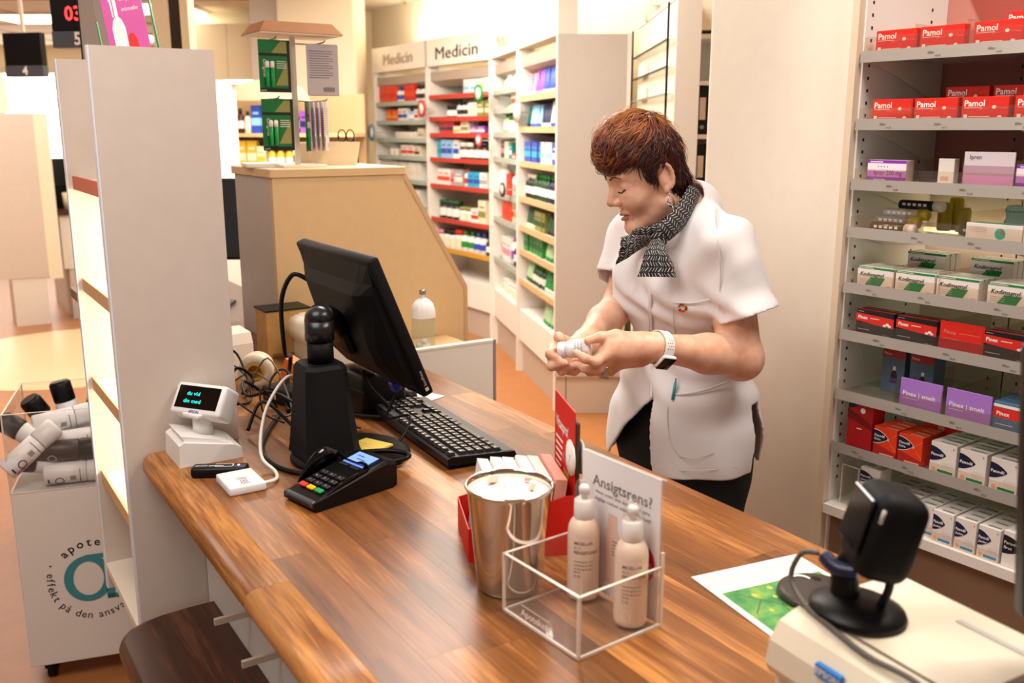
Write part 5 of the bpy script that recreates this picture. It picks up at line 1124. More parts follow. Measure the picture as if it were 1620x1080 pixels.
pn = carton('white_carton', .060, .072, .0225, WHITEC, lambda p, w, h, y: f_panodil(p, w, h, y), top=top_text); first = True
for i, u in enumerate((.255, .322, .391)):
    for k in range(6): sput(pn, first, u, .012 + .0235 * k, LV[7], f'white green-barred carton, eighth shelf, {ORD[i]} row from the orange ones' + (', front one' if k == 0 else f', {ORD[k]} behind'), 'white green-barred cartons on the eighth shelf'); first = False
t = carton('black_carton', .05, .07, .05, GL('black_carton', '#131012'), lambda p, w, h, y: (p.use(W_).text('Pan', -w * .4, h * .6, h * .16, y), p.text('Zap', -w * .4, h * .4, h * .16, y))); sput(t, True, .452, .014, LV[7], 'black carton almost hidden at the picture edge on the eighth shelf', 'black cartons')
# bottom deck
t = sthing('acrylic_box', 'empty clear acrylic box beside the pier on the bottom deck', 'box', .022, .02, .6945); m = MB().use(M_ACR); m.b2((-.024, 0, 0), (.024, .003, .10)); m.b2((-.024, .05, 0), (.024, .053, .10)); m.b2((-.024, .003, 0), (-.021, .05, .10)); m.b2((.021, .003, 0), (.024, .05, .10)); m.build('walls', t); m = MB().use(M_ACRE); m.b2((-.0245, -.0005, .1), (.0245, .0035, .101)); m.b2((-.0245, -.0005, 0), (-.022, .003, .1)); m.b2((.022, -.0005, 0), (.0245, .003, .1)); m.build('polished_edge', t)
t = carton('tall_white_carton', .052, .112, .05, WHITEC, lambda p, w, h, y: (emblem(p, -w * .5, w * .22, h * .80, h * .13, y, GL('navy_emblem', '#12173c')), p.use(W_).text('Panodil', -w * .46, h * .79, h * .065, y - .0004, width=w * .5, bold=.02), p.text('Junior', -w * .46, h * .71, h * .06, y - .0004, bold=.02), p.use(GL('grey_small', '#b9b2ac')), [p.rect(-w * .2, h * (.3 - k * .05), w * .4, h * (.31 - k * .05), y) for k in range(3)])); o = sput(t, True, .078, .016, .6945, 'tall white carton with dark emblem near the pier on the bottom deck', 'white cartons on the bottom deck'); o.location = SW(.078, .016, .6945)
jn = carton('white_carton', .047, .074, .028, WHITEC, lambda p, w, h, y: f_panodil(p, w, h, y, 'Junior', ('panodil_blue', '#2f86b6')), top=top_text); first = True
for i, (u, w0) in enumerate(((.130, .02), (.179, .012), (.229, .008), (.279, -.004), (.331, -.004), (.383, -.004))):
    for k in range(4):
        o = sput(jn, first, u, w0 + .029 * k, .6945, f'white blue-barred carton, bottom deck, {ORD[i]} row from the tall carton' + (', front one' if k == 0 else f', {ORD[k]} behind'), 'white blue-barred cartons on the bottom deck'); first = False; o.location = SW(u, w0 + .029 * k, .6945)
t = carton('white_black_carton', .05, .08, .05, WHITEC, lambda p, w, h, y: (emblem(p, -w * .5, w * .45, h * .62, h * .26, y, GL('black_emblem', '#0d0d12')), p.use(W_).text('Panodil', -w * .44, h * .64, h * .12, y - .0004), p.text('Brus', -w * .44, h * .50, h * .12, y - .0004))); sput(t, True, .438, -.004, .6945, 'white carton with large black emblem at the picture edge on the bottom deck', 'white cartons on the bottom deck'); t.location = SW(.438, -.004, .6945)

# ================================================================ Medicin bays along the back wall
BH = 2.10
def bay(p, dv, width, rot, desc, zs, strip, plate, deck=.43, nm='shelf_bay', sign=None, depth=.36, firstpost=True):
    """shelf bay whose front starts at p and runs along dv; local X along the front, Y to the wall"""
    t = thing(nm, desc, 'shelf unit', p, rot)
    if firstpost: MB().use(M_WHITE).b2((-.018, -.01, .0), (.018, depth, BH)).build('upright', t)
    MB().use(M_WHITE).b2((width - .018, -.01, .0), (width + .0178, depth, BH)).build('upright', t)
    MB().use(mat('bay_back', '#d8cdbb', .6)).b2((.018, depth - .02, .2), (width - .018, depth, BH)).build('back_panel', t)
    MB().use(M_WHITE).b2((.0185, .004, .222), (width - .0185, depth - .021, deck)).build('drawer_front', t)
    MB().use(mat('plinth', '#b9ab9b', .5)).b2((-.018, .03, 0), (width + .018, depth - .021, .22)).build('plinth', t)
    MB().use(mat('bay_canopy', '#a89a8c', .5)).prism([(.02, 1.99), (.10, 1.95), (.34, 1.95), (.34, 2.06), (.02, 2.06)], .0185, width - .0185, 'x').build('canopy', t)
    MB().use(M_WHITE).b2((-.018, -.012, 2.102), (width + .018, .10, 2.31)).build('sign_board', t)
    for z in zs:
        o = MB().use(plate).b2((.019, .012, z - .02), (width - .019, depth - .022, z - .004)).build('shelf', t)
        MB().use(strip if not isinstance(strip, dict) else strip.get(z, strip[0])).b2((.019, .0, z - .032), (width - .019, .0115, z + .004)).build('price_strip', o)
        for x in (.02, width - .022): MB().use(M_GREY).prism([(.03, z - .022), (.32, z - .022), (.32, z - .08)], x, x + .002, 'x').build('bracket', o)
    if sign:
        txt, w_, mm, x_, zz = sign
        for j, (dx, mt) in enumerate(mm):
            MB().use(mt).text(txt, x_ + dx, zz + dx * .3, .13, -.0126 - .0004 * j, None, 'c', width=w_, bold=0).build('lettering', t)
    return t
KM = {}
PAL = dict(white='#eae6e0', cream='#e8dcc0', red='#cf2a1c', orange='#e2481f', blue='#2b4bb0', navy='#1b2350', cyan='#27a6cf', teal='#138a86', green='#1f8a3c', dgreen='#1c4a2c', olive='#8b8a4a', brown='#4a1f14', dark='#221d1e', pink='#d98aa0', purple='#8a4aa8', yellow='#d8b53a', pgreen='#a9cba0', sky='#8fc3ea', grey='#a7a39d')
def pm(c): return mat('pack_' + c, PAL[c], .4)
def pack(kind, c1, c2, w, h, d):
    k = (kind, c1, c2, round(w, 3), round(h, 3))
    if k in KM: return KM[k]
    m = MB().use(pm(c1))
    if kind == 'carton':
        m.b2((-w / 2, 0, 0), (w / 2, d, h), None, .001); m.use(pm(c2)); m.rect(-w * .5, h * .28, w * .5, h * .55, -.0006); m.rect(-w * .3, h * .68, w * .3, h * .76, -.0006)
    elif kind == 'bottle':
        r = w / 2; m.lathe([(r * .85, 0), (r, .004), (r, h * .62), (r * .8, h * .72), (r * .38, h * .78), (r * .38, h * .8)], 12, Matrix.Translation((0, r, 0))); m.use(pm(c2)).lathe([(r * .45, h * .8), (r * .45, h), (0, h)], 12, Matrix.Translation((0, r, 0))); m.use(pm('white' if c1 != 'white' else c2)).lathe([(r * 1.012, h * .2), (r * 1.012, h * .5)], 12, Matrix.Translation((0, r, 0)), True, False)
    elif kind == 'jar':
        r = w / 2; m.lathe([(r * .9, 0), (r, .004), (r, h * .7), (r * .86, h * .75)], 14, Matrix.Translation((0, r, 0))); m.use(pm(c2)).lathe([(r * .95, h * .75), (r * .97, h * .98), (r * .9, h), (0, h)], 14, Matrix.Translation((0, r, 0))); m.use(pm('white' if c1 != 'white' else 'cream')).lathe([(r * 1.012, h * .15), (r * 1.012, h * .58)], 14, Matrix.Translation((0, r, 0)), True, False)
    elif kind == 'tube':
        n = 10; r = w / 2; vs = []
        for i in range(n): a = 2 * math.pi * i / n; vs.append((r * math.cos(a), r + r * .8 * math.sin(a), h * .2))
        for i in range(n): a = 2 * math.pi * i / n; vs.append((r * 1.1 * math.cos(a), r + r * .12 * math.sin(a), h))
        m.add(vs, [(i, (i + 1) % n, n + (i + 1) % n, n + i) for i in range(n)] + [tuple(range(n, 2 * n))], None, True); m.use(pm(c2)).lathe([(r * .8, 0), (r * .85, h * .2), (0, h * .2)], 10, Matrix.Translation((0, r, 0)))
    KM[k] = m.mesh('pack'); return KM[k]
CN = dict(white='white', cream='cream', red='red', orange='orange', blue='blue', navy='navy', cyan='light blue', teal='teal', green='green', dgreen='dark green', olive='olive', brown='brown', dark='black', pink='pink', purple='purple', yellow='yellow', pgreen='pale green', sky='sky blue', grey='grey')
def fill(bt, z, items, bname, lname, y=.03, start=.03, gap=.006):
    """items: (kind, c1, c2, w, h, count)"""
    x = start; M = Matrix.Translation(bt.location) @ Matrix.Rotation(bt.rotation_euler[2], 4, 'Z'); i = 0
    for kind, c1, c2, w, h, n in items:
        if kind == 'gap': x += w; continue
        for _ in range(n):
            o = bpy.data.objects.new({'carton': 'shelf_carton', 'bottle': 'shelf_bottle', 'jar': 'shelf_jar', 'tube': 'shelf_tube'}[kind], pack(kind, c1, c2, w, h, min(.10, w))); COL.objects.link(o)
            o.location = M @ Vector((x + w / 2, y + random.uniform(0, .012), z - .0038)); o.rotation_euler = (0, 0, bt.rotation_euler[2] + R(random.uniform(-4, 4)))
            tag(o, f'{CN[c1]} {kind} with {CN[c2]} {"cap" if kind in ("bottle", "tube") else "lid" if kind == "jar" else "band"}, {ORD[min(i, 19)]} on {bname} {lname} shelf', kind, f'packs on the {lname} shelf of the {bname}')
            x += w + gap; i += 1
C, B_, J, T_ = 'carton', 'bottle', 'jar', 'tube'
M_REDS = mat('red_price_strip', '#b8392f', .45); M_OAK = M_WOODL; M_YS = mat('yellow_price_strip', '#c9982e', .5)
for nm_, p_, dv_, nv_, L_ in (('added_wall_fill_medicine', BP[1] - DV * 1.0 + NV * .25, DV, NV, 1.9), ('added_wall_fill_corner', BP[1] + DD * .95 + ND * .25, DD, ND, 1.7)):
    area(nm_, (p_[0], p_[1], 2.34), L_, 11, (1, .91, .78), (R(180), 0, math.atan2(dv_[1], dv_[0])), .08)  # unseen upward fills added behind the signs to brighten the wall
sgk = mat('sign_black', '#2b2724', .5); sgg = mat('sign_grey', '#8d8171', .5); sgl = mat('sign_pale', '#b5a993', .5)
bA0 = BP[1] - DV * 2.03; bB0 = BP[1] - DV * 1.0
bA = bay(Vector(bA0), DV, 1.03, CROT, 'far bay with blurred medicine sign and glass shelves, first of the back wall', (1.84, 1.68, 1.53, 1.38, 1.18, .95, .70), mat('glass_edge', '#a9b5ad', .3), M_GLASS, sign=('Medicin', .56, ((0, sgg), (.02, sgl)), .5, 2.155))
bB = bay(Vector(bB0), DV, 1.0, CROT, 'bay with clear black medicine sign and red price strips', (1.875, 1.702, 1.576, 1.38, 1.167, .895, .655), {0: M_REDS, .655: M_YS}, mat('bay_shelf', '#cfc4b4', .5), sign=('Medicin', .66, ((-.004, sgk), (.0, sgk), (.004, sgk)), .5, 2.15), firstpost=False)
bC = bay(Vector(BP[1]) + Vector(DD) * .035 - Vector(ND) * 0, DD, .86, DROT, 'narrow glass shelved bay in the inner corner after the red striped bay', (1.878, 1.746, 1.583, 1.409, 1.156, .978, .679), mat('glass_edge', '#a9b5ad', .3), M_GLASS, sign=('Medicin', .40, ((0, sgg), (.015, sgl)), .42, 2.155))
bD = bay(Vector(BP[1]) + Vector(DD) * .90, DD, .97, DROT, 'oak striped bay of hygiene products before the tall grey end panel', (1.809, 1.618, 1.404, 1.179, .99, .833, .636), M_OAK, mat('bay_shelf', '#cfc4b4', .5), sign=('Hygiejne', .3, ((0, sgg),), .45, 2.20), firstpost=False)
for bt, bn, rows_ in (
 (bA, 'far bay', [(1.84, 'top', [(C, 'orange', 'red', .11, .16, 3), (B_, 'white', 'blue', .06, .13, 2), (C, 'red', 'orange', .11, .17, 2), (B_, 'white', 'dark', .05, .13, 3), (C, 'sky', 'white', .09, .12, 1)]), (1.68, 'second', [('gap', 0, 0, .12, 0, 0), (C, 'orange', 'yellow', .12, .10, 2), (C, 'white', 'blue', .08, .11, 2), (B_, 'sky', 'navy', .06, .11, 2), (C, 'white', 'red', .08, .1, 1)]),
  (1.53, 'third', [('gap', 0, 0, .3, 0, 0), (C, 'white', 'cream', .10, .06, 4), (C, 'cream', 'grey', .1, .09, 1)]), (1.38, 'fourth', [('gap', 0, 0, .16, 0, 0), (J, 'white', 'grey', .07, .09, 2), ('gap', 0, 0, .1, 0, 0), (C, 'white', 'orange', .12, .10, 2), (C, 'cream', 'brown', .10, .09, 1)]),
  (1.18, 'fifth', [(C, 'white', 'cream', .09, .15, 8)]), (.95, 'sixth', [(C, 'white', 'sky', .10, .15, 7)]), (.70, 'seventh', [(C, 'white', 'grey', .11, .14, 6)])]),
 (bB, 'red striped bay', [(1.875, 'top', [('gap', 0, 0, .50, 0, 0), (C, 'white', 'sky', .10, .11, 2), (C, 'white', 'cream', .12, .15, 2)]), (1.702, 'second', [('gap', 0, 0, .2, 0, 0), (J, 'dark', 'dark', .085, .10, 2), (B_, 'white', 'dark', .05, .12, 3), (C, 'white', 'cream', .07, .11, 2), (C, 'olive', 'cream', .10, .12, 2), (C, 'pink', 'white', .07, .1, 1)]), (1.576, 'third', [('gap', 0, 0, .08, 0, 0), (C, 'red', 'navy', .12, .10, 2), (C, 'white', 'yellow', .11, .06, 1), (C, 'cream', 'olive', .12, .10, 1), (C, 'purple', 'white', .11, .06, 2)]),
  (1.38, 'fourth', [('gap', 0, 0, .04, 0, 0), (C, 'cyan', 'teal', .08, .14, 1), (C, 'sky', 'blue', .09, .15, 2), (C, 'white', 'blue', .08, .15, 1), (J, 'brown', 'white', .10, .13, 2), (J, 'brown', 'dark', .09, .13, 2), (J, 'dark', 'dark', .08, .12, 1)]), (1.167, 'fifth', [('gap', 0, 0, .04, 0, 0), (C, 'white', 'orange', .11, .13, 2), (C, 'pink', 'red', .06, .11, 1), (C, 'grey', 'white', .12, .13, 1), (B_, 'white', 'red', .07, .14, 1), (C, 'cyan', 'blue', .09, .12, 2), (C, 'white', 'grey', .1, .12, 1)]),
  (.895, 'sixth', [('gap', 0, 0, .04, 0, 0), (J, 'dark', 'dgreen', .10, .15, 3), (J, 'white', 'olive', .11, .11, 2), (C, 'white', 'red', .11, .11, 1), (C, 'cream', 'olive', .12, .18, 1)]), (.655, 'seventh', [(J, 'white', 'pink', .10, .14, 1), (J, 'white', 'dark', .09, .15, 2), (J, 'white', 'red', .11, .16, 1), (B_, 'white', 'green', .09, .16, 2), (B_, 'white', 'blue', .09, .16, 2), (B_, 'dark', 'dark', .08, .15, 1)])]),
 (bC, 'corner bay', [(1.878, 'top', [('gap', 0, 0, .2, 0, 0), (B_, 'white', 'white', .06, .10, 5)]), (1.746, 'second', [('gap', 0, 0, .35, 0, 0), (C, 'green', 'white', .12, .04, 1), (C, 'cream', 'orange', .10, .12, 1)]), (1.583, 'third', [('gap', 0, 0, .15, 0, 0), (B_, 'pgreen', 'dgreen', .06, .14, 3), (J, 'cream', 'green', .08, .12, 3)]), (1.409, 'fourth', [('gap', 0, 0, .1, 0, 0), (C, 'brown', 'pink', .08, .13, 1), (C, 'cream', 'white', .08, .12, 2), (C, 'teal', 'white', .1, .11, 1), (C, 'red', 'white', .10, .04, 1)]),
  (1.156, 'fifth', [(B_, 'white', 'white', .08, .22, 2), ('gap', 0, 0, .15, 0, 0), (C, 'red', 'orange', .12, .15, 1), (B_, 'white', 'grey', .06, .18, 2)]), (.978, 'sixth', [('gap', 0, 0, .1, 0, 0), (C, 'orange', 'red', .09, .13, 4), (C, 'cream', 'orange', .07, .14, 2)]), (.679, 'seventh', [('gap', 0, 0, .08, 0, 0), (B_, 'navy', 'dark', .05, .17, 1), (C, 'white', 'pink', .09, .17, 3), (B_, 'white', 'purple', .07, .2, 1), (B_, 'dark', 'dark', .06, .16, 1)]), (.434, 'lowest', [('gap', 0, 0, .1, 0, 0), (J, 'white', 'white', .10, .10, 5)])]),
 (bD, 'oak striped bay', [(1.809, 'top', [(T_, 'pink', 'white', .055, .14, 4), (T_, 'purple', 'pink', .055, .15, 3), (T_, 'blue', 'white', .055, .15, 4), (T_, 'navy', 'white', .055, .16, 3)]), (1.618, 'second', [(T_, 'teal', 'dark', .055, .13, 2), (T_, 'sky', 'blue', .055, .14, 4), (T_, 'navy', 'white', .055, .14, 4), (T_, 'white', 'blue', .06, .15, 4)]), (1.404, 'third', [(C, 'blue', 'cyan', .08, .13, 5), (C, 'white', 'sky', .08, .13, 3), (C, 'blue', 'white', .08, .13, 3)]),
  (1.179, 'fourth', [(B_, 'dark', 'white', .065, .15, 3), (B_, 'dgreen', 'green', .065, .16, 5), (B_, 'navy', 'green', .065, .16, 4)]), (.99, 'fifth', [(T_, 'dgreen', 'cream', .06, .13, 4), (C, 'olive', 'dgreen', .06, .12, 4), (T_, 'dgreen', 'dark', .06, .13, 4)]), (.833, 'sixth', [(C, 'green', 'dgreen', .09, .12, 5), (T_, 'pgreen', 'green', .06, .13, 5)]), (.636, 'seventh', [(T_, 'pgreen', 'dgreen', .06, .14, 3), (B_, 'dgreen', 'green', .07, .14, 4), (T_, 'green', 'white', .06, .14, 4)]), (.434, 'lowest', [('gap', 0, 0, .45, 0, 0), (T_, 'pgreen', 'green', .06, .13, 4)])])):
    for z, ln, its in rows_: fill(bt, z, its, bn, ln)
# round hanging tags between the bays
for i, (px, py, D_, c_, r_, lab) in enumerate(((588, 210, 8.7, '#5e93b8', .075, 'round blue and white shelf badge by the far bay'), (667, 172, 7.9, '#c8404a', .07, 'round red and white shelf badge between the far bay and red striped bay'), (757, 148, 7.0, '#1d8a3a', .065, 'round green and white shelf badge above the red striped bay'), (757, 222, 7.0, '#d9606c', .045, 'small round pink shelf badge by the red striped bay'), (818, 178, 6.2, '#cfc5b8', .065, 'round white shelf badge before the oak striped bay'), (795, 300, 6.5, '#4a4744', .05, 'small dark round shelf badge by the corner bay'))):
    p = at_y(px, py, D_); t = thing('shelf_badge', lab, 'badge', p, R(-62) if i < 4 else R(-72), 'round shelf badges'); RB = Matrix.Rotation(R(90), 4, 'X')
    MB().use(mat('badge_%d' % i, c_, .4)).lathe([(0, -.006), (r_, -.006), (r_, .006), (0, .006)], 28, RB).build('disc', t); MB().use(M_PRINTW).lathe([(0, .0062), (r_ * .62, .0062), (r_ * .62, .007), (0, .007)], 24, RB).build('label', t)
    m = MB().use(M_LGREY); m.b2((-.004, .007, -.004), (.004, .10, .004)); m.build('arm', t)
    MB().use(mat('badge_%d' % i, c_)).text('i' if i != 2 else 'G', 0, -r_ * .3, r_ * .8, -.0075, None, 'c').build('symbol', t)

# ================================================================ tall grey end panel, glass cabinet, binder shelf
ep = thing('end_panel', 'tall plain grey panel closing the row of bays behind the woman', 'panel', (.258, 5.262, 0), 0)
MB().use(mat('end_panel_laminate', '#bfb6ae', .5, noise=.03, nscale=30)).b2((-.014, 0, .222), (.355, .022, 2.10)).build('panel', ep)
MB().use(M_WHITE).b2((.356, -.004, .222), (.378, .024, 2.105)).build('edging', ep)
MB().use(mat('base_cabinet', '#c5b4a2', .5)).b2((-.005, .02, 0), (.05, .4, .2215)).build('base', ep)
MB().use(mat('base_cabinet', '#c5b4a2', .5)).b2((.055, .022, 0), (.38, .4, .2215)).build('base_door', ep)
gc = thing('glass_cabinet', 'white cabinet with black edged slanting glass shelves behind the woman', 'cabinet', (.64, 3.9, 0), 0)
MB().use(mat('cream_back', '#efe2cb', .5)).b2((.005, -.0, 0), (.10, 1.14, 2.10)).build('back_panel', gc); MB().use(mat('white_edge_panel', '#ddd3c6', .5)).b2((.004, -.025, 0), (.10, -.002, 2.10)).build('end_panel', gc)
MB().use(M_WHITE).b2((-.0, .0, 2.1005), (.10, 1.14, 2.115)).build('top_board', gc)
for y_ in (1.125, -.001): MB().use(M_BLACK).b2((-.030, y_, .8), (-.022, y_ + .012, 2.09)).build('post', gc)
for k in range(7):
    z = 1.955 - .105 * k
    o = MB().use(M_GLASS).b2((-.02, .012, z - .004), (.004, 1.12, z)).build('glass_shelf', gc); MB().use(M_BLACK if k != 2 else M_GREY).b2((-.026, .012, z - .006), (-.0205, 1.124, z + .002)).build('edge', o)
for k in range(3):
    t = thing('clear_box', f'small pale box on the {ORD[k + 1]} glass shelf of the white cabinet', 'box', (.632, 4.75, 1.850 - .105 * k + .0002), 0, 'clear boxes in the glass cabinet'); MB().use(mat('pale_box', '#e8e0d2', .5)).b2((-.010, -.1, 0), (.0115, .1, .055), None, .003).build('box_body', t)
bs_ = thing('binder_shelf', 'white shelf of black binders seen past the edge of the pier', 'shelf', (.60, 4.05, 0), 0)
bs_.location = (.768, 4.06, 0)
m = MB().use(M_WHITE); m.b2((-.028, 0, 0), (-.008, .30, 2.0)); m.b2((.40, 0, 0), (.42, .30, 2.0)); m.b2((-.008, .28, 0), (.40, .30, 2.0)); m.build('frame', bs_)
zz = [(2.0), 1.667, 1.333, .99, .62]
for z in (1.985, 1.80, 1.583, 1.345, 1.10, .80, .40): MB().use(M_WHITE).b2((-.0078, .002, z - .018), (.3998, .279, z)).build('shelf', bs_)
MB().use(M_CEIL).b2((-.028, -.02, 2.0), (.42, .30, 2.12)).build('top_box', bs_)
for i in range(8):
    z = (1.5832, 1.3452)[i // 4]; x = .002 + (i % 4) * .052
    t = thing('binder', f'black binder with pale label, {ORD[i % 4]} from the frame on the {"upper" if i < 4 else "lower"} binder shelf', 'binder', (.768 + x, 4.07, z), 0, 'black binders')
    MB().use(M_BLACK).b2((0, 0, 0), (.049, .2, .195), None, .002).build('cover', t); MB().use(mat('pale_label', '#d9c2b8', .5)).b2((.012, -.0008, .06), (.037, -.0001, .15)).build('spine_label', t); MB().use(M_GREY).lathe([(.006, 0), (.009, 0), (.009, .001), (.006, .001)], 14, Matrix.Translation((.0245, -.0002, .03)) @ Matrix.Rotation(R(90), 4, 'X')).build('finger_ring', t)
for i in range(3):
    t = thing('white_carton', f'pale archive box under the binders, {ORD[i]} from the frame', 'box', (.768 + .005 + i * .075, 4.07, 1.1002), 0, 'archive boxes under the binders'); MB().use(mat('archive_box', '#cfc9c0', .6)).b2((0, 0, 0), (.07, .2, .17)).build('box_body', t); MB().use(M_DGREY).b2((.02, -.0008, .11), (.035, -.0001, .13)).build('mark', t)
for i, (px, py, d_, w_) in enumerate(((1023, 56, 5.0, .07), (1092, 55, 4.1, .05))):
    p = at_y(px, py, d_); t = thing('storage_box', ['small cream box standing on top of the glass cabinet', 'small cream box standing on the binder shelf top'][i], 'box', (p[0], p[1], 2.1003 if i == 0 else 2.1203), 0); 
    t.location = (.66, 4.7, 2.1003) if i == 0 else (.80, 4.12, 2.1203)
    MB().use(M_CREAM).lathe([(.032, 0), (.036, .06), (.038, .065), (0, .066)], 18).build('tub', t); MB().use(M_OFF).lathe([(.039, .0655), (.039, .075), (0, .078)], 18).build('lid', t)
# ================================================================ rack of hanging packs on the partition
rk = thing('pack_rack', 'small counter rack with cardboard roof standing on the beige partition', 'rack', W(-.925, .705, 1.4885), CROT + R(90))
m = MB().use(M_OFF); m.b2((-.007, -.007, .008), (.007, .007, .40)); m.build('pole', rk)
m = MB().use(M_OFF); m.b2((-.07, -.07, 0), (.07, .07, .008)); m.build('foot', rk)
m = MB().use(mat('cardboard', '#a9703a', .7, noise=.1, nscale=20)); a, b, ih, oh = (.128, .09), (.104, .066), .392, .424
vs = [(-a[0], -a[1], ih), (a[0], -a[1], ih), (a[0], a[1], ih), (-a[0], a[1], ih), (-b[0], -b[1], oh), (b[0], -b[1], oh), (b[0], b[1], oh), (-b[0], b[1], oh)]
for q in ((0, 1, 5, 4), (1, 2, 6, 5), (2, 3, 7, 6), (3, 0, 4, 7)):
    mm = MB().use(MATS['cardboard']).add([vs[i] for i in q], [(0, 1, 2, 3)]); o = mm.build('roof_flap', rk); md = o.modifiers.new('t', 'SOLIDIFY'); md.thickness = .003
MB().use(M_OFF).b2((-a[0] + .002, -a[1] + .002, ih - .004), (a[0] - .002, a[1] - .002, ih)).build('roof_underside', rk)
m = MB().use(M_STEEL)
hooks = [(-.075, .375), (.075, .370), (-.075, .205), (.075, .20)]
for x, z in hooks: m.tube([(x, .02, z), (x, -.06, z), (x, -.075, z + .006)], .0022, 6, None, 2); m.tube([(0, .02, z), (x, .02, z)], .0022, 6, None, 1)
m.build('hook', rk)
RKM = Matrix.Translation(rk.location) @ Matrix.Rotation(rk.rotation_euler[2], 4, 'Z')
GCARD = mat('green_pack', '#0d6b31', .35)
def gpack():
    t = thing('hanging_pack', '', 'pack', (0, 0, 0), 0, 'packs hanging on the counter rack')
    w, h = .098, .150; MB().use(GCARD).b2((-w / 2, 0, -h), (w / 2, .0015, 0)).build('card', t)
    m = MB().use(mat('pack_black', '#10140f', .4)); m.rect(-w / 2, -h, w / 2, -h + .012, -.0006); m.rect(-w / 2, -.046, w / 2, -.038, -.0006); m.rect(w / 2 - .009, -h, w / 2, 0, -.0007); m.use(mat('pack_olive', '#4d7a2a', .4)).poly([(-.01, -.037), (w / 2 - .01, -.037), (w / 2 - .01, -.004), (.02, -.004)], -.0005); m.poly([(0, -.13), (.04, -.13), (.04, -.06)], -.0005)
    m.use(M_PRINTW); M90 = Matrix.Translation((-.036, -.0008, -.056)) @ Matrix.Rotation(R(90), 4, 'Y'); m.text('Original', 0, 0, .014, 0, M90, width=.05); 
    for k in range(4): m.rect(.006, -.062 - k * .006, .036, -.0605 - k * .006, -.0007)
    m.text('apotek', -.046, -h + .004, .006, -.0009); m.build('print', t)
    for k in (-1, 1):
        mm = MB().use(mat('green_stick', '#1d9a4c', .3)); mm.lathe([(.006, 0), (.006, .055)], 12, Matrix.Translation((-.018 + k * .008, -.006, -.135))); mm.build('stick', t); mm = MB().use(M_PRINTW); mm.lathe([(.0062, 0), (.0062, .016), (.004, .019), (0, .0195)], 12, Matrix.Translation((-.018 + k * .008, -.006, -.08))); mm.build('stick_cap', t)
    return t
g0 = gpack(); first = True
for (x, y, z, lab) in ((-.075, -.05, .372, 'green pack with two white capped sticks hanging on the upper hook of the rack'), (-.073, -.05, .202, 'green pack with two white capped sticks hanging on the lower hook of the rack'), (-.069, -.034, .203, 'second green pack hanging behind the lower front one')):
    o = g0 if first else copy_tree(g0); first = False; o.location = RKM @ Vector((x, y, z)); o.rotation_euler = (0, 0, rk.rotation_euler[2] + R(4)); o['label'] = lab
def gback():
    t = thing('hanging_pack', '', 'pack', (0, 0, 0), 0, 'packs hanging on the counter rack'); w, h = .098, .150
    MB().use(mat('pack_back', '#b9aeb0', .5)).b2((-w / 2, 0, -h), (w / 2, .0015, 0)).build('card', t); m = MB().use(mat('pack_ink', '#4d4850', .5))
    for k in range(12): m.rect(-w * .42, -.022 - k * .007, w * (.34 - .12 * (k % 3 == 2)), -.0205 - k * .007, -.0006)
    m.use(M_PRINTK)
    for k in range(12): m.rect(.002 + k * .003, -.14, .0035 + k * .003 - .0006 * (k % 2), -.126, -.0006)
    m.build('print', t); return t
g1 = gback(); first = True
for i in range(4):
    o = g1 if first else copy_tree(g1); first = False; o.location = RKM @ Vector((.072 + .008 * i, -.055 + .018 * i, .366)); o.rotation_euler = (0, 0, rk.rotation_euler[2] + R(-3)); o['label'] = 'grey printed pack back on the upper hook of the rack, ' + ['foremost', 'second from the front', 'third from the front', 'rearmost'][i]
for i in range(5):
    o = copy_tree(g0 if i == 0 else g1); o.location = RKM @ Vector((.035 + .018 * i, -.01 + .006 * i, .198)); o.rotation_euler = (0, 0, rk.rotation_euler[2] + R(62)); o['label'] = 'pack hanging edge on from the lower hook, ' + ['nearest the pole', 'second from the pole', 'third from the pole', 'fourth from the pole', 'outermost'][i]
lh = thing('leaflet_box', 'open white plastic leaflet box standing on the partition beside the rack', 'box', W(-1.05, .86, 1.4885), CROT + R(90))
m = MB().use(mat('milky_plastic', '#d9c9ae', .35)); m.prism([(-.085, 0), (.075, 0), (.09, .075), (-.095, .075)], -.05, -.047, 'y'); m.prism([(-.085, 0), (.075, 0), (.09, .075), (-.095, .075)], .047, .05, 'y'); m.b2((-.085, -.047, 0), (.075, .047, .003)); m.b2((.075, -.047, 0), (.078, .047, .07)); m.b2((-.088, -.047, 0), (-.085, .047, .07)); m.build('walls', lh)
gl = thing('reading_glasses', 'black rimmed reading glasses propped up in the white leaflet box', 'glasses', W(-1.05, .915, 1.492), CROT + R(90)); m = MB().use(M_BLACK)
for x in (-.0, .03):
    pts = [(x + .014 * math.cos(t), .02, .09 + .02 * math.sin(t)) for t in np.linspace(0, 2 * math.pi, 12)]; m.tube(pts, .002, 6, None, 2)
m.tube([(-.012, .02, .09), (-.012, -.02, .03), (-.01, -.025, .0)], .002, 6, None, 2); m.tube([(.043, .02, .09), (.04, -.015, .03), (.038, -.02, .0)], .002, 6, None, 2); m.build('frame', gl)
cl = thing('paper_pile', 'low pile of white papers on the partition beside the rack foot', 'papers', W(-1.0, .61, 1.4885), CROT + R(80)); MB().use(M_PAPER).box((0, 0, .006), (.10, .14, .012), None, .001).build('sheets', cl)
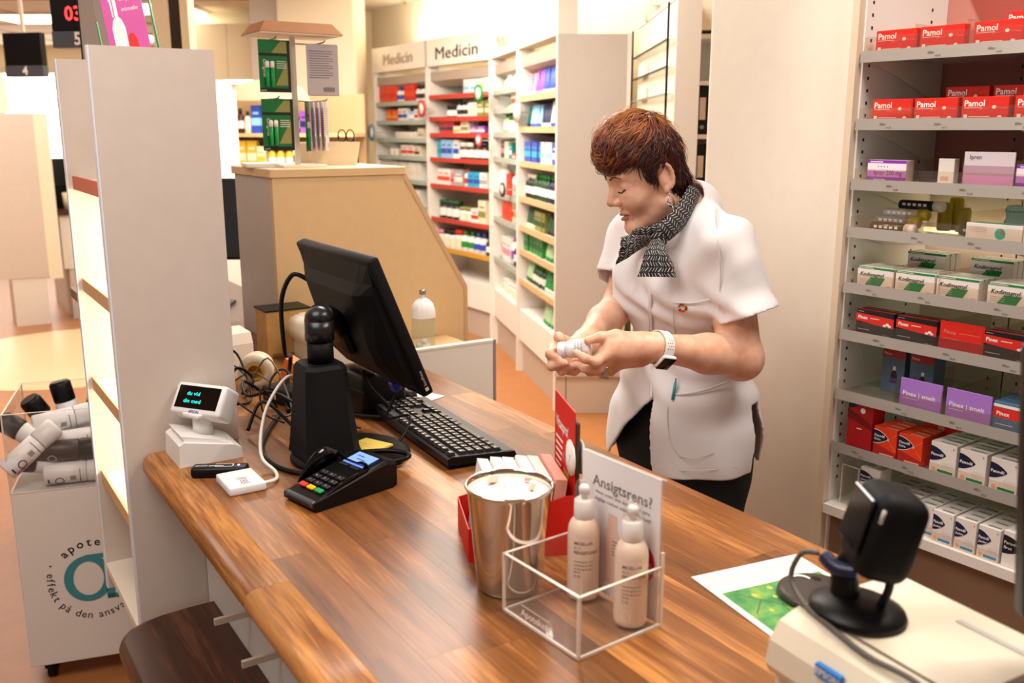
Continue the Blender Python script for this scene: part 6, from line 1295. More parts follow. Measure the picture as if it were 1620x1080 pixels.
# next workstation, seen in the gap between display unit and partition
nm_ = thing('workstation_monitor', 'dark monitor of the next workstation in the gap beside the partition', 'monitor', W(-1.62, .56, CZT), CROT + R(60)); nt_ = Matrix.Translation((0, 0, .33)) @ Matrix.Rotation(R(-16), 4, 'X'); m = MB().use(M_BLACK); m.box((0, 0, 0), (.36, .03, .30), nt_, .006); m.build('panel', nm_); m = MB().use(M_BLACK); m.b2((-.03, .02, 0), (.03, .06, .3)); m.b2((-.1, -.06, 0), (.1, .1, .012)); m.build('stand', nm_)
nx = thing('next_counter', 'dark wood counter of the next workstation beyond the partition', 'counter', W(0, 0, 0), CROT); MB().use(M_WOODD).b2((-2.4, .21, CZT - .04), (-1.222, .83, CZT)).build('top', nx); MB().use(M_WHITE).b2((-2.4, .30, 0), (-1.222, .76, CZT - .0405)).build('body', nx)
rb_ = thing('receipt_printer', 'beige receipt printer on the next counter below the dark monitor', 'printer', W(-1.36, .475, CZT + .0003), CROT); MB().use(M_IVORY).box((0, 0, .08), (.14, .12, .16), None, .02, 3).build('case', rb_); MB().use(M_BLACK).box((0, 0, .19), (.10, .1, .055), None, .01, 2).build('top_reader', rb_)
m = MB().use(M_BLACK); m.tube([W(-1.33, .41, 1.2), W(-1.30, .40, 1.12), W(-1.34, .385, 1.05), W(-1.28, .39, CZT + .006)], .005); tag(m.build('cable'), 'black cable hanging before the beige printer on the next counter', 'cable')

# ================================================================ far part of the shop
def qd(px, py, y, w, txt, led, lab, pole=True):
    p = at_y(px, py, y); t = thing('queue_display', lab, 'display', p, R(-10))
    MB().use(M_BLACK).b2((0, 0, -.10), (w, .05, .10), None, .004).build('screen_panel', t); MB().use(mat('slate_strip', '#4c4f58', .5)).b2((0, -.001, -.17), (w, .05, -.1005)).build('number_strip', t)
    m = MB().use(M_PRINTW); m.text(txt, w * (.52 if txt == '4' else .62), -.158, .075, -.002, None, 'c', bold=.03); m.build('number', t)
    if led: m = MB().use(mat('red_led', '#ff2a2a', .4, emit=4)); m.text(led, w * .36, -.055, .085, -.001, None, 'l', bold=.01); m.build('led_digits', t)
    MB().use(M_OFF).b2((w * .45, .02, .1005), (w * .45 + .02, .04, 2.75 - p[2])).build('hanging_pole', t)
qd(5, 78, 6.3, .27, '4', None, 'black queue display numbered 4 hanging from the ceiling')
qd(78, 12, 4.4, .20, '5', '03', 'black queue display numbered 5 with red digits hanging near the pillar')
fd_ = thing('far_display_unit', 'far beige display panel on a white plinth at the edge of the view', 'display unit', (-3.89, 7.9, 0), CROT + R(90))
MB().use(M_LAM).b2((-1.1, 0, .40), (-.0, .03, 1.735)).build('side_panel', fd_); MB().use(M_CREAM).b2((0.001, .0, .38), (.11, .35, 1.735)).build('edging', fd_); MB().use(M_WHITE).b2((-.28, .01, 0), (-.02, .35, .3995)).build('plinth', fd_)
fc = thing('far_counter', 'far service counter with a dark top under the bright window', 'counter', (-3.85, 8.05, 0), CROT + R(90)); MB().use(M_WOODD).b2((0, -.05, .90), (1.0, 1.2, .94)).build('top', fc); MB().use(M_WHITE).b2((.02, 0, .44), (1.0, 1.1, .8995)).build('upper_front', fc); MB().use(mat('plinth_grey', '#cfc6bf', .5)).b2((.06, .02, 0), (1.0, 1.1, .4395)).build('lower_front', fc)
FM = Matrix.Translation(fc.location) @ Matrix.Rotation(fc.rotation_euler[2], 4, 'Z')
t = thing('far_monitor', 'small dark till monitor on the far counter', 'monitor', FM @ Vector((.08, .3, .9405)), CROT + R(60)); MB().use(M_BLACK).box((0, 0, .30), (.30, .03, .26), Matrix.Rotation(R(-12), 4, 'X'), .004).build('panel', t); MB().use(M_BLACK).b2((-.06, -.06, 0), (.06, .06, .2)).build('stand', t)
t = thing('far_scanner', 'dark hooded scanner standing on the far counter', 'scanner', FM @ Vector((.28, .12, .9405)), CROT + R(60)); m = MB().use(M_BLACK); m.lathe([(.07, 0), (.07, .012), (.03, .02), (.025, .42)], 16); m.tube([(0, 0, .40), (0, -.02, .47), (.04, -.06, .50), (.09, -.07, .46)], lambda q: .045 - .012 * q, 10); m.build('hood', t)
t = thing('far_cup', 'red and white cup of pens on the far counter', 'cup', FM @ Vector((.13, .08, .9405)), 0); MB().use(pm('cream')).lathe([(.05, 0), (.06, .14), (.055, .14), (.045, .01)], 14).build('cup_body', t); m = MB().use(pm('red')); m.cyl((0, 0, .02), (.03, .02, .22), .01); m.build('red_pen', t)
t = thing('far_box', 'dark counter box beside the far monitor', 'box', FM @ Vector((.42, .45, .9405)), CROT); MB().use(M_DGREY).box((0, 0, .09), (.2, .15, .18), None, .01).build('box_body', t)
t = thing('poster_board', 'tilted cream card standing on the far display panel', 'card', (-4.12, 7.87, 1.7355), R(-20)); MB().use(pm('cream')).b2((-.10, 0, 0), (.08, .02, .30), Matrix.Rotation(R(-8), 4, 'Y')).build('card', t)
# white gondola with rounded top, wood shelf beside it
wg = thing('rounded_gondola', 'white slatted shelf with rounded top behind the partition', 'shelf unit', (-2.12, 6.3, 0), R(-18))
m = MB().use(M_WHITE); rp_ = [(.0, 0), (.14, 0), (.14, 1.86)] + [(.14 - .06 * (1 - math.cos(t)), 1.86 + .07 * math.sin(t)) for t in np.linspace(.2, math.pi / 2, 6)] + [(-.35, 1.93), (-.35, 0)]; m.prism(rp_, .3, .34, 'y'); m.b2((.14, -.0, 0), (.17, .34, 1.86)); m.build('back_board', wg)
m = MB().use(mat('slot_grey', '#6a6660', .5))
for k in range(14): m.b2((-.34, .2985, .6 + k * .09), (.135, .2998, .615 + k * .09))
m.build('slat_groove', wg)
for k, z in enumerate((1.665, 1.43, 1.2, .95)):
    MB().use(M_GLASS).b2((-.34, .03, z - .008), (.135, .298, z)).build('glass_shelf', wg)
for k, (x, z, h_, w_) in enumerate(((-.28, 1.665, .12, .09), (-.12, 1.665, .10, .08), (-.20, 1.43, .14, .10), (-.06, 1.43, .13, .10), (.06, 1.43, .12, .09), (-.10, 1.2, .13, .10), (.04, 1.2, .13, .10), (-.05, .95, .12, .12))):
    p = Matrix.Translation(wg.location) @ Matrix.Rotation(R(-18), 4, 'Z') @ Vector((x, .06, z + .0003)); o = bpy.data.objects.new('shelf_carton', pack('carton', 'white', ('cream', 'pink', 'grey')[k % 3], w_, h_, .09)); COL.objects.link(o); o.location = p; o.rotation_euler = (0, 0, R(-18)); tag(o, f'white carton with {("cream", "pink", "grey")[k % 3]} band on the rounded gondola, {("top", "top", "second", "second", "second", "third", "third", "lowest")[k]} shelf, {ORD[(0, 1, 0, 1, 2, 0, 1, 0)[k]]} along', 'carton', 'cartons on the rounded gondola')
ws = thing('wood_bookcase', 'oak bookcase with arched top behind the partition', 'shelf unit', (-1.98, 6.75, 0), R(-8)); m = MB().use(mat('oak_carcass', '#a98c66', .55)); m.b2((0, .3, 0), (.9, .33, 1.85)); m.b2((-.02, 0, 0), (.0, .33, 1.85)); m.build('carcass', ws)
for z in (1.58, 1.34, 1.10): MB().use(M_WOODL).b2((.001, .02, z - .025), (.9, .298, z)).build('shelf', ws)
MB().use(mat('arch_board', '#bfae94', .6)).prism([(0, 1.8)] + [(.3 + .3 * math.cos(t), 1.8 + .14 * math.sin(t)) for t in np.linspace(math.pi, 0, 12)] + [(.6, 1.8)], .0, .02, 'y').build('arch_top', ws)
fill(ws, 1.5838, [(B_, 'brown', 'dark', .06, .17, 1), (B_, 'cream', 'dark', .05, .15, 1), (C, 'blue', 'sky', .07, .19, 2), (B_, 'navy', 'dark', .06, .17, 3), (C, 'purple', 'navy', .07, .15, 2)], 'oak bookcase', 'top', .06, .03)
fill(ws, 1.3438, [(C, 'yellow', 'cream', .07, .19, 2), (C, 'cream', 'yellow', .06, .15, 1), (B_, 'yellow', 'brown', .06, .15, 3), (C, 'cream', 'brown', .08, .16, 2)], 'oak bookcase', 'second', .06, .03)
fill(ws, 1.1038, [(C, 'cream', 'orange', .09, .18, 1), (C, 'teal', 'cyan', .06, .19, 1), (C, 'cream', 'white', .09, .17, 2), (C, 'white', 'grey', .07, .16, 2)], 'oak bookcase', 'third', .06, .03)
oc = thing('overhead_cabinet', 'cream overhead cupboards on the far wall above a lit strip', 'cupboard', (-3.05, 9.55, 0), 0)
for k in range(4): MB().use(mat('cupboard_front', '#ead7b4', .5)).b2((.0 + k * .3, 0, 2.08), (.296 + k * .3, .02, 2.6)).build('door', oc)
MB().use(M_CREAM).b2((0, .0205, 2.08), (1.2, .345, 2.6)).build('carcass', oc); MB().use(mat('far_light_strip', '#fff3dc', .4, emit=5)).b2((.02, .1, 2.05), (1.18, .14, 2.078)).build('light_strip', oc)
dc = thing('dark_cabinet_box', 'dark small box lying on the rounded gondola top', 'box', Matrix.Translation(wg.location) @ Matrix.Rotation(R(-18), 4, 'Z') @ Vector((-.15, .30, 1.9305)), R(-18)); MB().use(mat('taupe_box', '#6d6055', .6)).box((0, 0, .02), (.16, .03, .04), None, .003).build('box_body', dc)
# ================================================================ the pharmacist: one continuous body from a signed distance field
def npv(*a): return np.array(a, float)
class SDF:
    """smooth union of tapered capsules and ellipsoids, polygonised with surface nets in sparse blocks"""
    def __init__(s): s.p = []
    def cap(s, a, b, ra, rb, k=.02): s.p.append(('c', np.array(a, float), np.array(b, float), ra, rb, k, None)); return s
    def ell(s, c, r, k=.02, Q=None): s.p.append(('e', np.array(c, float), np.array(r, float), 0, 0, k, Q)); return s
    def sub(s, c, r, k=.01, Q=None): s.p.append(('-', np.array(c, float), np.array(r, float), 0, 0, k, Q)); return s
    def bound(s, i):
        t, a, b, ra, rb, k, Q = s.p[i]
        if t == 'c': return np.minimum(a - ra, b - rb), np.maximum(a + ra, b + rb)
        m = max(b); return a - m, a + m
    @staticmethod
    def one(pr, P):
        t, a, b, ra, rb, k, Q = pr
        if t == 'c':
            ba = b - a; L2 = ba @ ba; h = np.clip(((P - a) @ ba) / (L2 + 1e-12), 0, 1)
            return np.linalg.norm(P - a - h[:, None] * ba, axis=1) - (ra + (rb - ra) * h)
        q = P - a
        if Q is not None: q = q @ Q
        k0 = np.linalg.norm(q / b, axis=1); k1 = np.linalg.norm(q / (b * b), axis=1); return k0 * (k0 - 1) / np.maximum(k1, 1e-9)
    def ev(s, P, idx=None):
        d = None
        for i in (range(len(s.p)) if idx is None else idx):
            pr = s.p[i]; e = s.one(pr, P); k = pr[5]
            if pr[0] == '-':
                if d is None: continue
                h = np.clip(.5 - .5 * (d + e) / k, 0, 1); d = d * (1 - h) + (-e) * h + k * h * (1 - h); continue
            if d is None: d = e; continue
            h = np.clip(.5 + .5 * (d - e) / k, 0, 1); d = d * (1 - h) + e * h - k * h * (1 - h)
        return np.full(len(P), 9.0) if d is None else d
def surface(fn, lo, hi, h, near=None, B=12):
    """surface nets over fn(P)->d ; blocks of B cells; near(center, radius) -> primitive indices or None"""
    lo = np.array(lo); hi = np.array(hi); n = np.ceil((hi - lo) / h).astype(int); nb = np.ceil(n / B).astype(int); rad = B * h * .87 + 2 * h
    C = np.stack(np.meshgrid(*[np.arange(k) for k in nb], indexing='ij'), -1).reshape(-1, 3)
    cen = lo + (C * B + B / 2) * h
    dc = fn(cen, None); C = C[np.abs(dc) < rad * 1.6 + .02]
    g = np.stack(np.meshgrid(*[np.arange(B + 1)] * 3, indexing='ij'), -1).reshape(-1, 3)
    cells = {}; V = []; Q = []
    N = (n + 2 * B + 3).astype(np.int64); keys = []; pos = []; quads = []
    off = [(0, 0, 0), (1, 0, 0), (0, 1, 0), (1, 1, 0), (0, 0, 1), (1, 0, 1), (0, 1, 1), (1, 1, 1)]
    edges = [(a, b) for a in range(8) for b in range(a + 1, 8) if bin(a ^ b).count('1') == 1]
    def kid(I): return (I[..., 0].astype(np.int64) * N[1] + I[..., 1]) * N[2] + I[..., 2]
    for c in C:
        base = c * B; P = lo + (g + base) * h
        idx = near(lo + (base + B / 2) * h, rad) if near else None
        d = fn(P, idx).reshape(B + 1, B + 1, B + 1); s = d < 0
        if s.all() or not s.any(): continue
        cr = [s[o[0]:B + o[0], o[1]:B + o[1], o[2]:B + o[2]] for o in off]; dv = [d[o[0]:B + o[0], o[1]:B + o[1], o[2]:B + o[2]] for o in off]
        sm = sum(x.astype(int) for x in cr); act = (sm > 0) & (sm < 8); I = np.argwhere(act)
        if len(I) == 0: continue
        acc = np.zeros((len(I), 3)); cnt = np.zeros(len(I))
        D = [x[act] for x in dv]; S_ = [x[act] for x in cr]
        for a, b in edges:
            m = S_[a] != S_[b]; t = np.where(m, D[a] / np.where(m, D[a] - D[b], 1), 0)
            pa = np.array(off[a]); pb = np.array(off[b]); acc += m[:, None] * (pa + t[:, None] * (pb - pa)); cnt += m
        keys.append(kid(I + base)); pos.append(lo + (I + base + acc / cnt[:, None]) * h)
        for ax in range(3):
            o2 = [0, 0, 0]; o2[ax] = 1; e0 = s[:B, :B, :B]; e1 = s[o2[0]:B + o2[0], o2[1]:B + o2[1], o2[2]:B + o2[2]]
            for sgn, mk in ((1, e0 & ~e1), (-1, ~e0 & e1)):
                J = np.argwhere(mk)
                if len(J) == 0: continue
                J = J + base; u, v = [(1, 2), (2, 0), (0, 1)][ax]; du = np.zeros(3, int); du[u] = 1; dv_ = np.zeros(3, int); dv_[v] = 1
                q = [J - du - dv_, J - dv_, J, J - du]
                if sgn < 0: q = q[::-1]
                quads.append(np.stack([kid(x + 0) for x in q], -1))
    keys = np.concatenate(keys); pos = np.concatenate(pos); quads = np.concatenate(quads)
    uk, ui = np.unique(keys, return_index=True); pos = pos[ui]
    fi = np.searchsorted(uk, quads); fi = np.clip(fi, 0, len(uk) - 1); ok = (uk[fi] == quads).all(1); return pos, fi[ok]
def mesh_obj(name, V, F, m, parent=None, smooth_it=0):
    me = bpy.data.meshes.new(name); me.vertices.add(len(V)); me.vertices.foreach_set('co', V.astype(np.float32).ravel()); n = len(F)
    me.loops.add(n * 4); me.loops.foreach_set('vertex_index', F.astype(np.int32).ravel()); me.polygons.add(n); me.polygons.foreach_set('loop_start', np.arange(0, n * 4, 4, dtype=np.int32)); me.polygons.foreach_set('loop_total', np.full(n, 4, dtype=np.int32))
    me.materials.append(m); me.update(calc_edges=True); me.validate(); me.polygons.foreach_set('use_smooth', np.ones(len(me.polygons), bool))
    o = bpy.data.objects.new(name, me); COL.objects.link(o)
    if parent is not None: o.parent = parent
    if smooth_it: md = o.modifiers.new('smooth', 'SMOOTH'); md.factor = .5; md.iterations = smooth_it
    return o
def sdf_mesh(name, S, lo, hi, h, m, parent=None, smooth_it=2, extra=None):
    bb = [S.bound(i) for i in range(len(S.p))]; bl = np.array([b[0] for b in bb]); bh = np.array([b[1] for b in bb])
    def near(c, r):
        dd = np.maximum(np.maximum(bl - c, c - bh), 0); return [i for i in range(len(S.p)) if dd[i] @ dd[i] < (r + .06) ** 2]
    def fn(P, idx):
        d = S.ev(P, idx)
        return extra(P, d) if extra else d
    V, F = surface(fn, lo, hi, h, near); return mesh_obj(name, V, F, m, parent, smooth_it), V
PX = lambda u, v, y: at_y(u, v, y)
# ---- skin
def skin_mat():
    m = bpy.data.materials.new('skin'); m.use_nodes = True; nt = m.node_tree; b = nt.nodes['Principled BSDF']
    tc = nt.nodes.new('ShaderNodeTexCoord'); n = nt.nodes.new('ShaderNodeTexNoise'); n.inputs['Scale'].default_value = 28; n.inputs['Detail'].default_value = 5; nt.links.new(tc.outputs['Object'], n.inputs[0])
    cr = nt.nodes.new('ShaderNodeValToRGB'); e = cr.color_ramp.elements; e[0].position = .35; e[0].color = lin('#d29a7d') + (1,); e[1].position = .7; e[1].color = lin('#ebbca0') + (1,); nt.links.new(n.outputs['Fac'], cr.inputs[0]); nt.links.new(cr.outputs[0], b.inputs[0])
    b.inputs['Roughness'].default_value = .48; b.inputs['Subsurface Weight'].default_value = .12; b.inputs['Subsurface Radius'].default_value = (.012, .005, .003); b.inputs['Subsurface Scale'].default_value = .6
    n2 = nt.nodes.new('ShaderNodeTexNoise'); n2.inputs['Scale'].default_value = 420; nt.links.new(tc.outputs['Object'], n2.inputs[0]); bp = nt.nodes.new('ShaderNodeBump'); bp.inputs['Strength'].default_value = .08; bp.inputs['Distance'].default_value = .001; nt.links.new(n2.outputs['Fac'], bp.inputs['Height']); nt.links.new(bp.outputs[0], b.inputs['Normal']); return m
M_SKIN = skin_mat()
# head frame
HO = PX(1029, 277, 2.10); yaw = R(14); pitch = R(19)
hf0 = npv(-math.cos(yaw), -math.sin(yaw), 0); hl = npv(math.sin(yaw), -math.cos(yaw), 0)   # forward (level), her left
hf = hf0 * math.cos(pitch) + npv(0, 0, -1) * math.sin(pitch); hu = npv(0, 0, 1) * math.cos(pitch) + hf0 * math.sin(pitch)
HQ = np.stack([hf, hl, hu], 1)
HS = .96
FK = .85
def H(f, l, u): return HO + (hf * f * FK + hl * l + hu * u) * HS
def hr(*r): return [r[0] * HS * .88, r[1] * HS, r[2] * HS]
B = SDF()
B.ell(H(.012, 0, .052), hr(.083, .073, .082), .01, HQ)              # skull
B.ell(H(.050, 0, -.005), hr(.056, .060, .082), .03, HQ)            # face
B.cap(H(.008, .05, -.06), H(.078, .012, -.098), .021, .017, .02); B.cap(H(.008, -.05, -.06), H(.078, -.012, -.098), .021, .017, .02)
B.ell(H(.086, 0, -.098), hr(.018, .02, .016), .02, HQ)             # chin
B.ell(H(.074, .03, -.03), hr(.026, .026, .028), .02, HQ); B.ell(H(.074, -.03, -.03), hr(.026, .026, .028), .02, HQ)
B.cap(H(.093, .036, .026), H(.102, .008, .024), .010, .010, .014); B.cap(H(.093, -.036, .026), H(.102, -.008, .024), .010, .010, .014)
B.sub(H(.113, .033, .006), hr(.016, .018, .012), .014, HQ); B.sub(H(.113, -.033, .006), hr(.016, .018, .012), .014, HQ)
B.cap(H(.104, 0, .014), H(.126, 0, -.026), .0075, .0110, .012); B.ell(H(.115, .012, -.032), hr(.0105, .007, .0075), .006, HQ); B.ell(H(.115, -.012, -.032), hr(.0105, .007, .0075), .006, HQ)
B.ell(H(.088, .032, .003), hr(.0145, .0155, .0135), .005, HQ); B.ell(H(.088, -.032, .003), hr(.0145, .0155, .0135), .005, HQ)
B.cap(H(.092, .020, -.062), H(.102, 0, -.058), .004, .0055, .008); B.cap(H(.092, -.020, -.062), H(.102, 0, -.058), .004, .0055, .008)
B.cap(H(.090, .017, -.071), H(.098, 0, -.072), .004, .006, .008); B.cap(H(.090, -.017, -.071), H(.098, 0, -.072), .004, .006, .008)
B.sub(H(.104, 0, -.0655), hr(.008, .022, .0012), .004, HQ)
# ears
EQ = HQ
for sgn in (1, -1):
    B.ell(H(-.004, sgn * .071, -.002), hr(.017, .008, .029), .006, HQ); ea = [H(-.005 - .019 * math.cos(t) * (1 if math.cos(t) > 0 else .8), sgn * (.0775 + .003 * math.cos(t)), .0 + .029 * math.sin(t)) for t in np.linspace(2.5, -1.2, 9)]
    for q in range(8): B.cap(ea[q], ea[q + 1], .0042, .0042, .003)
    B.ell(H(.001, sgn * .075, -.031), hr(.007, .005, .009), .005, HQ); B.sub(H(-.004, sgn * .084, .002), hr(.010, .007, .017), .004, HQ)
# neck
NB = PX(1082, 352, 2.12)
B.cap(H(-.02, 0, -.03), NB, .052, .055, .03)
# torso, hips, legs (mostly under the clothes)
TF = npv(-.80, -.60, 0); TL = npv(.60, -.80, 0); TU = npv(0, 0, 1)
CH = PX(1082, 430, 2.13); PE = PX(1082, 690, 2.16); WA = PX(1090, 570, 2.15)
TQ = np.stack([TF, TL, TU], 1)
SHN = PX(1145, 392, 1.985); SHF = PX(1008, 376, 2.27)
B.ell(CH, [.10, .14, .17], .04, TQ); B.ell(WA, [.095, .125, .15], .05, TQ); B.ell(PE, [.12, .16, .14], .05, TQ)
B.cap(SHN - TU * .03, SHF - TU * .03, .036, .036, .03)
FT = {}
for sgn, nm in ((1, 'n'), (-1, 'f')):
    hip = PE + TL * .085 * sgn; knee = hip + npv(0, 0, -.42) + TF * .01; ank = npv(hip[0] + .01, hip[1], .09); FT[nm] = (hip, knee, ank)
    B.cap(hip, knee, .085, .058, .03); B.cap(knee, ank, .056, .036, .02); B.cap(ank, ank + TF * .16 - npv(0, 0, .055), .036, .028, .02)
# arms
ELN = PX(1172, 566, 1.955); WRN = PX(1038, 549, 1.845); ELF = PX(985, 478, 2.20); WRF = PX(925, 543, 1.965)
B.cap(SHN, ELN, .052, .044, .02); B.cap(ELN, ELN * .6 + WRN * .4, .042, .0395, .02); B.cap(ELN * .6 + WRN * .4, WRN, .0395, .0265, .02)
B.ell(ELN + npv(.002, .0, -.002), [.039, .039, .039], .02)
B.cap(SHF, ELF, .05, .042, .02); B.cap(ELF, ELF * .5 + WRF * .5, .041, .037, .02); B.cap(ELF * .5 + WRF * .5, WRF, .037, .026, .02)
NSK = len(B.p)
# left hand (near): back of the hand to the viewer, thumb above, fingers reaching to the bottle
P3 = lambda u, v, y: PX(u, v, y)
hk = .007
B.cap(WRN, P3(1002, 552, 1.835), .026, .024, .02)
B.cap(P3(1015, 541, 1.835), P3(968, 546, 1.825), .021, .017, .015); B.cap(P3(1015, 556, 1.83), P3(962, 560, 1.82), .021, .017, .015); B.cap(P3(1012, 566, 1.84), P3(964, 574, 1.83), .019, .015, .012)
def finger(pts, r0, r1):
    n = len(pts) - 1
    for i in range(n): B.cap(pts[i], pts[i + 1], r0 + (r1 - r0) * i / n, r0 + (r1 - r0) * (i + 1) / n, hk if i else .010)
finger([P3(1003, 536, 1.845), P3(975, 530, 1.835), P3(950, 533, 1.825), P3(930, 539, 1.82)], .0125, .0085)            # thumb
finger([P3(966, 557, 1.815), P3(942, 573, 1.80), P3(926, 567, 1.795), P3(912, 558, 1.80)], .0110, .0076)                 # index
finger([P3(964, 568, 1.82), P3(946, 584, 1.812), P3(925, 582, 1.82), P3(912, 574, 1.835)], .0110, .0076)               # middle
finger([P3(968, 576, 1.83), P3(952, 588, 1.83), P3(933, 588, 1.845), P3(924, 580, 1.86)], .0102, .007)               # ring
finger([P3(980, 578, 1.845), P3(966, 588, 1.85), P3(952, 587, 1.87)], .0092, .0066)               # little
# right hand (far): palm behind the bottle, fingers coming forward beneath it
B.cap(WRF, P3(912, 553, 1.925), .026, .024, .02)
B.cap(P3(915, 546, 1.93), P3(893, 556, 1.895), .020, .017, .015); B.cap(P3(917, 560, 1.92), P3(900, 570, 1.89), .020, .017, .015)
finger([P3(905, 545, 1.92), P3(892, 539, 1.90), P3(884, 533, 1.885), P3(887, 535, 1.875)], .012, .0085)                # thumb
finger([P3(893, 553, 1.89), P3(876, 551, 1.875), P3(870, 560, 1.85), P3(884, 567, 1.835)], .0108, .0080)                # index
finger([P3(895, 564, 1.89), P3(874, 566, 1.87), P3(873, 579, 1.845), P3(893, 574, 1.825)], .0108, .0080)               # middle
finger([P3(899, 571, 1.885), P3(886, 580, 1.865), P3(889, 587, 1.845), P3(906, 578, 1.835)], .0102, .0076)              # ring
finger([P3(906, 574, 1.885), P3(900, 586, 1.87), P3(908, 588, 1.85), P3(920, 581, 1.845)], .0092, .0068)                # little
wm = thing('person', 'woman with short auburn hair, white tunic, patterned scarf, reading a small bottle', 'person', (WA[0], WA[1], 0), 0)
wm.location = (0, 0, 0)
allb = [B.bound(i) for i in range(len(B.p))]
lo = np.min([b[0] for b in allb], 0) - .02; hi = np.max([b[1] for b in allb], 0) + .02
body, BV = sdf_mesh('body', B, lo, hi, .0026, M_SKIN, wm, 2)
# ---- tunic
def cloth_mat(name, c, sc=900):
    m = mat(name, c, .8, sheen=.2, bump=.12, bscale=sc); return m
M_TUN = cloth_mat('white_tunic_cotton', '#e9e4e4')
T = SDF()
T.ell(CH + TF * .012 - TU * .02, [.120, .150, .145], .05, TQ)
T.ell(CH + TF * .055 + TL * .07 + TU * -.03, [.075, .075, .075], .05, TQ); T.ell(CH + TF * .055 - TL * .07 + TU * -.03, [.075, .075, .075], .05, TQ)
T.cap(SHN + npv(-.005, 0, .0), SHF + npv(.005, 0, 0), .062, .062, .05); T.cap(CH + TU * .07 - TF * .03, NB + npv(.012, .006, -.035), .085, .068, .05); T.cap(NB + npv(.012, .006, -.035), NB + npv(.022, .012, .030), .068, .064, .02)
T.ell(WA, [.118, .15, .19], .06, TQ); T.ell(PE + TU * .02, [.165, .195, .20], .06, TQ)
T.cap(PE + TU * -.06, PE + TU * -.22, .155, .168, .06)
SLN = PX(1180, 500, 1.955); SLF = PX(980, 445, 2.225)
T.cap(PX(1096, 338, 2.09), SHN, .044, .056, .03); T.cap(PX(1075, 345, 2.16), SHF, .046, .060, .03)
nB = len(T.p)
T.cap(SHN, SLN, .063, .064, .03); T.cap(SHF, SLF, .064, .060, .03)
rs = np.random.default_rng(3)
hem = PX(1100, 748, 2.03)[2]
dN = (SLN - SHN) / np.linalg.norm(SLN - SHN); dF = (SLF - SHF) / np.linalg.norm(SLF - SHF)
def on_tunic(u, v, eps=.0015):
    r = ray(u, v); r = r / np.linalg.norm(r); t = 1.6
    for _ in range(90):
        p = CAMV + r * t; d = T.ev(p[None])[0]
        if d < eps: break
        t += max(d * .7, .0008)
    return CAMV + r * t
SLIT = on_tunic(1030, 630)      # apex of the front opening
nkC = NB + npv(-.02, -.012, .012); nkA = npv(-.28, -.2, .94); nkA /= np.linalg.norm(nkA)
def tunic_fn(P, d):
    q = P - WA; f = q @ TF; l = q @ TL; z = P[:, 2]
    # folds: drag lines from the arm and the waist, and soft flare waves in the skirt
    ang = np.arctan2(l, f)
    w1 = .0055 * np.sin(ang * 9 + z * 14) * np.clip((1.02 - z) / .2, 0, 1)
    w2 = .0055 * np.sin(z * 75 + l * 30 + 2 * np.sin(l * 22)) * np.exp(-((z - 1.08) / .10) ** 2)
    w3 = .0046 * np.sin((z * .8 + l * .6 + f * .3) * 95 + 1.5 * np.sin(z * 31)) * np.exp(-((z - 1.27) / .09) ** 2)
    dn = np.linalg.norm(P - SLN, axis=1); w4 = .0055 * np.sin((P - SHN) @ dN * 55 + l * 35) * np.exp(-(np.minimum(dn, np.linalg.norm(P - SHN, axis=1)) / .10) ** 2)
    d = d + w1 + w2 + w3 + w4
    s = np.abs(d + .0042) - .0042                       # a shell of cloth
    s = np.maximum(s, hem - z)                          # hem
    for A, D_, S0_ in ((SLN, dN, SHN), (SLF, dF, SHF)):  # sleeve ends, only near the arm
        t = (P - A) @ D_; rad = np.linalg.norm((P - A) - t[:, None] * D_, axis=1)
        s = np.where((rad < .078), np.maximum(s, np.minimum(t, .05)), s)
    t = (P - nkC) @ nkA; rad = np.linalg.norm((P - nkC) - t[:, None] * nkA, axis=1); s = np.maximum(s, -(np.maximum(rad - .070, -(t + .02)))) # neckline
    # front slit: wedge opening below the apex
    zz = SLIT[2] - z; fl = (P - SLIT) @ TL; s = np.maximum(s, -np.maximum.reduce([np.abs(fl + .36 * zz) - .50 * zz, -zz, -f + .02]))
    # side vent
    vz = 1.00 - z; fv = (f + .045); s = np.maximum(s, -np.maximum.reduce([np.abs(fv + .03 * vz / .2) - np.minimum(.018 + .16 * vz, .038), -vz, -l + .03]))
    return s
tb = [T.bound(i) for i in range(len(T.p))]; tlo = np.min([b[0] for b in tb], 0) - .03; thi = np.max([b[1] for b in tb], 0) + .03; tlo[2] = hem - .02
tun, TV = sdf_mesh('tunic', T, tlo, thi, .0036, M_TUN, wm, 3, tunic_fn)
# projector onto the tunic's outer surface along the view of a given pixel (march the real field)
def on_tunic(u, v, eps=.0015):
    r = ray(u, v); r = r / np.linalg.norm(r); t = 1.6
    for _ in range(90):
        p = CAMV + r * t; d = T.ev(p[None])[0]
        if d < eps: break
        t += max(d * .7, .0008)
    return CAMV + r * t
def strip(pts2d, width, m_, name, parent, thick=.002, n=24):
    pts = [np.array(on_tunic(*q)) for q in spline2(pts2d, n)]; vs = []; fs = []
    for i, p in enumerate(pts):
        t = pts[min(i + 1, len(pts) - 1)] - pts[max(i - 1, 0)]; t /= np.linalg.norm(t) + 1e-9; nrm = tn(p); s_ = np.cross(t, nrm); s_ /= np.linalg.norm(s_) + 1e-9
        p = p + nrm * .0008; vs += [p - s_ * width / 2, p - s_ * width * .3 + nrm * thick, p + s_ * width * .3 + nrm * thick, p + s_ * width / 2]
    for i in range(len(pts) - 1):
        for k in range(3): fs.append((i * 4 + k, i * 4 + k + 1, i * 4 + k + 5, i * 4 + k + 4))
    return MB().use(m_).add(vs, fs, None, True).build(name, parent)
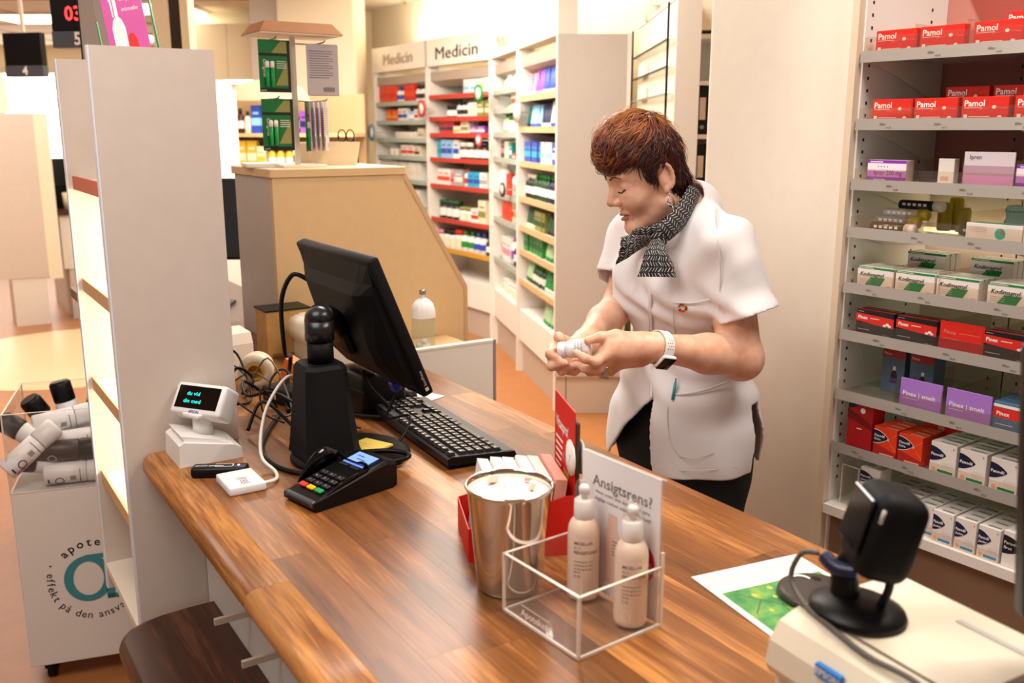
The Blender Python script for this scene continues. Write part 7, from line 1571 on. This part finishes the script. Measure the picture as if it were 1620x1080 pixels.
def tn(p):
    e = .002; g = np.array([T.ev((p + np.eye(3)[i] * e)[None])[0] - T.ev((p - np.eye(3)[i] * e)[None])[0] for i in range(3)]); return g / (np.linalg.norm(g) + 1e-9)
def spline2(pts, n): return [(v.x, v.y) for v in spline([(a, b, 0) for a, b in pts], max(1, n // (len(pts) - 1)))]
M_SEAM = mat('tunic_seam', '#cfc8c6', .8); M_TUN2 = mat('tunic_pocket_cotton', '#e6e0df', .8, bump=.1, bscale=900)
strip([(1028, 452), (1030, 500), (1032, 560), (1031, 600), (1030, 628)], .007, M_TUN2, 'button_placket', tun)
strip([(1027, 452), (1027.5, 500), (1028.5, 560), (1028, 628)], .0018, M_SEAM, 'placket_seam', tun, .0009)
strip([(1066, 478), (1090, 479), (1112, 476), (1135, 470)], .005, M_TUN2, 'chest_pocket_edge', tun)
strip([(1066, 478), (1066, 505), (1070, 540)], .0018, M_SEAM, 'pocket_seam', tun, .0009)
strip([(1062, 624), (1090, 622), (1120, 615), (1150, 604)], .006, M_TUN2, 'hip_pocket_edge', tun)
strip([(1060, 624), (1056, 660), (1062, 700), (1076, 722)], .0018, M_SEAM, 'pocket_seam', tun, .0009); strip([(1076, 722), (1100, 724), (1130, 716)], .0018, M_SEAM, 'pocket_seam', tun, .0009)
strip([(1044, 740), (1080, 744), (1120, 743), (1166, 738)], .0018, M_SEAM, 'hem_seam', tun, .0009)
strip([(1134, 330), (1136, 380), (1140, 430), (1138, 490)], .003, M_SEAM, 'armhole_seam', tun, .0008)
# collar band round the neckline
cm_ = MB().use(M_TUN2); pts = []
ax = nkA; e1 = np.cross(ax, npv(0, 1, 0)); e1 /= np.linalg.norm(e1); e2 = np.cross(ax, e1)
# sleeve cuffs: stitched hem rings
for A, D_, rr in ((SLN, dN, .0675), (SLF, dF, .0635)):
    e1_ = np.cross(D_, npv(.3, .9, .1)); e1_ /= np.linalg.norm(e1_); e2_ = np.cross(D_, e1_); c_ = A - D_ * .022
# enamel ring badge
bp_ = on_tunic(1080, 486); bn = tn(bp_); bq = Vector(bn).to_track_quat('Z', 'Y').to_matrix().to_4x4()
for k in range(12):
    a0 = 2 * math.pi * k / 12; a1 = a0 + 2 * math.pi / 12 * .92; cols_ = ['#c8202f', '#d9a32b', '#4a9a3c', '#b81f3a', '#e0442c', '#3aaed8', '#f0c02a', '#8a1f4a', '#e8702a', '#c9202f', '#d88a2a', '#2f6a3c']
    m = MB().use(mat('badge_enamel_%d' % k, cols_[k], .35)); o_, i_ = .0105, .0052
    m.add([(o_ * math.cos(a0), o_ * math.sin(a0), .0), (o_ * math.cos(a1), o_ * math.sin(a1), 0), (i_ * math.cos(a1), i_ * math.sin(a1), 0), (i_ * math.cos(a0), i_ * math.sin(a0), 0), (o_ * math.cos(a0), o_ * math.sin(a0), .002), (o_ * math.cos(a1), o_ * math.sin(a1), .002), (i_ * math.cos(a1), i_ * math.sin(a1), .002), (i_ * math.cos(a0), i_ * math.sin(a0), .002)], [(4, 5, 6, 7), (0, 1, 5, 4), (1, 2, 6, 5), (2, 3, 7, 6), (3, 0, 4, 7)], Matrix.Translation(Vector(bp_ + bn * .002)) @ bq)
    if k == 0: bm_root = bpy.data.objects.new('enamel_pin', None); COL.objects.link(bm_root); bm_root.parent = wm
    m.build('segment', bm_root)
# pen in the hip pocket
p0_ = on_tunic(1065, 632); p1_ = on_tunic(1070, 604); nn_ = tn(p0_)
m = MB().use(mat('teal_pen', '#2f9aa6', .35)); m.cyl(Vector(p0_ + nn_ * .004), Vector(p1_ + nn_ * .006), .0035, .003, 10); m.use(M_CHROME).cyl(Vector(p1_ + nn_ * .006), Vector(p1_ + nn_ * .006 + (p1_ - p0_) * .4), .002, .001, 8)
pen = m.build('pen'); tag(pen, 'teal pen clipped in the hip pocket of the white tunic', 'pen')
# ---- trousers and shoes
TR_ = SDF(); TR_.ell(PE - TU * .0, [.128, .168, .15], .05, TQ); TR_.ell(WA - TU * .03, [.103, .134, .16], .05, TQ)
for nm in ('n', 'f'):
    hip, knee, ank = FT[nm]; TR_.cap(hip, knee, .096, .072, .04); TR_.cap(knee, ank + npv(0, 0, -.03), .072, .058, .03)
tb = [TR_.bound(i) for i in range(len(TR_.p))]
def tr_fn(P, d): return np.maximum(d + .003 * np.sin(P[:, 2] * 40 + P[:, 0] * 30), np.maximum(.05 - P[:, 2], P[:, 2] - 1.13))
sdf_mesh('trousers', TR_, np.min([b[0] for b in tb], 0) - .02, np.max([b[1] for b in tb], 0) + .02, .008, mat('black_trousers', '#0a0a0c', .85), wm, 2, tr_fn)
for nm in ('n', 'f'):
    hip, knee, ank = FT[nm]; S_ = SDF(); toe = ank + TF * .165; toe[2] = .035; heel = ank - TF * .03; heel[2] = .045; S_.cap(heel, ank + TF * .05 + npv(0, 0, -.03), .044, .048, .02); S_.cap(ank + TF * .05 + npv(0, 0, -.04), toe, .045, .036, .02)
    b_ = [S_.bound(i) for i in range(len(S_.p))]; sdf_mesh('shoe', S_, np.min([x[0] for x in b_], 0) - .02, np.max([x[1] for x in b_], 0) + .02, .007, M_BLACK, wm, 1, lambda P, d: np.maximum(d, .001 - P[:, 2]))
# ---- hair: cropped cap with swept locks
M_HAIRB = None
def hair_mat():
    m = bpy.data.materials.new('auburn_hair'); m.use_nodes = True; nt = m.node_tree; b = nt.nodes['Principled BSDF']
    tc = nt.nodes.new('ShaderNodeTexCoord'); n = nt.nodes.new('ShaderNodeTexNoise'); n.inputs['Scale'].default_value = 60; n.inputs['Detail'].default_value = 3; nt.links.new(tc.outputs['Object'], n.inputs[0])
    at = nt.nodes.new('ShaderNodeAttribute'); at.attribute_name = 'tone'
    ad = nt.nodes.new('ShaderNodeMath'); ad.operation = 'MULTIPLY_ADD'; ad.inputs[1].default_value = .5; nt.links.new(n.outputs['Fac'], ad.inputs[0]); nt.links.new(at.outputs['Fac'], ad.inputs[2])
    cr = nt.nodes.new('ShaderNodeValToRGB'); e = cr.color_ramp.elements; e[0].position = .25; e[0].color = lin('#2a0d08') + (1,); e[1].position = 1.0; e[1].color = lin('#b87038') + (1,); k = e.new(.62); k.color = lin('#642610') + (1,)
    nt.links.new(ad.outputs[0], cr.inputs[0]); nt.links.new(cr.outputs[0], b.inputs[0]); b.inputs['Roughness'].default_value = .38; b.inputs['Specular IOR Level'].default_value = .45; return m
M_HAIR = hair_mat()
HS_ = SDF()
HS_.ell(H(.014, 0, .060), hr(.094, .084, .092), .01, HQ); HS_.ell(H(-.028, 0, .02), hr(.058, .072, .07), .03, HQ); HS_.ell(H(.066, 0, .080), hr(.056, .064, .046), .03, HQ)
HS_.cap(H(-.045, .03, -.03), H(-.045, .02, -.075), .033, .020, .02); HS_.cap(H(-.045, -.03, -.03), H(-.045, -.02, -.075), .033, .020, .02)
def hloc(P): return ((P - HO) @ HQ) / HS / npv(FK, 1, 1)
def hair_fn(P, d):
    q = hloc(P); f, l, u = q[:, 0], q[:, 1], q[:, 2]; al = np.abs(l)
    line = np.where(f > .06, .040 - .05 * (f - .06), np.where(f > .030, .026 + .46 * (f - .030), np.where(f > .016, -.035 + .0 * f, np.where(f > -.022, .022, -.085))))
    s = np.maximum(d, (line - u) * .7)
    return s + .0022 * np.sin(f * 150 + l * 120 + 3 * np.sin(u * 60)) 
hb = [HS_.bound(i) for i in range(len(HS_.p))]
hair, HV = sdf_mesh('hair', HS_, np.min([b[0] for b in hb], 0) - .02, np.max([b[1] for b in hb], 0) + .02, .0032, M_HAIR, wm, 2, hair_fn)
hair.data.attributes.new('tone', 'FLOAT', 'POINT'); hair.data.attributes['tone'].data.foreach_set('value', np.full(len(hair.data.vertices), .2, np.float32))
# locks: thin tapered strands following the comb direction on the cap
HVq = hloc(HV); sel = np.arange(len(HV)); rng2 = np.random.default_rng(5)
vs = []; fs = []; tone = []
outer = sel[(HVq[:, 2] > -.07)]
pick = rng2.choice(outer, min(6000, len(outer)), replace=False)
P = HV[pick].copy(); P = P[np.abs(HS_.ev(P)) < .006]; NS_ = len(P); NK = 7
def hair_surface(P):
    for _ in range(2):
        d = HS_.ev(P); e = .003; g = np.stack([HS_.ev(P + np.eye(3)[i] * e) - HS_.ev(P - np.eye(3)[i] * e) for i in range(3)], 1) / (2 * e); P = P - g * (d / np.maximum((g * g).sum(1), .2))[:, None]
    return P, g / (np.linalg.norm(g, axis=1)[:, None] + 1e-9)
lock = np.round(hloc(P) * 42); key_ = (lock @ npv(7.1, 13.7, 3.3)); lockr = np.abs(np.sin(key_ * 12.9898) * 43758.5453) % 1     # neighbours share a lock
L = rng2.uniform(.026, .056, NS_); r0 = rng2.uniform(.0006, .0017, NS_); fly = rng2.random(NS_) < .10
lift = rng2.uniform(0, .004, NS_) + .006 * lockr * (np.sin(key_) > .2) + fly * rng2.uniform(.002, .009, NS_)
wob = rng2.normal(0, .16, (NS_, 3)) + (np.stack([np.sin(key_ * 3.1), np.sin(key_ * 5.7), np.sin(key_ * 7.9)], 1)) * .30
cr_ = npv(-.035, .01, .14); PT = []; NR = []
for k in range(NK):
    P, g = hair_surface(P); q = hloc(P); PT.append(P + g * (.001 + lift * math.sin(math.pi * .85 * k / (NK - 1)))[:, None]); NR.append(g)
    d = q - cr_; d = d / (np.linalg.norm(d, axis=1)[:, None] + 1e-6); w = (np.clip((q[:, 0] + .01) / .07, 0, 1) * np.clip((q[:, 2] - .03) / .06, 0, 1))[:, None]
    d = d * (1 - .65 * w) + npv(.85, .30, -.25) * .65 * w + wob; dw = d @ HQ.T; dw = dw - g * (dw * g).sum(1)[:, None]; dw /= np.linalg.norm(dw, axis=1)[:, None] + 1e-9; P = P + dw * (L / (NK - 1))[:, None]
q = hloc(P); keep = ~(((q[:, 0] > -.03) & (q[:, 0] < .016) & (np.abs(q[:, 1]) > .05) & (q[:, 2] < .030)) | ((q[:, 0] > .05) & (q[:, 2] < .020) & (np.abs(q[:, 1]) < .075)) | (q[:, 2] < -.10))
tn0 = np.clip(-.02 + .42 * lockr + rng2.normal(0, .10, NS_) + .30 * np.clip(q[:, 2] - .045, -.04, .1) / .05, .0, .95)  # random per lock; low strands darkened to stand for shadow by ear and fringe
vs = []; fs = []; tone = []
for i in np.nonzero(keep)[0]:
    b0 = len(vs)
    for k in range(NK):
        p = PT[k][i]; nk = NR[k][i]; t = PT[min(k + 1, NK - 1)][i] - PT[max(k - 1, 0)][i]; t /= np.linalg.norm(t) + 1e-9; s_ = np.cross(t, nk); rr = r0[i] * (1 - .85 * (k / (NK - 1)) ** 1.5)
        vs += [p + s_ * rr, p + nk * rr * .8, p - s_ * rr]; tone += [tn0[i]] * 3
    for k in range(NK - 1):
        for j in range(2): fs.append((b0 + k * 3 + j, b0 + k * 3 + j + 1, b0 + k * 3 + 4 + j, b0 + k * 3 + 3 + j))
me = bpy.data.meshes.new('hair_strands'); me.from_pydata([tuple(v) for v in vs], [], fs); me.materials.append(M_HAIR); me.polygons.foreach_set('use_smooth', [True] * len(me.polygons)); a_ = me.attributes.new('tone', 'FLOAT', 'POINT'); a_.data.foreach_set('value', np.array(tone, np.float32))
ho = bpy.data.objects.new('hair_strands', me); COL.objects.link(ho); ho.parent = hair; ho['kind'] = 'stuff'
# brows, lashes, lips, earring
def on_body(p, off=.0004):
    p = np.array(p, float)
    for _ in range(6):
        d = B.ev(p[None])[0]; e = .0012; g = np.array([B.ev((p + np.eye(3)[i] * e)[None])[0] - B.ev((p - np.eye(3)[i] * e)[None])[0] for i in range(3)]) / (2 * e); p = p - g * d / max(g @ g, .3)
    return p + g / (np.linalg.norm(g) + 1e-9) * off
def head_tube(pts, r, m_, name, seg=6):
    q = [Vector(on_body(H(*p))) for p in spline(pts, 5)]; q = q[::2] if len(q) > 12 else q; return MB().use(m_).tube(q, r, seg, None, 3).build(name, wm)
M_BROW = mat('brow_hair', '#6b3a24', .7)
for sg_ in (1, -1):
    head_tube([(.12, sg_ * .012, .024), (.115, sg_ * .028, .030), (.10, sg_ * .046, .024)], lambda t: .0021 * (1 - .6 * t), M_BROW, 'eyebrow')
    head_tube([(.110, sg_ * .020, -.005), (.112, sg_ * .032, -.0075), (.10, sg_ * .047, -.003)], .0014, mat('eyelash', '#1a0f0c', .5), 'eyelash')
head_tube([(.10, .021, -.0660), (.112, .008, -.0645), (.114, 0, -.0655), (.112, -.008, -.0645), (.10, -.021, -.0660)], .0009, mat('mouth_line', '#6e2f2b', .6), 'mouth_line')
head_tube([(.10, .016, -.0705), (.112, 0, -.0725), (.10, -.016, -.0705)], lambda t: .0010 + .0026 * math.sin(math.pi * t), mat('lip', '#b0675a', .4), 'lower_lip', 8)
head_tube([(.10, .018, -.0635), (.1125, .004, -.0605), (.1125, -.004, -.0605), (.10, -.018, -.0635)], lambda t: .0008 + .0018 * math.sin(math.pi * t), mat('lip', '#b0675a', .4), 'upper_lip', 8)
er = bpy.data.objects.new('earring', None); COL.objects.link(er); er.parent = wm
m = MB().use(mat('silver', '#c9c6c2', .2, metal=1)); c_ = H(.002, .083, -.058)
for k in range(3):
    pts = [Vector(H(.002 + .009 * (1 - .25 * k) * math.cos(t), .083, -.058 - .002 * k + .013 * (1 - .25 * k) * math.sin(t))) for t in np.linspace(0, 2 * math.pi, 13)]; m.tube(pts, .0008, 5, None, 1)
m.tube([Vector(H(.001, .082, -.036)), Vector(H(.002, .083, -.045))], .0008, 5, None, 1); m.build('hoop', er)
# ---- scarf: neck band, knot and two tails
def scarf_mat():
    m = bpy.data.materials.new('patterned_scarf'); m.use_nodes = True; nt = m.node_tree; b = nt.nodes['Principled BSDF']; uv = nt.nodes.new('ShaderNodeUVMap')
    # herringbone of short pale dashes on black
    sp = nt.nodes.new('ShaderNodeSeparateXYZ'); nt.links.new(uv.outputs[0], sp.inputs[0])
    def M_(op, a, b_=None, c=None):
        n = nt.nodes.new('ShaderNodeMath'); n.operation = op
        for i, x in enumerate((a, b_, c)):
            if x is None: continue
            if isinstance(x, (int, float)): n.inputs[i].default_value = x
            else: nt.links.new(x, n.inputs[i])
        return n.outputs[0]
    u, v = sp.outputs[0], sp.outputs[1]
    cell = .0115; cu_ = M_('DIVIDE', u, cell); cv = M_('DIVIDE', v, cell)
    col = M_('FLOOR', cu_); par = M_('MODULO', M_('ABSOLUTE', col), 2.0); sgn = M_('SUBTRACT', M_('MULTIPLY', par, 2.0), 1.0)
    fu = M_('SUBTRACT', M_('FRACT', cu_), .5); lane = M_('ADD', M_('MULTIPLY', cv, 1.9), M_('MULTIPLY', fu, sgn)); fl_ = M_('ABSOLUTE', M_('SUBTRACT', M_('FRACT', lane), .5))
    dash = M_('MULTIPLY', M_('LESS_THAN', fl_, .085), M_('LESS_THAN', M_('ABSOLUTE', fu), .36))
    mx = nt.nodes.new('ShaderNodeMix'); mx.data_type = 'RGBA'; nt.links.new(dash, mx.inputs[0]); mx.inputs[6].default_value = lin('#0c0b0d') + (1,); mx.inputs[7].default_value = lin('#d8d2cc') + (1,)
    nt.links.new(mx.outputs[2], b.inputs[0]); b.inputs['Roughness'].default_value = .6; return m
M_SCARF = scarf_mat()
def uv_sheet(name, G, parent, su=1.0, thick=.003):
    """G: rows x cols grid of points; UV in metres"""
    G = np.array(G); a, b_ = G.shape[:2]; me = bpy.data.meshes.new(name); fs = [(i * b_ + j, i * b_ + j + 1, (i + 1) * b_ + j + 1, (i + 1) * b_ + j) for i in range(a - 1) for j in range(b_ - 1)]
    me.from_pydata([tuple(p) for p in G.reshape(-1, 3)], [], fs); uvl = me.uv_layers.new(name='UVMap'); ul = np.concatenate([[0], np.cumsum(np.linalg.norm(np.diff(G.mean(1), axis=0), axis=1))]); vl = np.concatenate([[0], np.cumsum(np.linalg.norm(np.diff(G, axis=1), axis=2).mean(0))])
    for li, lp in enumerate(me.loops): i, j = divmod(lp.vertex_index, b_); uvl.data[li].uv = (ul[i], vl[j])
    me.materials.append(M_SCARF); me.polygons.foreach_set('use_smooth', [True] * len(me.polygons)); o = bpy.data.objects.new(name, me); COL.objects.link(o); o.parent = parent
    md = o.modifiers.new('t', 'SOLIDIFY'); md.thickness = thick; md.offset = 0; return o
sc = bpy.data.objects.new('scarf', None); COL.objects.link(sc); sc.parent = wm
# neck band: a tilted tube from nape to throat
top_c = H(-.012, 0, -.085); KN = PX(1037, 372, 2.02)
rings = 26; G = []
for i in range(rings + 1):
    a = 2 * math.pi * i / rings; row = []
    for j, (cc, r_) in enumerate(((top_c * .55 + NB * .45 + npv(.0, 0, .022), .0640), (top_c * .35 + NB * .65 + npv(-.004, -.002, .014), .0735), (NB + npv(-.012, -.008, .006), .0775), (NB + npv(-.022, -.014, -.014), .0765), (NB + npv(-.028, -.02, -.032), .070))):
        dirv = math.cos(a) * e1 + math.sin(a) * e2; row.append(cc + dirv * r_ * (1 + .02 * math.sin(5 * a + j)) + nkA * (.006 * math.sin(2 * a + j * .5)))
    G.append(row)
uv_sheet('neck_band', G, sc, 1, .005)
c0_ = NB + npv(-.010, -.006, .004) - nkA * .006; vs = []; fs = []; rw_ = [(.004, .080), (-.002, .0835), (-.020, .095), (-.042, .116), (-.060, .132)]; ns_ = 36
for i in range(ns_):
    a = 2 * math.pi * i / ns_; dirv = math.cos(a) * e1 + math.sin(a) * e2
    for t_, r_ in rw_: vs.append(c0_ + nkA * t_ + dirv * r_)
for i in range(ns_):
    j = (i + 1) % ns_
    for k in range(4): fs.append((i * 5 + k, j * 5 + k, j * 5 + k + 1, i * 5 + k + 1))
co_ = MB().use(M_TUN).add(vs, fs, None, True).build('collar', wm); md = co_.modifiers.new('t', 'SOLIDIFY'); md.thickness = .004
# front drop of the band to the knot
def ribbon(name, path, widths, wdir, bow=.01, n=14, m_=9, ripple=.004, ph=0):
    P_ = [np.array(v) for v in spline([tuple(p) for p in path], n // (len(path) - 1))]; G = []
    for i, p in enumerate(P_):
        t = i / (len(P_) - 1); wv = np.interp(t, np.linspace(0, 1, len(widths)), widths); wd = np.array(wdir(t)); wd = wd / np.linalg.norm(wd); tt = P_[min(i + 1, len(P_) - 1)] - P_[max(i - 1, 0)]; nn = np.cross(tt, wd); nn /= np.linalg.norm(nn) + 1e-9
        if nn @ (CAMV - p) < 0: nn = -nn
        G.append([p + wd * wv * s_ + nn * (bow * (1 - 4 * s_ * s_) + ripple * t * math.sin(s_ * 19 + ph)) for s_ in np.linspace(-.5, .5, m_)])
    return uv_sheet(name, G, sc, 1, .003)
pk = lambda u, v, y: PX(u, v, y)
ribbon('throat_fold', [pk(1098, 303, 2.06), pk(1078, 340, 2.01), pk(1052, 368, 1.99), KN + npv(0, -.01, 0)], [.045, .055, .05, .03], lambda t: (-.55, -.5, .62), .012, 15, 9, .003, 1)
ribbon('throat_fold', [pk(1052, 356, 2.0), pk(1030, 364, 1.99), pk(1012, 366, 2.0), pk(1004, 366, 2.03)], [.022, .018, .014, .01], lambda t: (-.2, -.3, .9), .005, 15, 9, .003, 2)
ribbon('tail', [KN + npv(.004, -.014, .0), pk(1015, 382, on_tunic(1015, 382)[1] - .040), pk(997, 389, on_tunic(1000, 389)[1] - .052), pk(978, 397, on_tunic(1000, 392)[1] - .055)], [.020, .036, .054, .062], lambda t: (.22, .4, 1), .012, 18, 11, .006, 0)
ribbon('tail', [KN + npv(.002, -.022, -.006), pk(1038, 396, 1.965), pk(1040, 418, 1.955), pk(1039, 438, 1.95)], [.020, .042, .064, .080], lambda t: (1, -.1, -.05 + .05 * t), .010, 18, 13, .007, .7)
K_s = SDF(); K_s.ell(KN + npv(.002, -.014, 0), [.021, .016, .019], .01); K_s.ell(KN + npv(.014, -.012, .010), [.016, .013, .014], .01)
G = []
for i in range(13):
    a = math.pi * i / 12; row = []
    for j in range(17):
        b_ = 2 * math.pi * j / 16; row.append(KN + npv(.004, -.026, .0) + npv(.019 * math.sin(a) * math.cos(b_), .017 * math.sin(a) * math.sin(b_), .022 * math.cos(a) + .003 * math.sin(3 * b_) * math.sin(a)))
    G.append(row)
uv_sheet('knot', G, sc, 1, .001)
# ---- watch
wc = bpy.data.objects.new('watch', None); COL.objects.link(wc); wc.parent = wm
wd_ = ELN - WRN; wd_ /= np.linalg.norm(wd_); WC = WRN * .965 + ELN * .035; 
w1_ = np.cross(wd_, npv(0, 0, 1)); w1_ /= np.linalg.norm(w1_); w2_ = np.cross(w1_, wd_)
if w1_ @ (CAMV - WC) < 0: w1_ = -w1_
rW = .0325; vs = []; fs = []; n_ = 40
for i in range(n_):
    a = 2 * math.pi * i / n_; dirv = w1_ * math.cos(a) * rW + w2_ * math.sin(a) * rW * 1.0
    for s_, rr in ((-.011, 1), (-.011, 1.07), (.011, 1.07), (.011, 1)): vs.append(WC + dirv * rr + wd_ * s_)
for i in range(n_):
    j = (i + 1) % n_
    for k in range(4): fs.append((i * 4 + k, j * 4 + k, j * 4 + (k + 1) % 4, i * 4 + (k + 1) % 4))
MB().use(mat('watch_strap', '#e6e0dc', .5)).add(vs, fs, None, False).build('strap', wc)
m = MB().use(M_GREY)
for i in range(5):
    for s_ in (-.005, .0, .005):
        a = .1 + i * .17; dirv = w1_ * math.cos(a) + w2_ * math.sin(a); p = WC + dirv * rW * 1.075 + wd_ * (s_ + (.0025 if i % 2 else 0)); Qm = Matrix.Translation(Vector(p)) @ Vector(dirv).to_track_quat('Z', 'Y').to_matrix().to_4x4(); m.lathe([(.0014, 0), (0, .0003)], 6, Qm)
m.build('strap_hole', wc)
a = R(-42); dirv = w1_ * math.cos(a) + w2_ * math.sin(a); tang = np.cross(wd_, dirv); Qm = Matrix((tuple(wd_) + (0,), tuple(tang) + (0,), tuple(dirv) + (0,), (0, 0, 0, 1))).transposed(); Qm = Matrix.Translation(Vector(WC + dirv * (rW + .004))) @ Qm
MB().use(mat('watch_case', '#e9e6e2', .3)).box((0, 0, 0), (.034, .038, .009), Qm, .006, 3).build('case', wc); MB().use(M_GLOSSB).box((0, 0, .0045), (.030, .034, .003), Qm, .005, 3).build('glass', wc)
# ---- ring
rc = PX(955, 586, 1.812); m = MB().use(MATS['silver']); m.add([tuple(rc + npv(*p)) for p in ((-.010, -.006, -.014), (.012, -.006, -.017), (.002, -.008, .004), (.0, -.013, -.008))], [(0, 1, 3), (1, 2, 3), (2, 0, 3), (0, 2, 1)])
pts = [Vector(rc + npv(.011 * math.cos(t), .004 + .009 * math.sin(t), .004 + .005 * math.cos(t))) for t in np.linspace(0, 2 * math.pi, 15)]; m.tube(pts, .0016, 6, None, 1); m.build('ring', wm)
# ---- the bottle in her hands
b0_ = PX(884, 554, 1.85); b1_ = PX(934, 549, 1.832); ax_ = b1_ - b0_; L_ = np.linalg.norm(ax_); Qb = Matrix.Translation(Vector(b0_)) @ Vector(ax_).to_track_quat('Z', 'Y').to_matrix().to_4x4()
mbt = thing('pill_bottle', 'small white pill bottle held in the woman\'s hands', 'bottle', (0, 0, 0))
mbt.matrix_world = Qb
MB().use(M_WPLA).lathe([(.0, 0), (.015, 0), (.0165, .002), (.0165, .014), (.015, .0165)], 28).build('cap', mbt)
MB().use(M_WPLA).lathe([(.0135, .0165), (.0175, .021), (.0185, .026), (.0185, L_ - .004), (.0165, L_), (0, L_)], 28).build('bottle_body', mbt)
m = MB().use(mat('grey_label_print', '#9c9396', .5))
for i in range(9):
    for j in range(3):
        vs = []
        for k in range(4):
            a = 2.2 + j * .0 + i * .13 + k * .02; vs += [(.0187 * math.cos(a), .0187 * math.sin(a), L_ * .56 + j * .006), (.0187 * math.cos(a), .0187 * math.sin(a), L_ * .56 + j * .006 + .0045)]
        m.add(vs, [(2 * k, 2 * k + 2, 2 * k + 3, 2 * k + 1) for k in range(3)], None, True)
m.build('label_print', mbt)
lf_ = PX(925, 546, 1.805)
